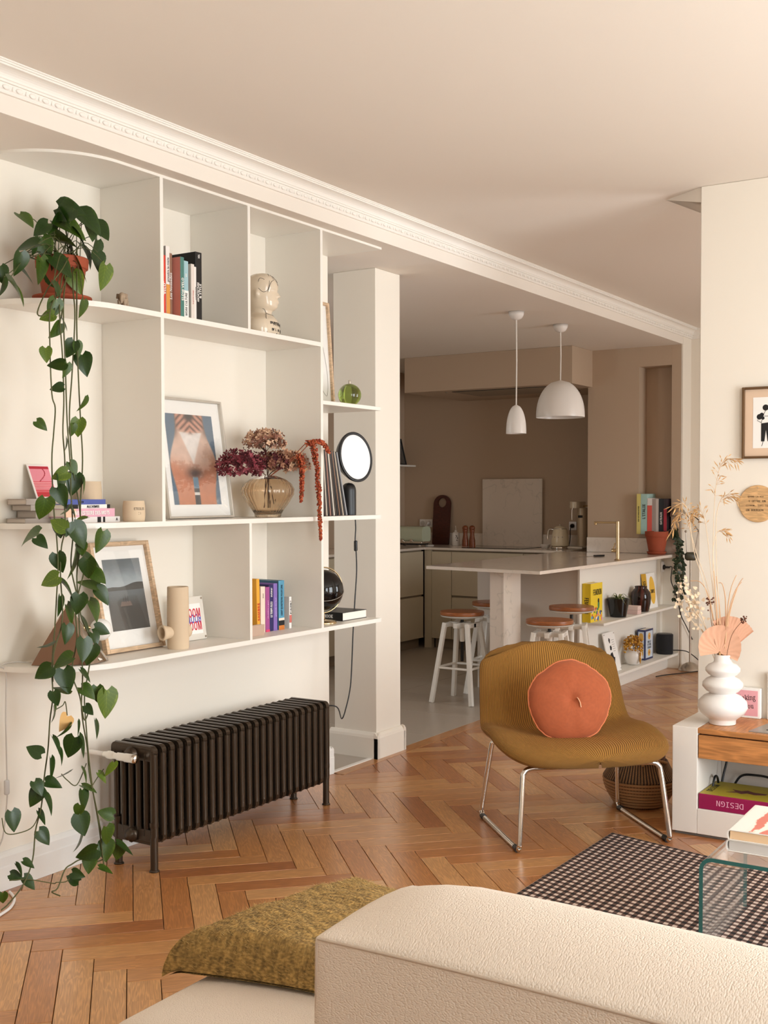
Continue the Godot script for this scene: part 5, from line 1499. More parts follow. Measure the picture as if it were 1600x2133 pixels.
func stool(label, p, turn, lift, group):
	var o = thing("bar_stool", label, "bar stool", p, turn, group)
	var fr = 0.152
	var tp = 0.085
	var top = 0.535
	for sx in [-1, 1]:
		for sz in [-1, 1]:
			var a = Vector3(sx * fr, 0, sz * fr); var b = Vector3(sx * tp, top, sz * tp)
			var m = MB.new()
			var y = (b - a).normalized()
			var x = Vector3(1, 0, 0); x = (x - y * x.dot(y)).normalized()
			m.at(Transform3D(Basis(x, y, x.cross(y)), (a + b) / 2)).box(Vector3.ZERO, Vector3(0.028, a.distance_to(b), 0.028), 0.002)
			part(o, "leg", m, M.shelf)
	var fy = 0.235
	var q = lerpf(fr, tp, fy / top)
	for s in [-1, 1]:
		part(o, "footrest_bar", MB.new().box(Vector3(0, fy, s * q), Vector3(2 * q, 0.014, 0.016), 0.002), M.shelf)
		part(o, "footrest_bar", MB.new().box(Vector3(s * q, fy, 0), Vector3(0.016, 0.014, 2 * q), 0.002), M.shelf)
	part(o, "cross_plate", MB.new().span(Vector3(-tp - 0.014, top - 0.034, -0.015), Vector3(tp + 0.014, top, 0.015), 0.002).span(Vector3(-0.015, top - 0.034, -tp - 0.014), Vector3(0.015, top, tp + 0.014), 0.002).span(Vector3(-tp - 0.014, top - 0.03, -tp - 0.014), Vector3(tp + 0.014, top - 0.002, -tp + 0.014), 0.002).span(Vector3(-tp - 0.014, top - 0.03, tp - 0.014), Vector3(tp + 0.014, top - 0.002, tp + 0.014), 0.002), M.shelf)
	part(o, "sleeve", MB.new().lathe([Vector2(0, top - 0.13), Vector2(0.017, top - 0.13), Vector2(0.017, top - 0.13), Vector2(0.020, top), Vector2(0.020, top), Vector2(0, top)], 16), M.shelf)
	part(o, "screw", MB.new().lathe([Vector2(0, 0.27 + lift * 0.6), Vector2(0.011, 0.27 + lift * 0.6), Vector2(0.011, top + 0.02 + lift), Vector2(0, top + 0.02 + lift)], 14), M.black)
	var sy = top + 0.024 + lift
	part(o, "seat_tray", MB.new().lathe([Vector2(0, sy), Vector2(0.06, sy), Vector2(0.142, sy + 0.016), Vector2(0.147, sy + 0.026), Vector2(0, sy + 0.026)], 40), M.shelf)
	part(o, "seat", MB.new().lathe([Vector2(0, sy + 0.026), Vector2(0.146, sy + 0.026), Vector2(0.149, sy + 0.029), Vector2(0.149, sy + 0.048), Vector2(0.146, sy + 0.052), Vector2(0, sy + 0.052)], 44), M.seat_wood)
	return o

func peninsula():
	var h = 0.917
	var t = MB.new()
	t.at(Transform3D(Basis(Vector3(1, 0, 0), Vector3(0, 0, -1), Vector3(0, 1, 0)), Vector3.ZERO))
	t.prism([Vector2(6.59, 3.055), Vector2(9.034, 2.992), Vector2(9.034, 3.95), Vector2(6.71, 3.95)], h - 0.021, h)
	var pt = single("peninsula_worktop", t, M.stone, "glossy pale stone peninsula top projecting from the niche wall", "worktop")
	pt.material_override = M.stone
	var lg = thing("marble_pillar", "square marble-clad leg carrying the free end of the peninsula", "leg panel", Vector3(6.90, 0, -3.45))
	part(lg, "front_slab", MB.new().span(Vector3(-0.127, 0, 0.036), Vector3(0.127, h - 0.0215, 0.052), 0.001), M.stone)
	part(lg, "side_slab", MB.new().span(Vector3(-0.127, 0, -0.05), Vector3(-0.110, h - 0.0215, 0.0358), 0.001), M.stone)
	part(lg, "core", MB.new().span(Vector3(-0.109, 0, -0.05), Vector3(0.127, h - 0.0215, 0.0355), 0.001), M.stone)
	var b = thing("peninsula_cabinet", "white peninsula cabinet with two open shelves on its room side", "cabinet", Vector3(8.22, 0, -3.53))
	part(b, "body", MB.new().span(Vector3(-0.81, 0, -0.40), Vector3(0.812, h - 0.022, 0.383), 0.001), mat(col(214, 202, 188), 0.5))
	part(b, "back_panel", MB.new().span(Vector3(-0.82, 0, 0.3835), Vector3(0.812, h - 0.022, 0.40), 0.001), M.shelf)
	part(b, "end_panel", MB.new().span(Vector3(0.797, 0, 0.4005), Vector3(0.812, h - 0.0225, 0.565), 0.001), M.wall)
	part(b, "corner_post", MB.new().span(Vector3(0.742, 0.0, 0.4005), Vector3(0.7965, h - 0.0225, 0.43), 0.001), M.wall)
	part(b, "shelf", MB.new().span(Vector3(-0.78, 0.495, 0.4005), Vector3(0.796, 0.512, 0.56), 0.001), M.shelf)
	part(b, "shelf", MB.new().span(Vector3(-0.78, 0.107, 0.4005), Vector3(0.796, 0.127, 0.56), 0.001), M.shelf)
	part(b, "plinth", MB.new().span(Vector3(-0.78, 0.0, 0.4005), Vector3(0.796, 0.1065, 0.475), 0.001), M.shelf)
	var g = "white bar stools with wooden seats round the peninsula"
	stool("white bar stool with wooden seat standing left of the marble leg", Vector3(6.835, 0, -3.742), 0.0, 0.0, g)
	stool("white bar stool half hidden behind the marble leg", Vector3(7.27, 0, -3.73), 0.15, 0.03, g)
	stool("white bar stool just behind the armchair back, right of the marble leg", Vector3(6.66, 0, -3.02), 0.25, 0.0, g)
	stool("white bar stool raised highest, in front of the yellow book", Vector3(7.12, 0, -3.07), 0.35, 0.045, g)
	# tap
	var ta = thing("tap", "slim brushed brass angular tap on the peninsula", "tap", Vector3(7.99, h, -3.085))
	part(ta, "post", MB.new().lathe([Vector2(0, 0), Vector2(0.022, 0), Vector2(0.022, 0.006), Vector2(0.015, 0.008), Vector2(0.0135, 0.01), Vector2(0.0135, 0.282), Vector2(0.0115, 0.284), Vector2(0, 0.284)], 20), M.brass)
	part(ta, "spout", MB.new().tube([Vector3(0, 0.274, 0), Vector3(0, 0.274, -0.17), Vector3(0, 0.272, -0.18)], 0.0075, 12), M.brass)
	part(ta, "aerator", MB.new().lathe([Vector2(0, 0.256), Vector2(0.011, 0.256), Vector2(0.011, 0.268), Vector2(0, 0.268)], 14), M.brass, xf(Vector3(0, 0, -0.172)))
	part(ta, "handle", MB.new().at(Transform3D(Basis(Vector3.RIGHT, -PI / 2), Vector3(0, 0.07, -0.01))).lathe([Vector2(0, 0), Vector2(0.013, 0), Vector2(0.013, 0.034), Vector2(0, 0.034)], 16), M.brass)
	part(ta, "lever", MB.new().tube([Vector3(0, 0.078, -0.036), Vector3(0, 0.125, -0.02)], 0.0045, 8), M.brass)
	var kn = thing("knife", "small dark-handled knife lying on the peninsula top", "knife", Vector3(8.35, h + 0.006, -3.42), -0.4)
	part(kn, "handle", MB.new().box(Vector3(0.06, 0, 0), Vector3(0.11, 0.012, 0.020), 0.004), M.black)
	part(kn, "blade", MB.new().box(Vector3(-0.07, -0.003, 0), Vector3(0.15, 0.002, 0.018), 0.0006), M.steel)
	# cookery books in the niche
	var gb = "cookery books on the niche sill"
	var nb = [["tall yellow cookery book at the left of the niche row", 0.034, 0.325, -3.288, mat(col(226, 210, 122), 0.5), {"text": [["ON VA DEGUSTER", M.ink, 0.5, 0.5, 0.32]]}], ["tall mint cookery book with black letters in the niche row", 0.052, 0.325, -3.244, mat(col(172, 206, 198), 0.5), {"text": [["L'ITALIE", M.ink, 0.56, 0.36, 0.46]], "side": mat(col(180, 210, 202), 0.5)}], ["white cookery book with a large red disc in the niche row", 0.040, 0.290, -3.196, mat(col(236, 228, 222), 0.5), {"bands": [[0.03, 0.8, mat(col(228, 92, 78), 0.5)]]}], ["grey cookery book in the middle of the niche row", 0.028, 0.286, -3.161, mat(col(170, 154, 146), 0.5), {}], ["pale grey narrow cookery book left of the black one", 0.024, 0.284, -3.134, mat(col(206, 194, 186), 0.5), {}], ["black cookery book with white letters in the niche row", 0.040, 0.286, -3.101, M.black, {"text": [["GATEAUX", M.print_white, 0.45, 0.4, 0.4]]}], ["dark cookery book with a red band at the right end of the niche", 0.026, 0.286, -3.067, mat(col(40, 28, 34), 0.5), {"bands": [[0.1, 0.72, mat(col(176, 44, 62), 0.5)]]}]]
	for q in nb:
		book(q[0], q[1], q[2], 0.20, q[4], Vector3(9.075, 1.0745 + q[2] / 2, q[3]), q[5], Vector3(0, -90, 0), gb)
	# terracotta pot with a small trailing plant at the wall end of the peninsula
	var tp = thing("potted_plant", "terracotta pot with a dark small-leaved trailing plant at the wall end of the peninsula", "plant", Vector3(8.905, h, -3.112))
	part(tp, "saucer", MB.new().lathe([Vector2(0, 0), Vector2(0.068, 0), Vector2(0.078, 0.022), Vector2(0.074, 0.024), Vector2(0.06, 0.006), Vector2(0, 0.006)], 32), M.clay)
	part(tp, "pot", MB.new().lathe([Vector2(0, 0.007), Vector2(0.056, 0.007), Vector2(0.062, 0.02), Vector2(0.084, 0.14), Vector2(0.084, 0.14), Vector2(0.091, 0.142), Vector2(0.092, 0.184), Vector2(0.084, 0.184), Vector2(0.080, 0.165), Vector2(0, 0.16)], 36), M.clay)
	part(tp, "soil", MB.new().lathe([Vector2(0.08, 0.162), Vector2(0, 0.170)], 20), M.soil)
	var dk = mat(col(44, 58, 36), 0.4)
	var lf = leaf_mesh(0.1, 0.2)
	var hang = [[Vector3(0.04, 0.17, 0.05), Vector3(0.07, 0.20, 0.115), Vector3(0.055, 0.10, 0.155), Vector3(0.04, -0.02, 0.165), Vector3(0.03, -0.14, 0.16), Vector3(0.0, -0.26, 0.155), Vector3(-0.03, -0.35, 0.15)], [Vector3(0.05, 0.17, 0.03), Vector3(0.085, 0.17, 0.12), Vector3(0.075, 0.02, 0.175), Vector3(0.07, -0.12, 0.185), Vector3(0.085, -0.22, 0.18), Vector3(0.10, -0.33, 0.18)], [Vector3(0.02, 0.17, 0.04), Vector3(0.06, 0.14, 0.13), Vector3(0.03, 0.02, 0.15), Vector3(-0.01, -0.10, 0.15), Vector3(0.03, -0.18, 0.16)]]
	for q in hang:
		var s = smooth(q, 6)
		part(tp, "stem", MB.new().tube(s, 0.0016, 5), mat(col(120, 92, 66), 0.8))
		for i in range(5, s.size()):
			for k in (2 if i < 20 else 1):
				if rng.randf() < 0.2: continue
				var d = Vector3(rng.randf_range(-1, 1), rng.randf_range(-0.7, 0.1), rng.randf_range(-0.3, 1))
				add_leaf(tp, lf, s[i], d, Vector3(-0.8, 0.5, 0.6) + d * 0.2, rng.randf_range(0.032, 0.048), dk)
	peninsula_things()

func peninsula_things():
	var y = 0.5125
	var yb = thing("book", "thick yellow cookery book standing at the left end of the upper peninsula shelf", "book", Vector3(7.545, y, -3.065))
	var yel = mat(col(240, 206, 34), 0.45)
	part(yb, "cover", MB.new().span(Vector3(-0.105, 0, -0.004), Vector3(0.105, 0.268, 0), 0.001).span(Vector3(-0.105, 0, -0.062), Vector3(0.105, 0.268, -0.058), 0.001), yel)
	part(yb, "spine", MB.new().span(Vector3(-0.108, 0, -0.062), Vector3(-0.104, 0.268, 0.0), 0.0015), yel)
	part(yb, "pages", MB.new().span(Vector3(-0.103, 0.003, -0.0575), Vector3(0.101, 0.265, -0.0045), 0.0005), M.paper)
	text(yb, "FEMININ", 0.040, 0.150, M.ink, xf(Vector3(0.01, 0.205, 0.0008)), "Droid Sans", true)
	text(yb, "FEMININ", 0.030, 0.11, M.ink, Transform3D(Basis(Vector3(0, 0, 1), Vector3(0, 1, 0), Vector3(-1, 0, 0)) * Basis(Vector3(0, 0, 1), -PI / 2), Vector3(-0.1085, 0.115, -0.03)), "Droid Sans", true)
	var cs = [col(206, 48, 52), col(52, 96, 168), col(64, 130, 76), col(238, 232, 222), col(226, 120, 160), col(24, 22, 24), col(232, 140, 52), col(96, 160, 196)]
	for i in 26:
		var p = Vector3(rng.randf_range(-0.09, 0.095), 0.012 + pow(rng.randf(), 1.3) * 0.085, 0.0004)
		part(yb, "cover_motif", MB.new().at(Transform3D(Basis(Vector3(0, 0, 1), rng.randf() * 3.0), p)).box(Vector3.ZERO, Vector3(rng.randf_range(0.014, 0.034), rng.randf_range(0.010, 0.022), 0.001 + i * 0.00004), 0.0003), mat(cs[i % 8], 0.5))
	part(yb, "cover_motif", MB.new().at(Transform3D(Basis.from_scale(Vector3(0.6, 1.0, 0.05)), Vector3(0.035, 0.115, 0.0006))).ball(Vector3.ZERO, 0.028, 14), mat(cs[2], 0.5))
	part(yb, "cover_motif", MB.new().at(Transform3D(Basis.from_scale(Vector3(0.8, 1.0, 0.05)), Vector3(0.032, 0.143, 0.0010))).ball(Vector3.ZERO, 0.018, 14), M.ink)
	var sp = thing("potted_plant", "spider plant in a tapered black pot on the upper peninsula shelf", "plant", Vector3(7.91, y, -3.048))
	part(sp, "pot", MB.new().lathe([Vector2(0, 0), Vector2(0.056, 0), Vector2(0.058, 0.003), Vector2(0.082, 0.132), Vector2(0.080, 0.135), Vector2(0.076, 0.132), Vector2(0.070, 0.11), Vector2(0, 0.108)], 36), M.gloss_black)
	var gm = mat(col(126, 140, 78), 0.5); var gp = mat(col(206, 208, 156), 0.5)
	for k in 34:
		var a = rng.randf() * TAU
		var len = rng.randf_range(0.09, 0.165)
		var lift = rng.randf_range(0.5, 1.5)
		var d = Vector3(cos(a), 0, sin(a))
		if d.z < -0.1: d *= 0.55
		var side = Vector3(-sin(a), 0, cos(a))
		var bl = MB.new()
		bl.sheet(2, 8, func(u, v):
			var p = d * len * v * 0.75 + Vector3(0, 0.11 + lift * len * (v - 1.05 * v * v * (0.5 + 0.4 / lift)), 0)
			return p + side * (u - 0.5) * 0.011 * (1.0 - v * v) + Vector3(0, -absf(u - 0.5) * -0.004, 0))
		part(sp, "leaf", bl, gm if k % 3 else gp)
	var pk = "pale pink boxes beside the spider plant"
	single("small_box", MB.new().span(Vector3(-0.04, 0, -0.05), Vector3(0.04, 0.030, 0.05), 0.002), mat(col(222, 190, 182), 0.7), "lower of the two small pink boxes beside the black pot", "box", Vector3(8.16, y, -3.03), 0.0, pk)
	single("small_box", MB.new().span(Vector3(-0.038, 0, -0.045), Vector3(0.042, 0.030, 0.05), 0.002), mat(col(226, 200, 190), 0.7), "upper of the two small pink boxes beside the black pot", "box", Vector3(8.162, y + 0.0302, -3.032), 0.05, pk)
	var bv = thing("glazed_vase", "dark brown glazed earthenware jar on the upper peninsula shelf", "vase", Vector3(8.375, y, -3.048))
	var gz = mat(col(84, 40, 26), 0.08)
	gz.albedo_texture = paint(64, 32, func(u, v):
		var k = 0.35 + 0.65 * smoothstep(-0.1, 0.35, p_noise.get_noise_2d(u * 240.0, v * 14.0))
		return Color(k, k * 0.9, k * 0.95))
	part(bv, "body", MB.new().lathe([Vector2(0, 0), Vector2(0.056, 0), Vector2(0.060, 0.004), Vector2(0.073, 0.06), Vector2(0.077, 0.105), Vector2(0.071, 0.145), Vector2(0.050, 0.170), Vector2(0.043, 0.176), Vector2(0.047, 0.188), Vector2(0.045, 0.191), Vector2(0.038, 0.188), Vector2(0.036, 0.17), Vector2(0, 0.165)], 40), gz)
	var sb = thing("book", "white cookery book with a yellow oval leaning on the upper peninsula shelf", "book", Vector3(8.68, y, -3.052))
	sb.rotation_degrees.x = -7
	part(sb, "cover", MB.new().span(Vector3(-0.095, 0, -0.003), Vector3(0.095, 0.272, 0), 0.001).span(Vector3(-0.095, 0, -0.040), Vector3(0.095, 0.272, -0.037), 0.001), M.print_white)
	part(sb, "spine", MB.new().span(Vector3(-0.098, 0, -0.040), Vector3(-0.094, 0.272, 0.0), 0.0015), mat(col(238, 186, 62), 0.5))
	part(sb, "pages", MB.new().span(Vector3(-0.093, 0.003, -0.0365), Vector3(0.092, 0.269, -0.0035), 0.0005), M.paper)
	part(sb, "oval_motif", MB.new().at(Transform3D(Basis.from_scale(Vector3(0.58, 1.0, 0.01)), Vector3(0.008, 0.138, 0.0))).ball(Vector3.ZERO, 0.108, 32), mat(col(240, 190, 66), 0.5))
	text(sb, "SIMPLE", 0.028, 0.084, M.ink, xf(Vector3(0.008, 0.130, 0.0016)), "Droid Sans", true)
	text(sb, "SIMPLE", 0.020, 0.09, M.ink, Transform3D(Basis(Vector3(0, 0, 1), Vector3(0, 1, 0), Vector3(-1, 0, 0)) * Basis(Vector3(0, 0, 1), -PI / 2), Vector3(-0.0985, 0.17, -0.02)), "Droid Sans", true)
	# lower shelf
	y = 0.1275
	var ap = thing("acrylic_print", "clear screw-cornered print of a figure in black leaning on the lower peninsula shelf", "picture", Vector3(7.835, y, -3.030))
	ap.rotation_degrees.x = -13
	part(ap, "panel", MB.new().span(Vector3(-0.105, 0, -0.010), Vector3(0.105, 0.285, 0), 0.0015), M.print_white)
	var blk = MB.new()
	blk.prism([Vector2(-0.06, 0.035), Vector2(-0.035, 0.02), Vector2(-0.012, 0.03), Vector2(0.012, 0.06), Vector2(0.03, 0.10), Vector2(0.01, 0.105), Vector2(0.0, 0.14), Vector2(-0.03, 0.135), Vector2(-0.055, 0.12), Vector2(-0.075, 0.09), Vector2(-0.072, 0.06)], 0.0002, 0.0008)
	blk.prism([Vector2(-0.03, 0.158), Vector2(-0.005, 0.155), Vector2(0.006, 0.175), Vector2(-0.006, 0.19), Vector2(-0.026, 0.185)], 0.0002, 0.0008)
	blk.prism([Vector2(-0.02, 0.205), Vector2(-0.010, 0.205), Vector2(0.0, 0.235), Vector2(-0.02, 0.245), Vector2(-0.03, 0.225)], 0.0002, 0.0005)
	blk.prism([Vector2(-0.02, 0.02), Vector2(0.0, 0.045), Vector2(0.006, 0.03), Vector2(0.0, 0.012)], 0.0002, 0.0006)
	part(ap, "figure_motif", blk, M.ink)
	for k in 6: part(ap, "text_line", MB.new().box(Vector3(0.045, 0.225 - k * 0.016, 0.0004), Vector3(0.05 - 0.012 * (k % 2), 0.0028, 0.0006), 0.0002), mat(col(150, 140, 132), 0.7))
	for e in [[-0.092, 0.272], [0.092, 0.272], [-0.092, 0.013], [0.092, 0.013]]: part(ap, "screw", MB.new().at(Transform3D(Basis(Vector3.RIGHT, PI / 2), Vector3(e[0], e[1], 0))).lathe([Vector2(0.005, 0), Vector2(0.005, 0.003), Vector2(0, 0.003)], 12), M.steel)
	var wp = thing("white_vase", "small white ball vase on the lower peninsula shelf", "vase", Vector3(8.215, y, -3.045))
	part(wp, "body", MB.new().lathe([Vector2(0, 0), Vector2(0.035, 0), Vector2(0.050, 0.014), Vector2(0.066, 0.055), Vector2(0.062, 0.090), Vector2(0.045, 0.115), Vector2(0.030, 0.122), Vector2(0.026, 0.120), Vector2(0.03, 0.10), Vector2(0, 0.09)], 36), M.porcelain)
	var df = thing("dried_flowers", "ochre dried flowers spilling from the small white ball vase", "dried flowers", Vector3(8.215, y + 0.118, -3.045))
	var sm = MB.new()
	for k in 14:
		var a = TAU * k / 14.0
		var d = Vector3(cos(a) * rng.randf_range(0.04, 0.11), rng.randf_range(-0.02, 0.085), sin(a) * rng.randf_range(0.03, 0.06))
		if k == 5: d = Vector3(-0.03, -0.10, 0.065)
		sm.tube(smooth([Vector3(0, -0.04, 0), Vector3(0, 0.015, 0), d * 0.6 + Vector3(0, 0.03, 0), d], 4), 0.0013, 4)
	part(df, "stem", sm, mat(col(150, 108, 50), 0.8))
	var mm = MultiMesh.new()
	mm.transform_format = MultiMesh.TRANSFORM_3D
	mm.use_colors = true
	mm.mesh = MB.new().ball(Vector3.ZERO, 1.0, 6).done()
	mm.instance_count = 420
	for k in 420:
		var a = rng.randf() * TAU
		var r = sqrt(rng.randf())
		var p = Vector3(cos(a) * r * 0.115, 0.045 + 0.05 * (1.0 - r * r) + rng.randf_range(-0.05, 0.015) * (0.4 + r), sin(a) * r * 0.062)
		if k > 380: p = Vector3(-0.035 + rng.randf_range(-0.008, 0.008), -0.10 + (k - 380) * 0.0035, 0.066)
		mm.set_instance_transform(k, Transform3D(Basis.from_scale(Vector3.ONE * rng.randf_range(0.004, 0.0075)), p))
		mm.set_instance_color(k, [col(196, 140, 48), col(168, 112, 36), col(214, 162, 70)][k % 3])
	var mi = MultiMeshInstance3D.new()
	mi.name = "blossom"
	mi.multimesh = mm
	var dm = mat(Color.WHITE, 0.9)
	dm.vertex_color_use_as_albedo = true
	dm.vertex_color_is_srgb = true
	mi.material_override = dm
	df.add_child(mi, true)
	stuff(mi)
	var navy = mat(col(34, 44, 92), 0.5); var lt = mat(col(200, 210, 222), 0.5); var och = mat(col(222, 170, 80), 0.5)
	var nb = thing("book", "thick navy patterned hardback with orange suns on the lower peninsula shelf", "book", Vector3(8.555, y, -3.045))
	part(nb, "cover", MB.new().span(Vector3(-0.088, 0, -0.004), Vector3(0.088, 0.232, 0), 0.001).span(Vector3(-0.088, 0, -0.062), Vector3(0.088, 0.232, -0.058), 0.001), navy)
	part(nb, "spine", MB.new().span(Vector3(-0.092, 0, -0.062), Vector3(-0.087, 0.232, 0.0), 0.0015), navy)
	part(nb, "pages", MB.new().span(Vector3(-0.086, 0.003, -0.0575), Vector3(0.085, 0.229, -0.0045), 0.0005), M.paper)
	part(nb, "cover_ground", MB.new().span(Vector3(-0.074, 0.014, 0), Vector3(0.076, 0.218, 0.0008), 0.0003), lt)
	part(nb, "spine_ground", MB.new().span(Vector3(-0.0928, 0.014, -0.054), Vector3(-0.092, 0.218, -0.008), 0.0003), lt)
	for e in [[0.178, 0.030], [0.052, 0.030]]:
		part(nb, "sun_motif", MB.new().at(Transform3D(Basis.from_scale(Vector3(1, 0.9, 0.03)), Vector3(0.0, e[0], 0.0008))).ball(Vector3.ZERO, e[1], 20), och)
		part(nb, "sun_motif", MB.new().at(Transform3D(Basis.from_scale(Vector3(0.03, 1, 0.6)), Vector3(-0.0928, e[0], -0.031))).ball(Vector3.ZERO, e[1], 20), och)
		part(nb, "sun_motif", MB.new().at(Transform3D(Basis.from_scale(Vector3(1, 1, 0.05)), Vector3(0.0, e[0], 0.0016))).ball(Vector3.ZERO, 0.009, 12), mat(col(150, 60, 34), 0.5))
	for k in 3:
		text(nb, ["MILLE", "ET UNE", "TABLES"][k], 0.016, 0.08, M.ink, xf(Vector3(0, 0.136 - k * 0.022, 0.0014)), "Droid Serif", true)
	text(nb, "TABLES", 0.014, 0.05, M.ink, Transform3D(Basis(Vector3(0, 0, 1), Vector3(0, 1, 0), Vector3(-1, 0, 0)), Vector3(-0.0932, 0.115, -0.031)), "Droid Serif", true)
	var sk = thing("speaker", "round black fabric speaker at the right end of the lower peninsula shelf", "speaker", Vector3(8.915, y, -3.045))
	part(sk, "body", MB.new().lathe([Vector2(0, 0), Vector2(0.062, 0), Vector2(0.065, 0.004), Vector2(0.066, 0.150), Vector2(0.064, 0.156), Vector2(0.064, 0.156), Vector2(0, 0.158)], 40), mat(col(20, 20, 24), 0.8))
	part(sk, "top_plate", MB.new().lathe([Vector2(0.060, 0.157), Vector2(0.058, 0.161), Vector2(0, 0.161)], 40), mat(col(44, 44, 50), 0.4))
	# socket, plug and the two black cables
	var s = Vector3(8.99, 0.815, -3.092)
	var o = thing("wall_socket", "white socket with a black plug under the wall end of the peninsula", "socket", s)
	part(o, "plate", MB.new().box(Vector3.ZERO, Vector3(0.050, 0.085, 0.012), 0.002), M.porcelain)
	part(o, "plug", MB.new().at(Transform3D(Basis(Vector3.RIGHT, PI / 2), Vector3(0.006, -0.004, 0.006))).lathe([Vector2(0.020, 0), Vector2(0.020, 0.010), Vector2(0.008, 0.018), Vector2(0.007, 0.05), Vector2(0, 0.05)], 16), M.black)
	var q = [s + Vector3(0.006, -0.004, 0.05), s + Vector3(0.01, -0.004, 0.075)]
	for e in [[1398, 1208], [1406, 1232], [1414, 1262], [1420, 1285], [1430, 1305], [1444, 1335], [1456, 1356], [1466, 1372]]: q.append(pix(e[0], e[1], 2, -2.925))
	var cl = []
	for p in smooth(q, 5): cl.append(p - q[0])
	single("lamp_cable", MB.new().tube(cl, 0.0042, 7), M.black, "black cable sagging from the peninsula socket behind the floor lamp", "cable", q[0])
	var q2 = [Vector3(8.97, 0.15, -3.02), Vector3(9.0, 0.15, -2.93), Vector3(9.05, 0.13, -2.89), Vector3(9.14, 0.06, -2.84), Vector3(9.12, 0.008, -2.80), Vector3(9.0, 0.006, -2.76), Vector3(8.80, 0.006, -2.84), Vector3(8.62, 0.006, -2.93), Vector3(8.5, 0.006, -2.97)]
	var c2 = []
	for p in smooth(q2, 6): c2.append(p - q2[0])
	single("speaker_cable", MB.new().tube(c2, 0.004, 7), M.black, "black cable looping on the parquet under the lower peninsula shelf", "cable", q2[0])
	floor_lamp()

func floor_lamp():
	var X = 8.985
	var o = thing("floor_lamp", "slim brushed steel reading lamp standing beside the end of the peninsula", "floor lamp", Vector3(X, 0, -2.862))
	var P = func(x, y): return pix(x, y, 0, X) - Vector3(X, 0, -2.862)
	part(o, "base", MB.new().lathe([Vector2(0, 0), Vector2(0.090, 0), Vector2(0.090, 0.004), Vector2(0.080, 0.020), Vector2(0.055, 0.045), Vector2(0.03, 0.060), Vector2(0.011, 0.066), Vector2(0, 0.066)], 40), M.steel)
	part(o, "pole", MB.new().tube([Vector3(0, 0.06, 0), Vector3(0, 0.5, 0), Vector3(0, 0.885, 0)], 0.008, 14), M.steel)
	part(o, "clamp", MB.new().at(Transform3D(Basis(Vector3.UP, 0.55), Vector3(0, 0.905, 0))).box(Vector3.ZERO, Vector3(0.05, 0.066, 0.088), 0.014), mat(col(66, 62, 46), 0.4))
	part(o, "arm", MB.new().tube([Vector3(0.0, 0.93, -0.03), Vector3(0.0, 1.10, -0.040)], 0.0045, 8), M.steel)
	part(o, "arm", MB.new().tube([Vector3(0.0, 0.93, 0.03), Vector3(0.0, 1.105, 0.062)], 0.0045, 8), M.steel)
	part(o, "joint", MB.new().ball(Vector3(0, 1.107, 0.062), 0.011, 12), M.steel)
	part(o, "joint", MB.new().ball(Vector3(0, 1.102, -0.040), 0.010, 12), M.steel)
	part(o, "arm", MB.new().tube([Vector3(0, 1.107, 0.062), Vector3(0, 1.235, -0.035)], 0.0045, 8), M.steel)
	part(o, "arm", MB.new().tube([Vector3(0.0, 1.16, 0.10), Vector3(0.0, 1.245, 0.0)], 0.004, 8), M.bronze)
	part(o, "counterweight", MB.new().tube([Vector3(0, 1.145, 0.115), Vector3(0, 1.19, 0.075)], 0.021, 16), M.bronze)
	part(o, "shade", MB.new().at(Transform3D(Basis(Vector3.RIGHT, -0.2), Vector3(0, 1.232, -0.105))).lathe([Vector2(0.060, 0.0), Vector2(0.062, -0.002), Vector2(0.063, 0.004), Vector2(0.056, 0.028), Vector2(0.038, 0.047), Vector2(0.015, 0.056), Vector2(0, 0.057)], 32), M.steel)
	part(o, "bulb", MB.new().ball(Vector3(0, 1.238, -0.105), 0.022, 14), M.print_white)

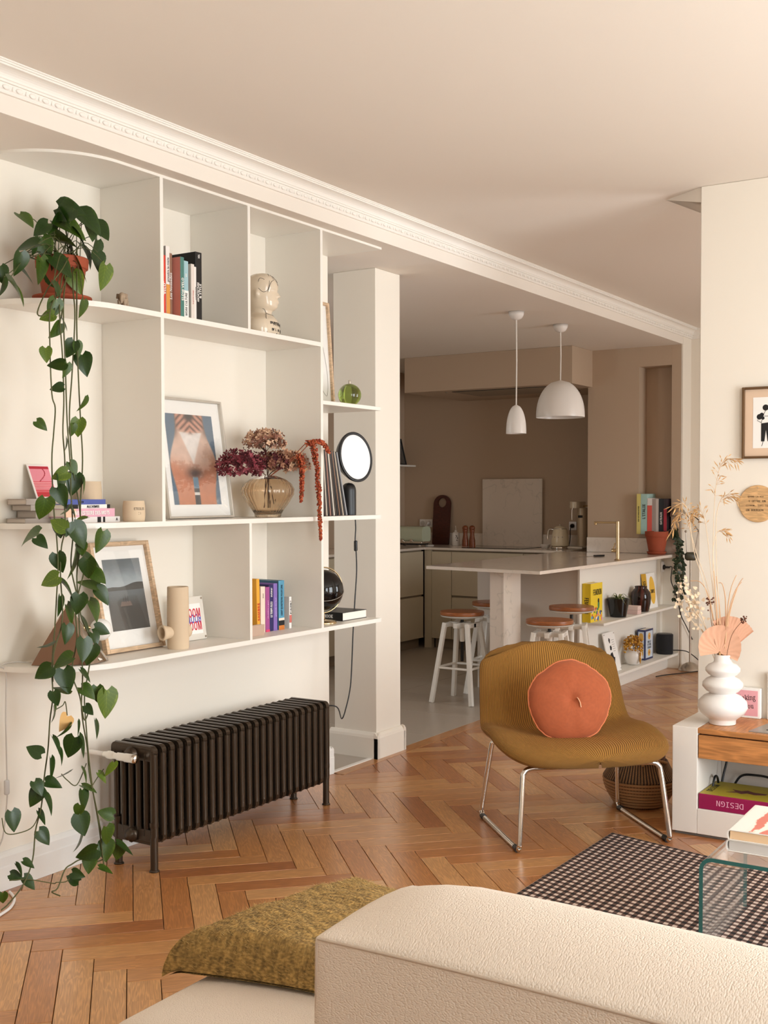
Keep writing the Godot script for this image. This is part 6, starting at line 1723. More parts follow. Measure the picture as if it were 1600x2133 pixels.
# ------------------------------------------------------------------ lounge
func armchair():
	var o = thing("lounge_chair", "mustard corduroy lounge chair on a chrome sled frame in the middle of the room", "chair", Vector3(4.445, 0, -1.915), deg_to_rad(-46))
	# the shell: outline and profile; front lip at t = 0, top of the back at t = 1
	var prof = [Vector2(0.315, 0.352), Vector2(0.22, 0.375), Vector2(0.05, 0.378), Vector2(-0.11, 0.372), Vector2(-0.205, 0.395), Vector2(-0.262, 0.470), Vector2(-0.302, 0.570), Vector2(-0.335, 0.665), Vector2(-0.362, 0.745)]
	var wid = [0.355, 0.362, 0.362, 0.352, 0.340, 0.330, 0.322, 0.312, 0.300]
	var smp = func(arr, t):
		var k = clampf(t, 0, 0.99999) * (arr.size() - 1)
		var i = int(k)
		var a = arr[maxi(i - 1, 0)]; var b = arr[i]; var c = arr[i + 1]; var d = arr[mini(i + 2, arr.size() - 1)]
		return b.cubic_interpolate(c, a, d, k - i) if b is Vector2 else cubic_interpolate(b, c, a, d, k - i)
	var place = func(s, t):        # s -1..1 across, t 0..1 along; the square is eased into the rounded outline
		var ends = 1.0
		if t < 0.24: ends = pow(1.0 - pow((0.24 - t) / 0.24, 2.3), 0.42)
		if t > 0.80: ends = pow(maxf(0.0, 1.0 - pow((t - 0.80) / 0.20, 3.0)), 0.30) * 0.62 + 0.38 * (1.0 if t < 0.80 else 1.0)
		var w = smp.call(wid, t) * maxf(ends, 0.02)
		var p = smp.call(prof, t)
		var curl = 0.050 * pow(absf(s), 2.4)      # the sides rise a little out of the seat and come forward at the back
		var k = smoothstep(0.25, 0.75, t)
		var lift = curl * (1.0 - k) * smoothstep(0.10, 0.35, t)
		var front = -0.022 * (1.0 - smoothstep(0.0, 0.2, t)) * pow(absf(s), 2.0)
		var crown = -0.045 * smoothstep(0.86, 1.0, t) * pow(absf(s), 2.6)
		return Vector3(s * w, p.y + lift + front + crown, p.x + curl * k * 0.9)
	var thick = func(s, t):
		var e = minf(minf(t, 1.0 - t) * 9.0, 1.0)
		var f = minf((1.0 - absf(s)) * 7.0, 1.0)
		return 0.026 * sqrt(maxf(0.0, 1.0 - pow(1.0 - e, 2.0))) * sqrt(maxf(0.0, 1.0 - pow(1.0 - f, 2.0)))
	var nrm = func(s, t):
		var a = place.call(clampf(s + 0.02, -1, 1), t) - place.call(clampf(s - 0.02, -1, 1), t)
		var b = place.call(s, clampf(t + 0.012, 0, 1)) - place.call(s, clampf(t - 0.012, 0, 1))
		return a.cross(b).normalized()
	var warp = func(u): return sin((u - 0.5) * PI) if false else (u - 0.5) * 2.0
	var sh = MB.new()
	for side in [1, -1]:
		sh.sheet(44, 60, func(u, v):
			var s = warp.call(u); s = sign(s) * (1.0 - pow(1.0 - absf(s), 1.5))
			var t = v - 0.06 * sin(v * TAU)
			var n = nrm.call(s, t)
			return place.call(s, t) + n * thick.call(s, t) * side, side < 0, Vector2(1, 1))
	# normals of sheet: v up, u right
	part(o, "seat_shell", sh, M.cord)
	for s in [-1, 1]:
		var x = s * 0.315
		var path = [Vector3(s * 0.12, 0.322, 0.225), Vector3(s * 0.22, 0.322, 0.228), Vector3(s * 0.262, 0.320, 0.230), Vector3(s * 0.283, 0.306, 0.233), Vector3(s * 0.292, 0.27, 0.238), Vector3(x - s * 0.003, 0.05, 0.268), Vector3(x, 0.024, 0.268), Vector3(x, 0.011, 0.250), Vector3(x, 0.010, 0.20), Vector3(x, 0.010, -0.20), Vector3(x, 0.011, -0.232), Vector3(x, 0.026, -0.250), Vector3(x - s * 0.002, 0.05, -0.250), Vector3(s * 0.288, 0.30, -0.205), Vector3(s * 0.278, 0.338, -0.195), Vector3(s * 0.25, 0.352, -0.19), Vector3(s * 0.12, 0.352, -0.19)]
		part(o, "sled_leg", MB.new().tube(smooth(path, 5), 0.0105, 14), M.chrome)
		for z in [0.235, -0.225]:
			part(o, "glide", MB.new().tube([Vector3(x, 0.0105, z - 0.018), Vector3(x, 0.0105, z + 0.018)], 0.0125, 12), M.black)
		part(o, "mount_bar", MB.new().span(Vector3(s * 0.10, 0.322, -0.20), Vector3(s * 0.14, 0.336, 0.24), 0.003), M.black)
	# round velvet cushion leaning in it
	var cu = thing("cushion", "round rust velvet cushion with a buttoned middle leaning on the armchair", "cushion", Vector3(4.40, 0.548, -1.905))
	cu.basis = Basis(Vector3.UP, deg_to_rad(-52)) * Basis(Vector3.RIGHT, deg_to_rad(-16))
	var R = 0.168
	var cs = MB.new()
	var cn = noise(1.4, 15)
	for side in [1, -1]:
		cs.sheet(64, 20, func(u, v):
			var a = u * TAU
			var rr = sin(v * PI / 2)
			var edge = R * (1.0 + 0.035 * sin(a * 2.0 + 0.8) + 0.020 * sin(a * 5.0) + 0.02 * cn.get_noise_2d(cos(a) * 2.0, sin(a) * 2.0))
			var th = 0.058 * pow(maxf(0.0, 1.0 - pow(rr, 2.6)), 0.62) - 0.020 * exp(-pow(rr / 0.13, 2.0)) + 0.004 * sin(a * 9.0) * pow(rr, 3.0) * (1.0 - rr) * 4.0
			return Vector3(cos(a) * edge * rr, sin(a) * edge * rr, side * th), side > 0, Vector2(4, 2))
	part(cu, "cover", cs, M.velvet)
	var pip = []
	for i in 97:
		var a = TAU * i / 96.0
		var edge = R * (1.0 + 0.035 * sin(a * 2.0 + 0.8) + 0.020 * sin(a * 5.0) + 0.02 * cn.get_noise_2d(cos(a) * 2.0, sin(a) * 2.0))
		pip.append(Vector3(cos(a) * edge, sin(a) * edge, 0.001 * sin(i * 2.1)))
	part(cu, "edge_seam", MB.new().tube(pip, 0.0042, 7, false), mat(col(214, 122, 78), 0.9))
	part(cu, "button_thread", MB.new().tube(smooth([Vector3(0.018, 0.008, 0.040), Vector3(0.022, 0.004, 0.052), Vector3(0.028, -0.014, 0.060), Vector3(0.030, -0.034, 0.062)], 4), [0.001, 0.0022, 0.0022, 0.0024, 0.0024, 0.0024, 0.0024, 0.0024, 0.0024, 0.0024, 0.0024, 0.0026, 0.0026], 7), mat(col(232, 178, 140), 0.8))

func lounge():
	# rug
	var A = Vector3(4.462, 0.0085, -1.742); var B = A + Vector3(-0.135, 0, 0.60).normalized() * 2.2
	var D = Vector3(2.30, 0.0085, -1.772); var C = B + (D - A)
	var ru = thing("rug", "black, brown and cream gingham cotton rug under the glass table", "rug", Vector3(3.4, 0, -0.8))
	var c0 = ru.position
	var rm = MB.new()
	rm.sheet(40, 40, func(u, v):
		var p = A.lerp(B, u).lerp(D.lerp(C, u), v) - c0
		return p + Vector3(0, 0.0007 * sin(u * 31.0) * sin(v * 27.0), 0), true, Vector2(2.2 / 0.0325 / 2.0 , 2.16 / 0.0325 / 2.0))
	rm.sheet(1, 1, func(u, v): return A.lerp(B, u).lerp(D.lerp(C, u), v) - c0 - Vector3(0, 0.0078, 0), false)
	part(ru, "woven_cloth", rm, M.rug)
	var hem = MB.new()
	for e in [[A, B], [B, C], [C, D], [D, A]]:
		hem.tube([e[0] - c0 - Vector3(0, 0.004, 0), (e[0] + e[1]) / 2 - c0 - Vector3(0, 0.004, 0), e[1] - c0 - Vector3(0, 0.004, 0)], 0.0042, 6)
	part(ru, "hem", hem, mat(col(196, 172, 156), 0.95))
	armchair()
	# basket
	var ba = thing("basket", "round woven seagrass belly basket between the armchair and the white cabinet", "basket", Vector3(4.985, 0, -1.815))
	var sg = mat(col(206, 150, 96), 0.85)
	sg.albedo_texture = T.weave
	sg.uv1_scale = Vector3(9, 3, 1)
	sg.heightmap_enabled = true
	sg.heightmap_texture = T.weave
	sg.heightmap_scale = 0.6
	var low = []
	var pr = [Vector2(0.0, 0.0), Vector2(0.105, 0.0)]
	for i in 9:
		var t = i / 8.0
		pr.append(Vector2(0.108 + 0.052 * sin(t * PI / 2), 0.004 + 0.118 * t))
	part(ba, "belly", MB.new().lathe(pr, 56), sg)
	for i in 8:
		var r = 0.110 + 0.050 * sin((i + 0.5) / 8.0 * PI / 2)
		var ring = []
		for k in 49: ring.append(Vector3(cos(TAU * k / 48.0) * r, 0.012 + i * 0.0148, sin(TAU * k / 48.0) * r))
		part(ba, "coil", MB.new().tube(ring, 0.0068, 6, false), mat(col(158, 112, 68), 0.85))
	part(ba, "shoulder", MB.new().lathe([Vector2(0.160, 0.122), Vector2(0.164, 0.128), Vector2(0.150, 0.150), Vector2(0.134, 0.178), Vector2(0.124, 0.200), Vector2(0.118, 0.203), Vector2(0.112, 0.198), Vector2(0.108, 0.16)], 56), sg)
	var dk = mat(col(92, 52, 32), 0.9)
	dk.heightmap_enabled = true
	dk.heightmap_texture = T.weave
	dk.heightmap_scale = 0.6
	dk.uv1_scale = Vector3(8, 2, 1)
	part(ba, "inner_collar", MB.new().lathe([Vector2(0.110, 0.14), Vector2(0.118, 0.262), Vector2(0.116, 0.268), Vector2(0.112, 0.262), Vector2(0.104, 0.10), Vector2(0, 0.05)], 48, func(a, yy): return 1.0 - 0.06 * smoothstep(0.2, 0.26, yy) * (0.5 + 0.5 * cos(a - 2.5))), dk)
	for s in [[Vector3(0.05, 0.245, -0.105), Vector3(0.065, 0.325, -0.105), Vector3(0.09, 0.345, -0.06), Vector3(0.112, 0.32, -0.02), Vector3(0.112, 0.245, -0.005)], [Vector3(-0.115, 0.20, 0.05), Vector3(-0.10, 0.222, 0.09), Vector3(-0.06, 0.216, 0.122), Vector3(-0.01, 0.20, 0.128)]]:
		var path = smooth(s, 6)
		var rr = []
		for i in path.size(): rr.append(0.0055 + 0.0018 * (i % 2))
		part(ba, "handle", MB.new().tube(path, rr, 7), mat(col(170, 122, 74), 0.85))
	# bent glass table
	glass_table()
	sofa()

func glass_table():
	var x0 = 3.402; var x1 = 3.89; var z0 = -1.052; var z1 = 0.05; var h = 0.302; var t = 0.012; var r = 0.040
	var o = thing("glass_table", "low bent clear glass coffee table with teal edges on the rug", "table", Vector3(x0, 0.009, z0))
	# centre line of the bent sheet in (z, y)
	var line = [Vector2(0, 0)]
	line.append_array(arc(Vector2(r, h - r), r, 180, 90, 8))
	line.append_array(arc(Vector2(z1 - z0 - r, h - r), r, 90, 0, 8))
	line.append(Vector2(z1 - z0, 0))
	var inner = [Vector2(t, 0)]
	inner.append_array(arc(Vector2(r, h - r), r - t, 180, 90, 8))
	inner.append_array(arc(Vector2(z1 - z0 - r, h - r), r - t, 90, 0, 8))
	inner.append(Vector2(z1 - z0 - t, 0))
	var L = x1 - x0
	var gl = MB.new()
	for q in [[line, false], [inner, true]]:
		var p = q[0]
		gl.sheet(p.size() - 1, 1, func(u, v):
			var e = p[int(round(u * (p.size() - 1)))]
			return Vector3(v * L, e.y, e.x), q[1])
	part(o, "sheet", gl, M.glass)
	var em = mat(Color(0.16, 0.42, 0.40, 0.72), 0.08)
	em.transparency = BaseMaterial3D.TRANSPARENCY_ALPHA
	em = mat(col(52, 104, 100), 0.08)
	for x in [0.0, L]:
		var eb = MB.new()
		for i in line.size() - 1:
			var a = Vector3(x, line[i].y, line[i].x); var b = Vector3(x, line[i + 1].y, line[i + 1].x)
			var c = Vector3(x, inner[i + 1].y, inner[i + 1].x); var d = Vector3(x, inner[i].y, inner[i].x)
			if x == 0.0: eb.flat(a, b, c, d)
			else: eb.flat(d, c, b, a)
		part(o, "polished_edge", eb, em)
	# two art books on it
	var g = "art books on the glass table"
	var wm = mat(col(246, 240, 232), 0.5)
	var pn = noise(0.035, 19)
	var pt = paint(128, 128, func(u, v):
		var k = pn.get_noise_2d(u * 60.0, v * 190.0)
		if v < 0.16: return Color(0.97, 0.94, 0.90)
		return Color(0.86, 0.47, 0.40) if k > 0.08 else (Color(0.96, 0.86, 0.78) if k > -0.05 else Color(0.97, 0.93, 0.89)))
	var y = 0.3115
	for k in 2:
		var b = thing("book", ["white hardback with grey page edges, lower of the two books on the glass table", "salmon and white marbled book on top of the pile on the glass table"][k], "book", Vector3(3.497 - 0.004 * k, y, -0.992 + 0.004 * k), 0.02 * k, g)
		var th = [0.035, 0.032][k]
		var W = [0.335, 0.325][k]; var Z = 0.27
		part(b, "cover", MB.new().span(Vector3(0, 0, 0), Vector3(W, 0.003, Z), 0.0008).span(Vector3(0, th - 0.003, 0), Vector3(W, th, Z), 0.0008), wm)
		var sp = []
		for i in 9:
			var a = PI / 2 + PI * i / 8.0
			sp.append(Vector2(0.001 + cos(a) * 0.009, th / 2 + sin(a) * th / 2))
		for i in range(8, -1, -1):
			var a = PI / 2 + PI * i / 8.0
			sp.append(Vector2(0.002 + cos(a) * 0.006, th / 2 + sin(a) * (th / 2 - 0.003)))
		part(b, "spine", MB.new().at(Transform3D(Basis(Vector3(0, 0, 1), Vector3(0, 1, 0), Vector3(-1, 0, 0)), Vector3.ZERO)).prism(sp, -W, 0), wm)
		part(b, "pages", MB.new().span(Vector3(0.004, 0.0031, 0.001), Vector3(W - 0.004, th - 0.0031, Z - 0.004), 0.0008), [mat(col(214, 208, 202), 0.8), mat(col(242, 206, 164), 0.8)][k])
		if k == 1:
			var q = MB.new()
			q.flat(Vector3(0.002, th + 0.0004, Z), Vector3(0.002, th + 0.0004, 0.004), Vector3(W - 0.002, th + 0.0004, 0.004), Vector3(W - 0.002, th + 0.0004, Z))
			part(b, "cover_print", q, textured(pt, 0.45))
		y += th + 0.0006

func sofa():
	var o = thing("sofa", "cream boucle sofa seen from behind at the bottom of the photo", "sofa", Vector3(1.37, 0, -1.0))
	# backrest: a section swept along z
	var sec = [Vector2(0.30, 0.06), Vector2(0.305, 0.45), Vector2(0.300, 0.66), Vector2(0.288, 0.712), Vector2(0.262, 0.752), Vector2(0.225, 0.779), Vector2(0.18, 0.792), Vector2(0.13, 0.795), Vector2(0.085, 0.789), Vector2(0.045, 0.774), Vector2(0.018, 0.758), Vector2(0.004, 0.748), Vector2(0.0, 0.738), Vector2(-0.003, 0.60), Vector2(0.0, 0.35), Vector2(0.0, 0.06)]
	var zs = [0.0, 0.004, 0.012, 0.03, 0.06, 0.10, 0.16, 0.3, 0.6, 1.0, 1.5, 2.0, 2.3]
	var bk = MB.new()
	var bp = func(u, v):
		var k = u * (sec.size() - 1)
		var i = mini(int(k), sec.size() - 2)
		var p = sec[i].lerp(sec[i + 1], k - i)
		var z = zs[int(round(v * (zs.size() - 1)))]
		var e = smoothstep(0.0, 0.17, z)
		if p.y > 0.745: p.y = lerpf(0.745 + (p.y - 0.745) * 0.12, p.y, sqrt(e))
		var inset = 0.014 * (1.0 - minf(1.0, z / 0.012)) * 0.5
		p.x = lerpf(0.15, p.x, 1.0 - inset * 2.0)
		p.y -= inset * 0.6
		p.y += 0.004 * sin(z * 5.0)
		return Vector3(p.x, p.y, z)
	bk.sheet((sec.size() - 1) * 2, zs.size() - 1, bp, true)
	var cap = bk.vert(Vector3(0.15, 0.40, -0.002))
	for i in (sec.size() - 1) * 2:
		var a = bp.call(float(i) / ((sec.size() - 1) * 2), 0.0); var b = bp.call(float(i + 1) / ((sec.size() - 1) * 2), 0.0)
		bk.tri(cap, bk.vert(a), bk.vert(b))
	part(o, "backrest", bk, M.boucle)
	var seam = mat(col(196, 176, 156), 0.95)
	var s1 = []
	for i in 20: s1.append(Vector3(0.0005, 0.7415 + 0.004 * sin(i * 0.12 * 5.0), 0.006 + i * 0.12))
	part(o, "seam", MB.new().tube(s1, 0.0022, 6), seam)
	part(o, "seam", MB.new().tube([Vector3(0.001, 0.08, 0.0), Vector3(0.001, 0.4, -0.001), Vector3(0.002, 0.735, 0.004)], 0.0024, 6), seam)
	# seat, running on past the end of the backrest
	var st = MB.new()
	var X0 = 0.045; var X1 = 1.02; var Z0 = -0.565; var Z1 = 2.3; var H = 0.452; var rr = 0.085
	st.sheet(36, 36, func(u, v):
		# a rounded slab: top in the middle of the sheet, sides at its rims
		var a = (u - 0.5) * 2.0; var b = (v - 0.5) * 2.0
		var ra = clampf((absf(a) - 0.62) / 0.22, 0.0, 1.0); var rb = clampf((absf(b) - 0.62) / 0.22, 0.0, 1.0)
		var da = clampf((absf(a) - 0.84) / 0.16, 0.0, 1.0); var db = clampf((absf(b) - 0.84) / 0.16, 0.0, 1.0)
		var hx = (X1 - X0) / 2; var hz = (Z1 - Z0) / 2
		var ex = minf(absf(a) / 0.62, 1.0) * (hx - rr); var ez = minf(absf(b) / 0.62, 1.0) * (hz - rr)
		var q = sqrt(ra * ra + rb * rb)
		var ang = minf(q, 1.0) * PI / 2
		var dirx = ra / q if q > 0.0 else 0.0; var dirz = rb / q if q > 0.0 else 0.0
		var px = ex + rr * sin(ang) * dirx; var pz = ez + rr * sin(ang) * dirz
		var py = H - rr * (1.0 - cos(ang)) - maxf(da, db) * (H - rr - 0.07)
		py += 0.012 * (1.0 - minf(1.0, maxf(absf(a), absf(b)) / 0.62))
		return Vector3((X0 + X1) / 2 + sign(a) * px, py, (Z0 + Z1) / 2 + sign(b) * pz), true)
	part(o, "seat", st, M.boucle)
	part(o, "seam", MB.new().tube([Vector3(0.10, H - 0.085, Z0 - 0.0005), Vector3(0.5, H - 0.085, Z0 - 0.001), Vector3(0.95, H - 0.085, Z0 - 0.0005)], 0.002, 6), seam)
	for e in [[0.12, -0.48], [0.95, -0.48], [0.12, 2.2], [0.95, 2.2]]:
		part(o, "foot", MB.new().lathe([Vector2(0, 0), Vector2(0.022, 0), Vector2(0.026, 0.075), Vector2(0, 0.075)], 16), M.black, xf(Vector3(e[0], 0, e[1])))
	# folded blanket over the seat
	var bl = thing("blanket", "folded olive mohair blanket with a dark edge laid over the sofa seat", "blanket", Vector3(1.95, 0.46, -1.3))
	var c0 = bl.position
	var A = Vector3(1.655, 0, -1.580); var B = Vector3(2.20, 0, -1.515); var C = Vector3(2.27, 0, -0.99); var D = Vector3(1.735, 0, -0.99)
	var bn = noise(2.2, 6)
	var surf = func(u, v, top):
		var p = A.lerp(B, u).lerp(D.lerp(C, u), v)
		p.z += 0.03 * sin(u * 2.6) * (1.0 - v) - 0.0
		p.x += 0.035 * sin(v * 3.0) * (1.0 - u)
		var over = clampf((-1.535 - p.z) / 0.05, 0.0, 1.0)
		var base = 0.466 - 0.020 * over * over
		var e = minf(minf(u, 1.0 - u), v if v < 0.5 else 1.0) * 14.0
		var th = 0.042 + 0.026 * smoothstep(0.0, 0.4, 1.0 - u) + 0.010 * bn.get_noise_2d(p.x * 2.0, p.z * 2.0) + 0.012 * sin(v * 5.0 + u * 2.0)
		th *= sqrt(clampf(1.0 - pow(1.0 - minf(e, 1.0), 2.0), 0.0, 1.0))
		var y = base + (th if top else -0.004)
		if u < 0.10: p.x -= 0.012 * (1.0 - u / 0.10) * 0.0
		return Vector3(p.x, y, p.z) - c0
	var bm = MB.new()
	bm.sheet(60, 60, func(u, v):
		var k = 0.5 - 0.5 * cos(u * PI); var w = 1.0 - cos(v * PI / 2)
		return surf.call(k, w, true), true)
	bm.sheet(60, 60, func(u, v):
		var k = 0.5 - 0.5 * cos(u * PI); var w = 1.0 - cos(v * PI / 2)
		return surf.call(k, w, false), false)
	part(bl, "folded_cloth", bm, M.blanket)
	var ed = []
	for i in 25: ed.append(surf.call(0.995, i / 24.0, true) + Vector3(0.004, 0.004, 0))
	part(bl, "edge_band", MB.new().tube(ed, 0.011, 8), mat(col(62, 58, 50), 1.0))
	# stray fibres give the wool its halo
	var hair = MB.new()
	hair.tri(hair.vert(Vector3(-0.0004, 0, 0)), hair.vert(Vector3(0.0002, 1, 0.25)), hair.vert(Vector3(0.0004, 0, 0)))
	var mm = MultiMesh.new()
	mm.transform_format = MultiMesh.TRANSFORM_3D
	mm.mesh = hair.done()
	mm.instance_count = 9000
	for k in 9000:
		var p = surf.call(0.5 - 0.5 * cos(rng.randf() * PI), pow(rng.randf(), 1.4), true)
		var up = Vector3(rng.randf_range(-1, 1), rng.randf_range(0.15, 0.8), rng.randf_range(-1, 1)).normalized()
		var sd = up.cross(Vector3(0.2, 0.1, 1)).normalized()
		mm.set_instance_transform(k, Transform3D(Basis(sd * rng.randf_range(0.8, 1.6), up * rng.randf_range(0.006, 0.014), sd.cross(up) * 0.004), p - up * 0.001))
	var mi = MultiMeshInstance3D.new()
	mi.name = "wool_fibres"
	mi.multimesh = mm
	mi.material_override = mat(col(178, 146, 88), 1.0)
	bl.add_child(mi, true)
	stuff(mi)

# ------------------------------------------------------------------ the right wall
func tv_corner():
	var zL = -1.543
	var o = thing("media_cabinet", "white open media cabinet with an oak drawer and top against the right wall", "cabinet", Vector3(4.62, 0, zL))
	var wm = mat(col(236, 228, 218), 0.4)
	var W = 1.9
	part(o, "side", MB.new().span(Vector3(0, 0.012, 0), Vector3(0.352, 0.447, 0.104), 0.002), wm)
	part(o, "base", MB.new().span(Vector3(0, 0.012, 0.1042), Vector3(0.352, 0.115, W), 0.002), wm)
	part(o, "back", MB.new().span(Vector3(0.335, 0.1152, 0.1042), Vector3(0.352, 0.32, W), 0.001), mat(col(206, 196, 186), 0.5))
	part(o, "wood_top", MB.new().span(Vector3(0.002, 0.424, 0.1045), Vector3(0.352, 0.446, W), 0.0015), M.cabinet_wood)
	part(o, "drawer_front", MB.new().span(Vector3(0.002, 0.323, 0.108), Vector3(0.020, 0.418, W - 0.05), 0.0015), M.cabinet_wood)
	part(o, "drawer_box", MB.new().span(Vector3(0.022, 0.326, 0.112), Vector3(0.33, 0.42, W - 0.06), 0.001), mat(col(120, 82, 52), 0.7))
	part(o, "skid", MB.new().span(Vector3(0.01, 0, 0.01), Vector3(0.34, 0.012, W - 0.1), 0.001), mat(col(110, 104, 98), 0.6))
	# big book below the drawer
	var mg = mat(col(150, 16, 76), 0.4)
	var b = thing("book", "large book with a magenta spine and yellow cover lying in the media cabinet", "book", Vector3(4.628, 0.1155, zL + 0.108))
	part(b, "spine", MB.new().span(Vector3(0, 0, 0), Vector3(0.006, 0.062, 0.30), 0.002), mg)
	part(b, "cover", MB.new().span(Vector3(0.004, 0.059, 0), Vector3(0.24, 0.062, 0.30), 0.001).span(Vector3(0.004, 0, 0), Vector3(0.24, 0.003, 0.30), 0.001), mat(col(178, 158, 36), 0.45))
	part(b, "pages", MB.new().span(Vector3(0.006, 0.003, 0.003), Vector3(0.236, 0.059, 0.297), 0.001), M.paper)
	text(b, "DESIGN", 0.022, 0.145, mat(col(240, 176, 200), 0.5), Transform3D(Basis(Vector3(0, 0, 1), Vector3(0, 1, 0), Vector3(-1, 0, 0)) * Basis(Vector3(0, 0, 1), PI), Vector3(-0.0006, 0.031, 0.128)), "Droid Sans Mono", true)
	text(b, "DESIGN", 0.024, 0.14, M.ink, Transform3D(Basis(Vector3(-1, 0, 0), Vector3(0, 0, -1), Vector3(0, -1, 0)) * Basis(Vector3(0, 1, 0), PI), Vector3(0.115, 0.0626, 0.026)), "Droid Sans Mono", true)
	var blk = MB.new()
	blk.at(Transform3D(Basis(Vector3(0, 0, 1), Vector3(1, 0, 0), Vector3(0, 1, 0)), Vector3(0, 0.0622, 0)))
	blk.prism([Vector2(0.09, 0.075), Vector2(0.13, 0.090), Vector2(0.15, 0.078), Vector2(0.17, 0.10), Vector2(0.20, 0.088), Vector2(0.24, 0.105), Vector2(0.245, 0.125), Vector2(0.19, 0.125), Vector2(0.16, 0.145), Vector2(0.14, 0.122), Vector2(0.10, 0.135), Vector2(0.12, 0.108)], 0.0, 0.0006)
	part(b, "cover_motif", blk, mat(col(96, 46, 44), 0.5))
	# black cables behind it
	var q = [Vector3(4.90, 0.32, zL + 0.15), Vector3(4.895, 0.26, zL + 0.145), Vector3(4.88, 0.20, zL + 0.135), Vector3(4.86, 0.14, zL + 0.128), Vector3(4.80, 0.12, zL + 0.122), Vector3(4.77, 0.15, zL + 0.122), Vector3(4.79, 0.21, zL + 0.125), Vector3(4.83, 0.20, zL + 0.126), Vector3(4.86, 0.125, zL + 0.124)]
	var ca = []
	for p in smooth(q, 6): ca.append(p - q[0])
	single("power_cable", MB.new().tube(ca, 0.005, 8), M.black, "black cable hanging from the drawer and coiled in the corner of the media cabinet", "cable", q[0])
	q = [Vector3(4.90, 0.122, zL + 0.16), Vector3(4.90, 0.20, zL + 0.20), Vector3(4.90, 0.215, zL + 0.26), Vector3(4.90, 0.205, zL + 0.34), Vector3(4.90, 0.14, zL + 0.40), Vector3(4.905, 0.122, zL + 0.45)]
	ca = []
	for p in smooth(q, 6): ca.append(p - q[0])
	single("power_cable", MB.new().tube(ca, 0.005, 8), M.black, "black cable arching behind the large magenta book", "cable", q[0])
	single("power_strip", MB.new().span(Vector3(-0.025, 0, 0), Vector3(0.025, 0.035, 0.28), 0.005), M.black, "black power strip behind the large magenta book", "power strip", Vector3(4.905, 0.1156, zL + 0.46))
	# bubble vase and its dried bouquet
	var v = Vector3(4.763, 0.4465, -1.379)
	var bv = thing("bubble_vase", "matte off-white vase of three stacked bubbles on the media cabinet", "vase", v)
	part(bv, "body", MB.new().lathe([Vector2(0, 0), Vector2(0.052, 0), Vector2(0.054, 0.003), Vector2(0.054, 0.018), Vector2(0.062, 0.026), Vector2(0.088, 0.045), Vector2(0.101, 0.070), Vector2(0.097, 0.095), Vector2(0.075, 0.117), Vector2(0.054, 0.126), Vector2(0.051, 0.130), Vector2(0.066, 0.138), Vector2(0.082, 0.156), Vector2(0.081, 0.172), Vector2(0.066, 0.188), Vector2(0.050, 0.195), Vector2(0.047, 0.200), Vector2(0.058, 0.206), Vector2(0.070, 0.220), Vector2(0.070, 0.232), Vector2(0.058, 0.246), Vector2(0.042, 0.253), Vector2(0.036, 0.260), Vector2(0.033, 0.286), Vector2(0.030, 0.288), Vector2(0.027, 0.285), Vector2(0.027, 0.25), Vector2(0, 0.24)], 56), M.porcelain)
	bouquet(v + Vector3(0, 0.286, 0))
	# pink lettered card in a white block frame, grey sheet, white board
	var pc = thing("framed_card", "small white block frame with a pink lettered card behind the bubble vase", "picture frame", Vector3(4.940, 0.4465, -1.333))
	pc.rotation_degrees = Vector3(0, -90, 0)
	part(pc, "block", MB.new().span(Vector3(-0.062, 0, -0.03), Vector3(0.062, 0.128, 0), 0.002), M.print_white)
	part(pc, "card", MB.new().span(Vector3(-0.052, 0.010, 0.0), Vector3(0.052, 0.118, 0.001), 0.0003), mat(col(236, 170, 176), 0.7))
	text(pc, "thinking", 0.030, 0.088, M.ink, xf(Vector3(-0.002, 0.086, 0.0014), Vector3(0, 0, 6)), "Droid Serif")
	text(pc, "of you", 0.028, 0.06, M.ink, xf(Vector3(0.004, 0.050, 0.0014), Vector3(0, 0, 6)), "Droid Serif")
	var gp = MB.new()
	gp.at(Transform3D(Basis(Vector3(1, 0, 0), Vector3(0, 0, -1), Vector3(0, 1, 0)), Vector3.ZERO))
	gp.prism([Vector2(0.0, 0.0), Vector2(0.21, -0.03), Vector2(0.20, -0.33), Vector2(-0.012, -0.30)], 0, 0.004)
	var gs = thing("magazine", "grey magazine lying on the oak top of the media cabinet", "magazine", Vector3(4.655, 0.4462, -1.243))
	part(gs, "cover", gp, mat(col(150, 140, 130), 0.35))
	part(gs, "cover_motif", MB.new().box(Vector3(0.05, 0.0044, 0.12), Vector3(0.016, 0.0008, 0.12), 0.0003), M.ink, xf(Vector3.ZERO, Vector3(0, 4, 0)))
	single("white_board", MB.new().span(Vector3(-0.010, 0, 0), Vector3(0.010, 0.20, 0.35), 0.002), mat(col(232, 226, 214), 0.5), "white board leaning on the wall at the right edge behind the magazine", "board", Vector3(4.958, 0.4465, -1.245))
	# on the wall
	var fp = thing("framed_poster", "bronze-framed drawing of two dancing figures in black and white on the right wall", "picture", Vector3(4.9745, 1.548, -1.172))
	fp.rotation_degrees = Vector3(0, -90, 0)
	frame(fp, 0.38, 0.302, 0.010, 0.020, mat(col(112, 84, 56), 0.35, 0.5), mat(col(226, 196, 168), 0.8), M.print_white, 0.044, 0.044, 0.044, 0.044, false)
	var fig = MB.new()
	var z0 = 0.0069
	fig.prism([Vector2(-0.112, 0.072), Vector2(-0.098, 0.072), Vector2(-0.092, 0.12), Vector2(-0.085, 0.072), Vector2(-0.070, 0.074), Vector2(-0.078, 0.152), Vector2(-0.112, 0.148)], z0, z0 + 0.0006)
	fig.prism([Vector2(-0.05, 0.06), Vector2(-0.035, 0.06), Vector2(-0.03, 0.15), Vector2(-0.06, 0.15)], z0, z0 + 0.0006)
	part(fp, "figure_motif", fig, M.ink)
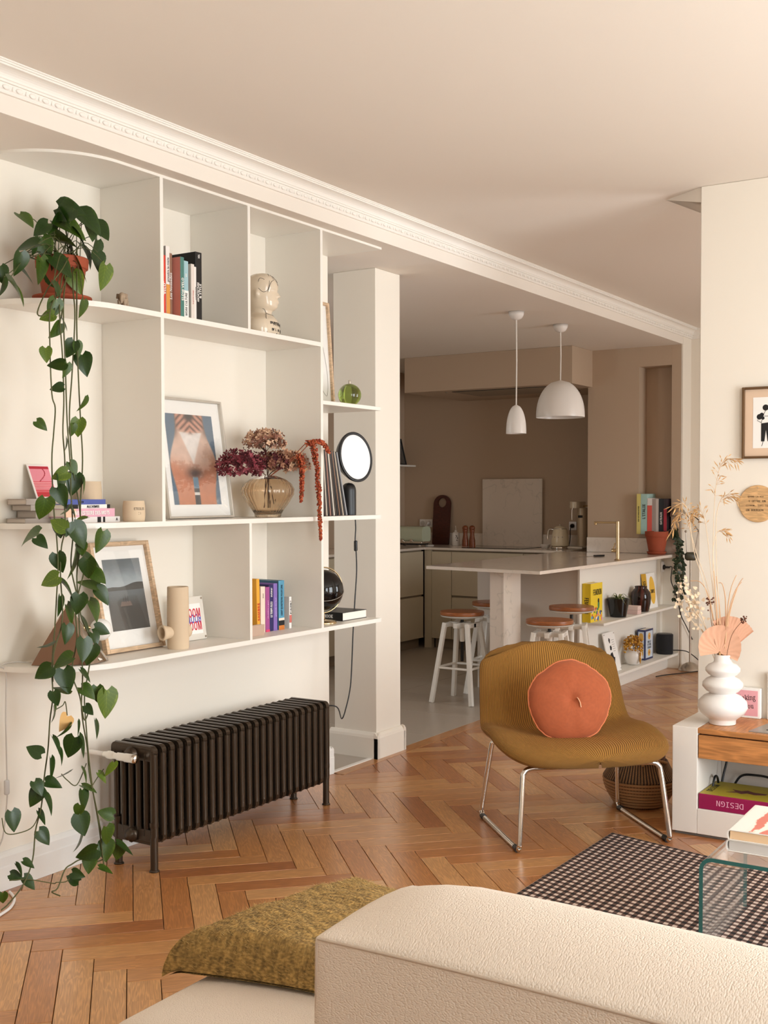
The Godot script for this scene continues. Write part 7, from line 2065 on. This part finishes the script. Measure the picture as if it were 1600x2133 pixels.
	for e in [[-0.119, 0.176, 0.012], [-0.110, 0.184, 0.009], [-0.094, 0.214, 0.013], [-0.105, 0.170, 0.007], [-0.040, 0.210, 0.013]]:
		part(fp, "figure_motif", MB.new().at(Transform3D(Basis.from_scale(Vector3(1, 1, 0.04)), Vector3(e[0], e[1], z0))).ball(Vector3.ZERO, e[2], 14), M.ink)
	for e in [[Vector3(-0.110, 0.15, z0), Vector3(-0.128, 0.16, z0), Vector3(-0.122, 0.172, z0)], [Vector3(-0.112, 0.15, z0), Vector3(-0.10, 0.19, z0), Vector3(-0.092, 0.205, z0)], [Vector3(-0.104, 0.072, z0), Vector3(-0.106, 0.060, z0), Vector3(-0.110, 0.052, z0)], [Vector3(-0.10, 0.178, z0), Vector3(-0.08, 0.178, z0), Vector3(-0.055, 0.180, z0)], [Vector3(-0.078, 0.074, z0), Vector3(-0.076, 0.062, z0), Vector3(-0.08, 0.054, z0)]]:
		part(fp, "drawn_line", MB.new().tube(e, 0.0011, 5), M.ink)
	var dc = thing("wall_disc", "round pale wooden wall disc stamped with four lines of small capitals", "sign", Vector3(4.9745, 1.357, -1.296))
	dc.rotation_degrees = Vector3(0, -90, 0)
	part(dc, "disc", MB.new().at(Transform3D(Basis(Vector3.RIGHT, PI / 2), Vector3.ZERO)).lathe([Vector2(0, 0), Vector2(0.078, 0), Vector2(0.079, 0.002), Vector2(0.078, 0.007), Vector2(0.076, 0.008), Vector2(0, 0.008)], 56), grain(col(232, 190, 140), 1.6, 0.7))
	var ln = ["QUAND LA VIE", "T'OFFRE UN", "CITRON, SERS-TOI", "UN BOURBON"]
	for i in 4:
		text(dc, ln[i], 0.0085, [0.095, 0.078, 0.125, 0.082][i], M.ink, xf(Vector3([-0.008, -0.002, 0.0, -0.012][i], 0.030 - i * 0.019, 0.0084)), "Droid Sans Mono", true)
	part(dc, "pin", MB.new().ball(Vector3(0, 0.068, 0.009), 0.002, 8), M.steel)

func bouquet(m):
	var g = "dried stems in the bubble vase"
	var X = m.x
	var P = func(x, y, dx = 0.0): return pix(x, y, 0, X + dx) - m
	# bent drooping feather grass: stalk, then spikelets along its upper third
	var grasses = [["tallest dried oat grass stem, bending right under the wall picture", [[1497, 1385], [1488, 1250], [1486, 1120], [1492, 1010], [1508, 960], [1536, 956]], 0.55, 46, M.straw],
		["dried oat grass stem reaching half as high as the tallest one", [[1497, 1385], [1484, 1220], [1474, 1120], [1466, 1075], [1452, 1062], [1440, 1080]], 0.5, 40, M.straw],
		["dried oat grass leaning left over the floor lamp head", [[1497, 1385], [1478, 1240], [1450, 1150], [1430, 1080], [1414, 1070], [1400, 1105]], 0.5, 44, M.straw],
		["thin dried grass arching left towards the peninsula", [[1497, 1385], [1470, 1230], [1446, 1150], [1436, 1080], [1426, 1050], [1408, 1052]], 0.62, 26, M.straw],
		["short dried grass with spread tips beside the tallest stem", [[1497, 1385], [1494, 1200], [1492, 1090], [1500, 1045], [1516, 1030], [1528, 1032]], 0.6, 26, M.straw],
		["dried grass tuft at the height of the steel lamp clamp", [[1497, 1385], [1490, 1220], [1486, 1150], [1492, 1112], [1504, 1104], [1516, 1110]], 0.62, 20, M.straw]]
	for q in grasses:
		var t = thing("dried_grass", q[0], "dried grass", m, 0.0, g)
		var pts = []
		for i in q[1].size(): pts.append(P.call(q[1][i][0], q[1][i][1], 0.01 * i * (1 if q[3] % 4 == 0 else -1)))
		pts[0] = Vector3(0, -0.10, 0)
		var s = smooth(pts, 8)
		part(t, "stalk", MB.new().tube(s, 0.0014, 5), M.pale_straw)
		var sp = MB.new()
		for k in q[3]:
			var f = q[2] + (1.0 - q[2]) * (k + rng.randf()) / q[3]
			var i = clampi(int(f * (s.size() - 1)), 1, s.size() - 2)
			var d = (s[i + 1] - s[i - 1]).normalized()
			d = (d * 0.8 + Vector3(rng.randf_range(-0.4, 0.4), rng.randf_range(-0.9, 0.15), rng.randf_range(-0.6, 0.9))).normalized()
			var b = s[i] + d * rng.randf_range(0.006, 0.03)
			var e = b + d * rng.randf_range(0.016, 0.032) + Vector3(0, -0.004, 0)
			sp.tube([s[i], b], 0.0005, 3, false)
			sp.tube([b, b.lerp(e, 0.4), e], [0.0006, 0.0024, 0.0003], 5, false)
		stuff(part(t, "spikelets", sp, q[4]))
	# bleached ruscus with pale leaves, leaning left
	var lm = leaf_mesh(0.1, 0.1)
	var rus = [["bleached leafy branch spreading left in front of the floor lamp pole", [[1497, 1385], [1470, 1310], [1445, 1270], [1425, 1240], [1418, 1215]], 34], ["lower bleached leafy branch below the first one", [[1497, 1385], [1468, 1325], [1444, 1296], [1426, 1275], [1420, 1256]], 30], ["bleached leafy twig between the branch and the palm leaf", [[1497, 1385], [1474, 1318], [1458, 1272], [1448, 1250], [1440, 1236]], 24]]
	for q in rus:
		var t = thing("bleached_branch", q[0], "dried branch", m, 0.0, g)
		var pts = []
		for e in q[1]: pts.append(P.call(e[0], e[1], -0.02))
		pts[0] = Vector3(-0.005, -0.10, 0)
		var s = smooth(pts, 8)
		part(t, "stalk", MB.new().tube(s, 0.0016, 5), M.pale_straw)
		for k in q[2]:
			var i = clampi(int((0.42 + 0.58 * k / q[2]) * (s.size() - 1)), 0, s.size() - 2)
			var d = (s[i + 1] - s[i]).normalized() * 0.5 + Vector3(rng.randf_range(-0.5, 0.5), rng.randf_range(-0.6, 0.8), rng.randf_range(-0.7, 0.7))
			var off = Vector3(rng.randf_range(-0.02, 0.02), rng.randf_range(-0.02, 0.03), rng.randf_range(-0.03, 0.03))
			add_leaf(t, lm, s[i] + off, d, Vector3(-0.8, 0.4, 0.5), rng.randf_range(0.011, 0.018), M.pale_straw)
	# folded palm fans
	for q in [["pleated blush palm fan spreading at the mouth of the bubble vase", Vector3(-0.02, 0, -0.008), 0.115, -100.0, 115.0, Vector3(-0.9, 0.1, 0.35)], ["second blush palm fan behind the first, pointing up", Vector3(0.015, 0, 0.02), 0.15, -28.0, 48.0, Vector3(-0.9, 0.1, 0.5)]]:
		var t = thing("palm_fan", q[0], "dried palm", m, 0.0, g)
		var n = 26
		var face = q[5].normalized()
		var right = Vector3.UP.cross(face).normalized()
		var up = face.cross(right)
		var fb = MB.new()
		fb.sheet(n, 4, func(u, v):
			var a = deg_to_rad(lerpf(q[3], q[4], u))
			var len = q[2] * (0.66 + 0.34 * pow(cos(a * 0.75), 2.0)) * (0.05 + 0.95 * v)
			var fold = (0.006 if int(round(u * n)) % 2 == 0 else -0.006) * v
			return q[1] + (right * sin(a) + up * cos(a)) * len + face * (fold + 0.012 * v * v) + Vector3(0, 0.010, 0))
		part(t, "pleated_fan", fb, M.blush)
		part(t, "stalk", MB.new().tube([Vector3(0, -0.1, 0), q[1] + Vector3(0, 0.012, 0)], 0.003, 6), M.straw)
	# stiff blades
	var blades = [[[1497, 1385], [1494, 1290], [1488, 1200], [1487, 1190]], [[1497, 1385], [1500, 1280], [1492, 1200]], [[1500, 1385], [1518, 1290], [1536, 1225], [1548, 1204]], [[1500, 1385], [1514, 1290], [1522, 1230], [1534, 1198]], [[1498, 1385], [1480, 1260], [1462, 1215], [1438, 1210]], [[1499, 1385], [1512, 1270], [1506, 1220], [1497, 1214]], [[1499, 1385], [1516, 1290], [1530, 1235], [1545, 1212]], [[1496, 1385], [1482, 1345], [1461, 1310]]]
	var bl = ["dried blade standing upright at the left of the bouquet", "second upright dried blade close to the first", "longest dried blade bending right", "dried blade bending right under the longest", "dried blade arching left over the bleached branches", "short dried blade in the middle of the bouquet", "dried blade between the two right-bending ones", "dried twig sticking out low on the left"]
	for i in blades.size():
		var pts = []
		for e in blades[i]: pts.append(P.call(e[0], e[1], 0.012 * ((i % 3) - 1)))
		pts[0] = Vector3(0.004 * (i % 3 - 1), -0.10, 0.004 * (i % 2))
		var s = smooth(pts, 7)
		var rr = []
		for k in s.size(): rr.append(lerpf(0.0032, 0.0012, float(k) / s.size()))
		single("dried_reed", MB.new().tube(s, rr, 6), M.straw if i == 7 else mat(col(220, 176, 136), 0.8), bl[i], "dried grass", m, 0.0, g)
	# brown seed heads
	for q in [["dark brown seed heads leaning right above the vase", [[1500, 1385], [1522, 1330], [1544, 1296], [1548, 1288]], 14], ["dark brown seed stem left of the palm fan", [[1498, 1385], [1484, 1310], [1479, 1260], [1480, 1248]], 20]]:
		var t = thing("seed_stem", q[0], "dried stem", m, 0.0, g)
		var pts = []
		for e in q[1]: pts.append(P.call(e[0], e[1], -0.03))
		pts[0] = Vector3(0, -0.10, 0)
		var s = smooth(pts, 6)
		part(t, "stalk", MB.new().tube(s, 0.0012, 5), mat(col(120, 80, 52), 0.8))
		var sb = MB.new()
		for k in q[2]:
			var i = int(s.size() * (0.6 + 0.39 * rng.randf()))
			sb.ball(s[mini(i, s.size() - 1)] + Vector3(rng.randf_range(-0.012, 0.012), rng.randf_range(-0.012, 0.012), rng.randf_range(-0.014, 0.014)), rng.randf_range(0.0025, 0.0045), 8)
		stuff(part(t, "seed_heads", sb, mat(col(104, 56, 36), 0.8)))
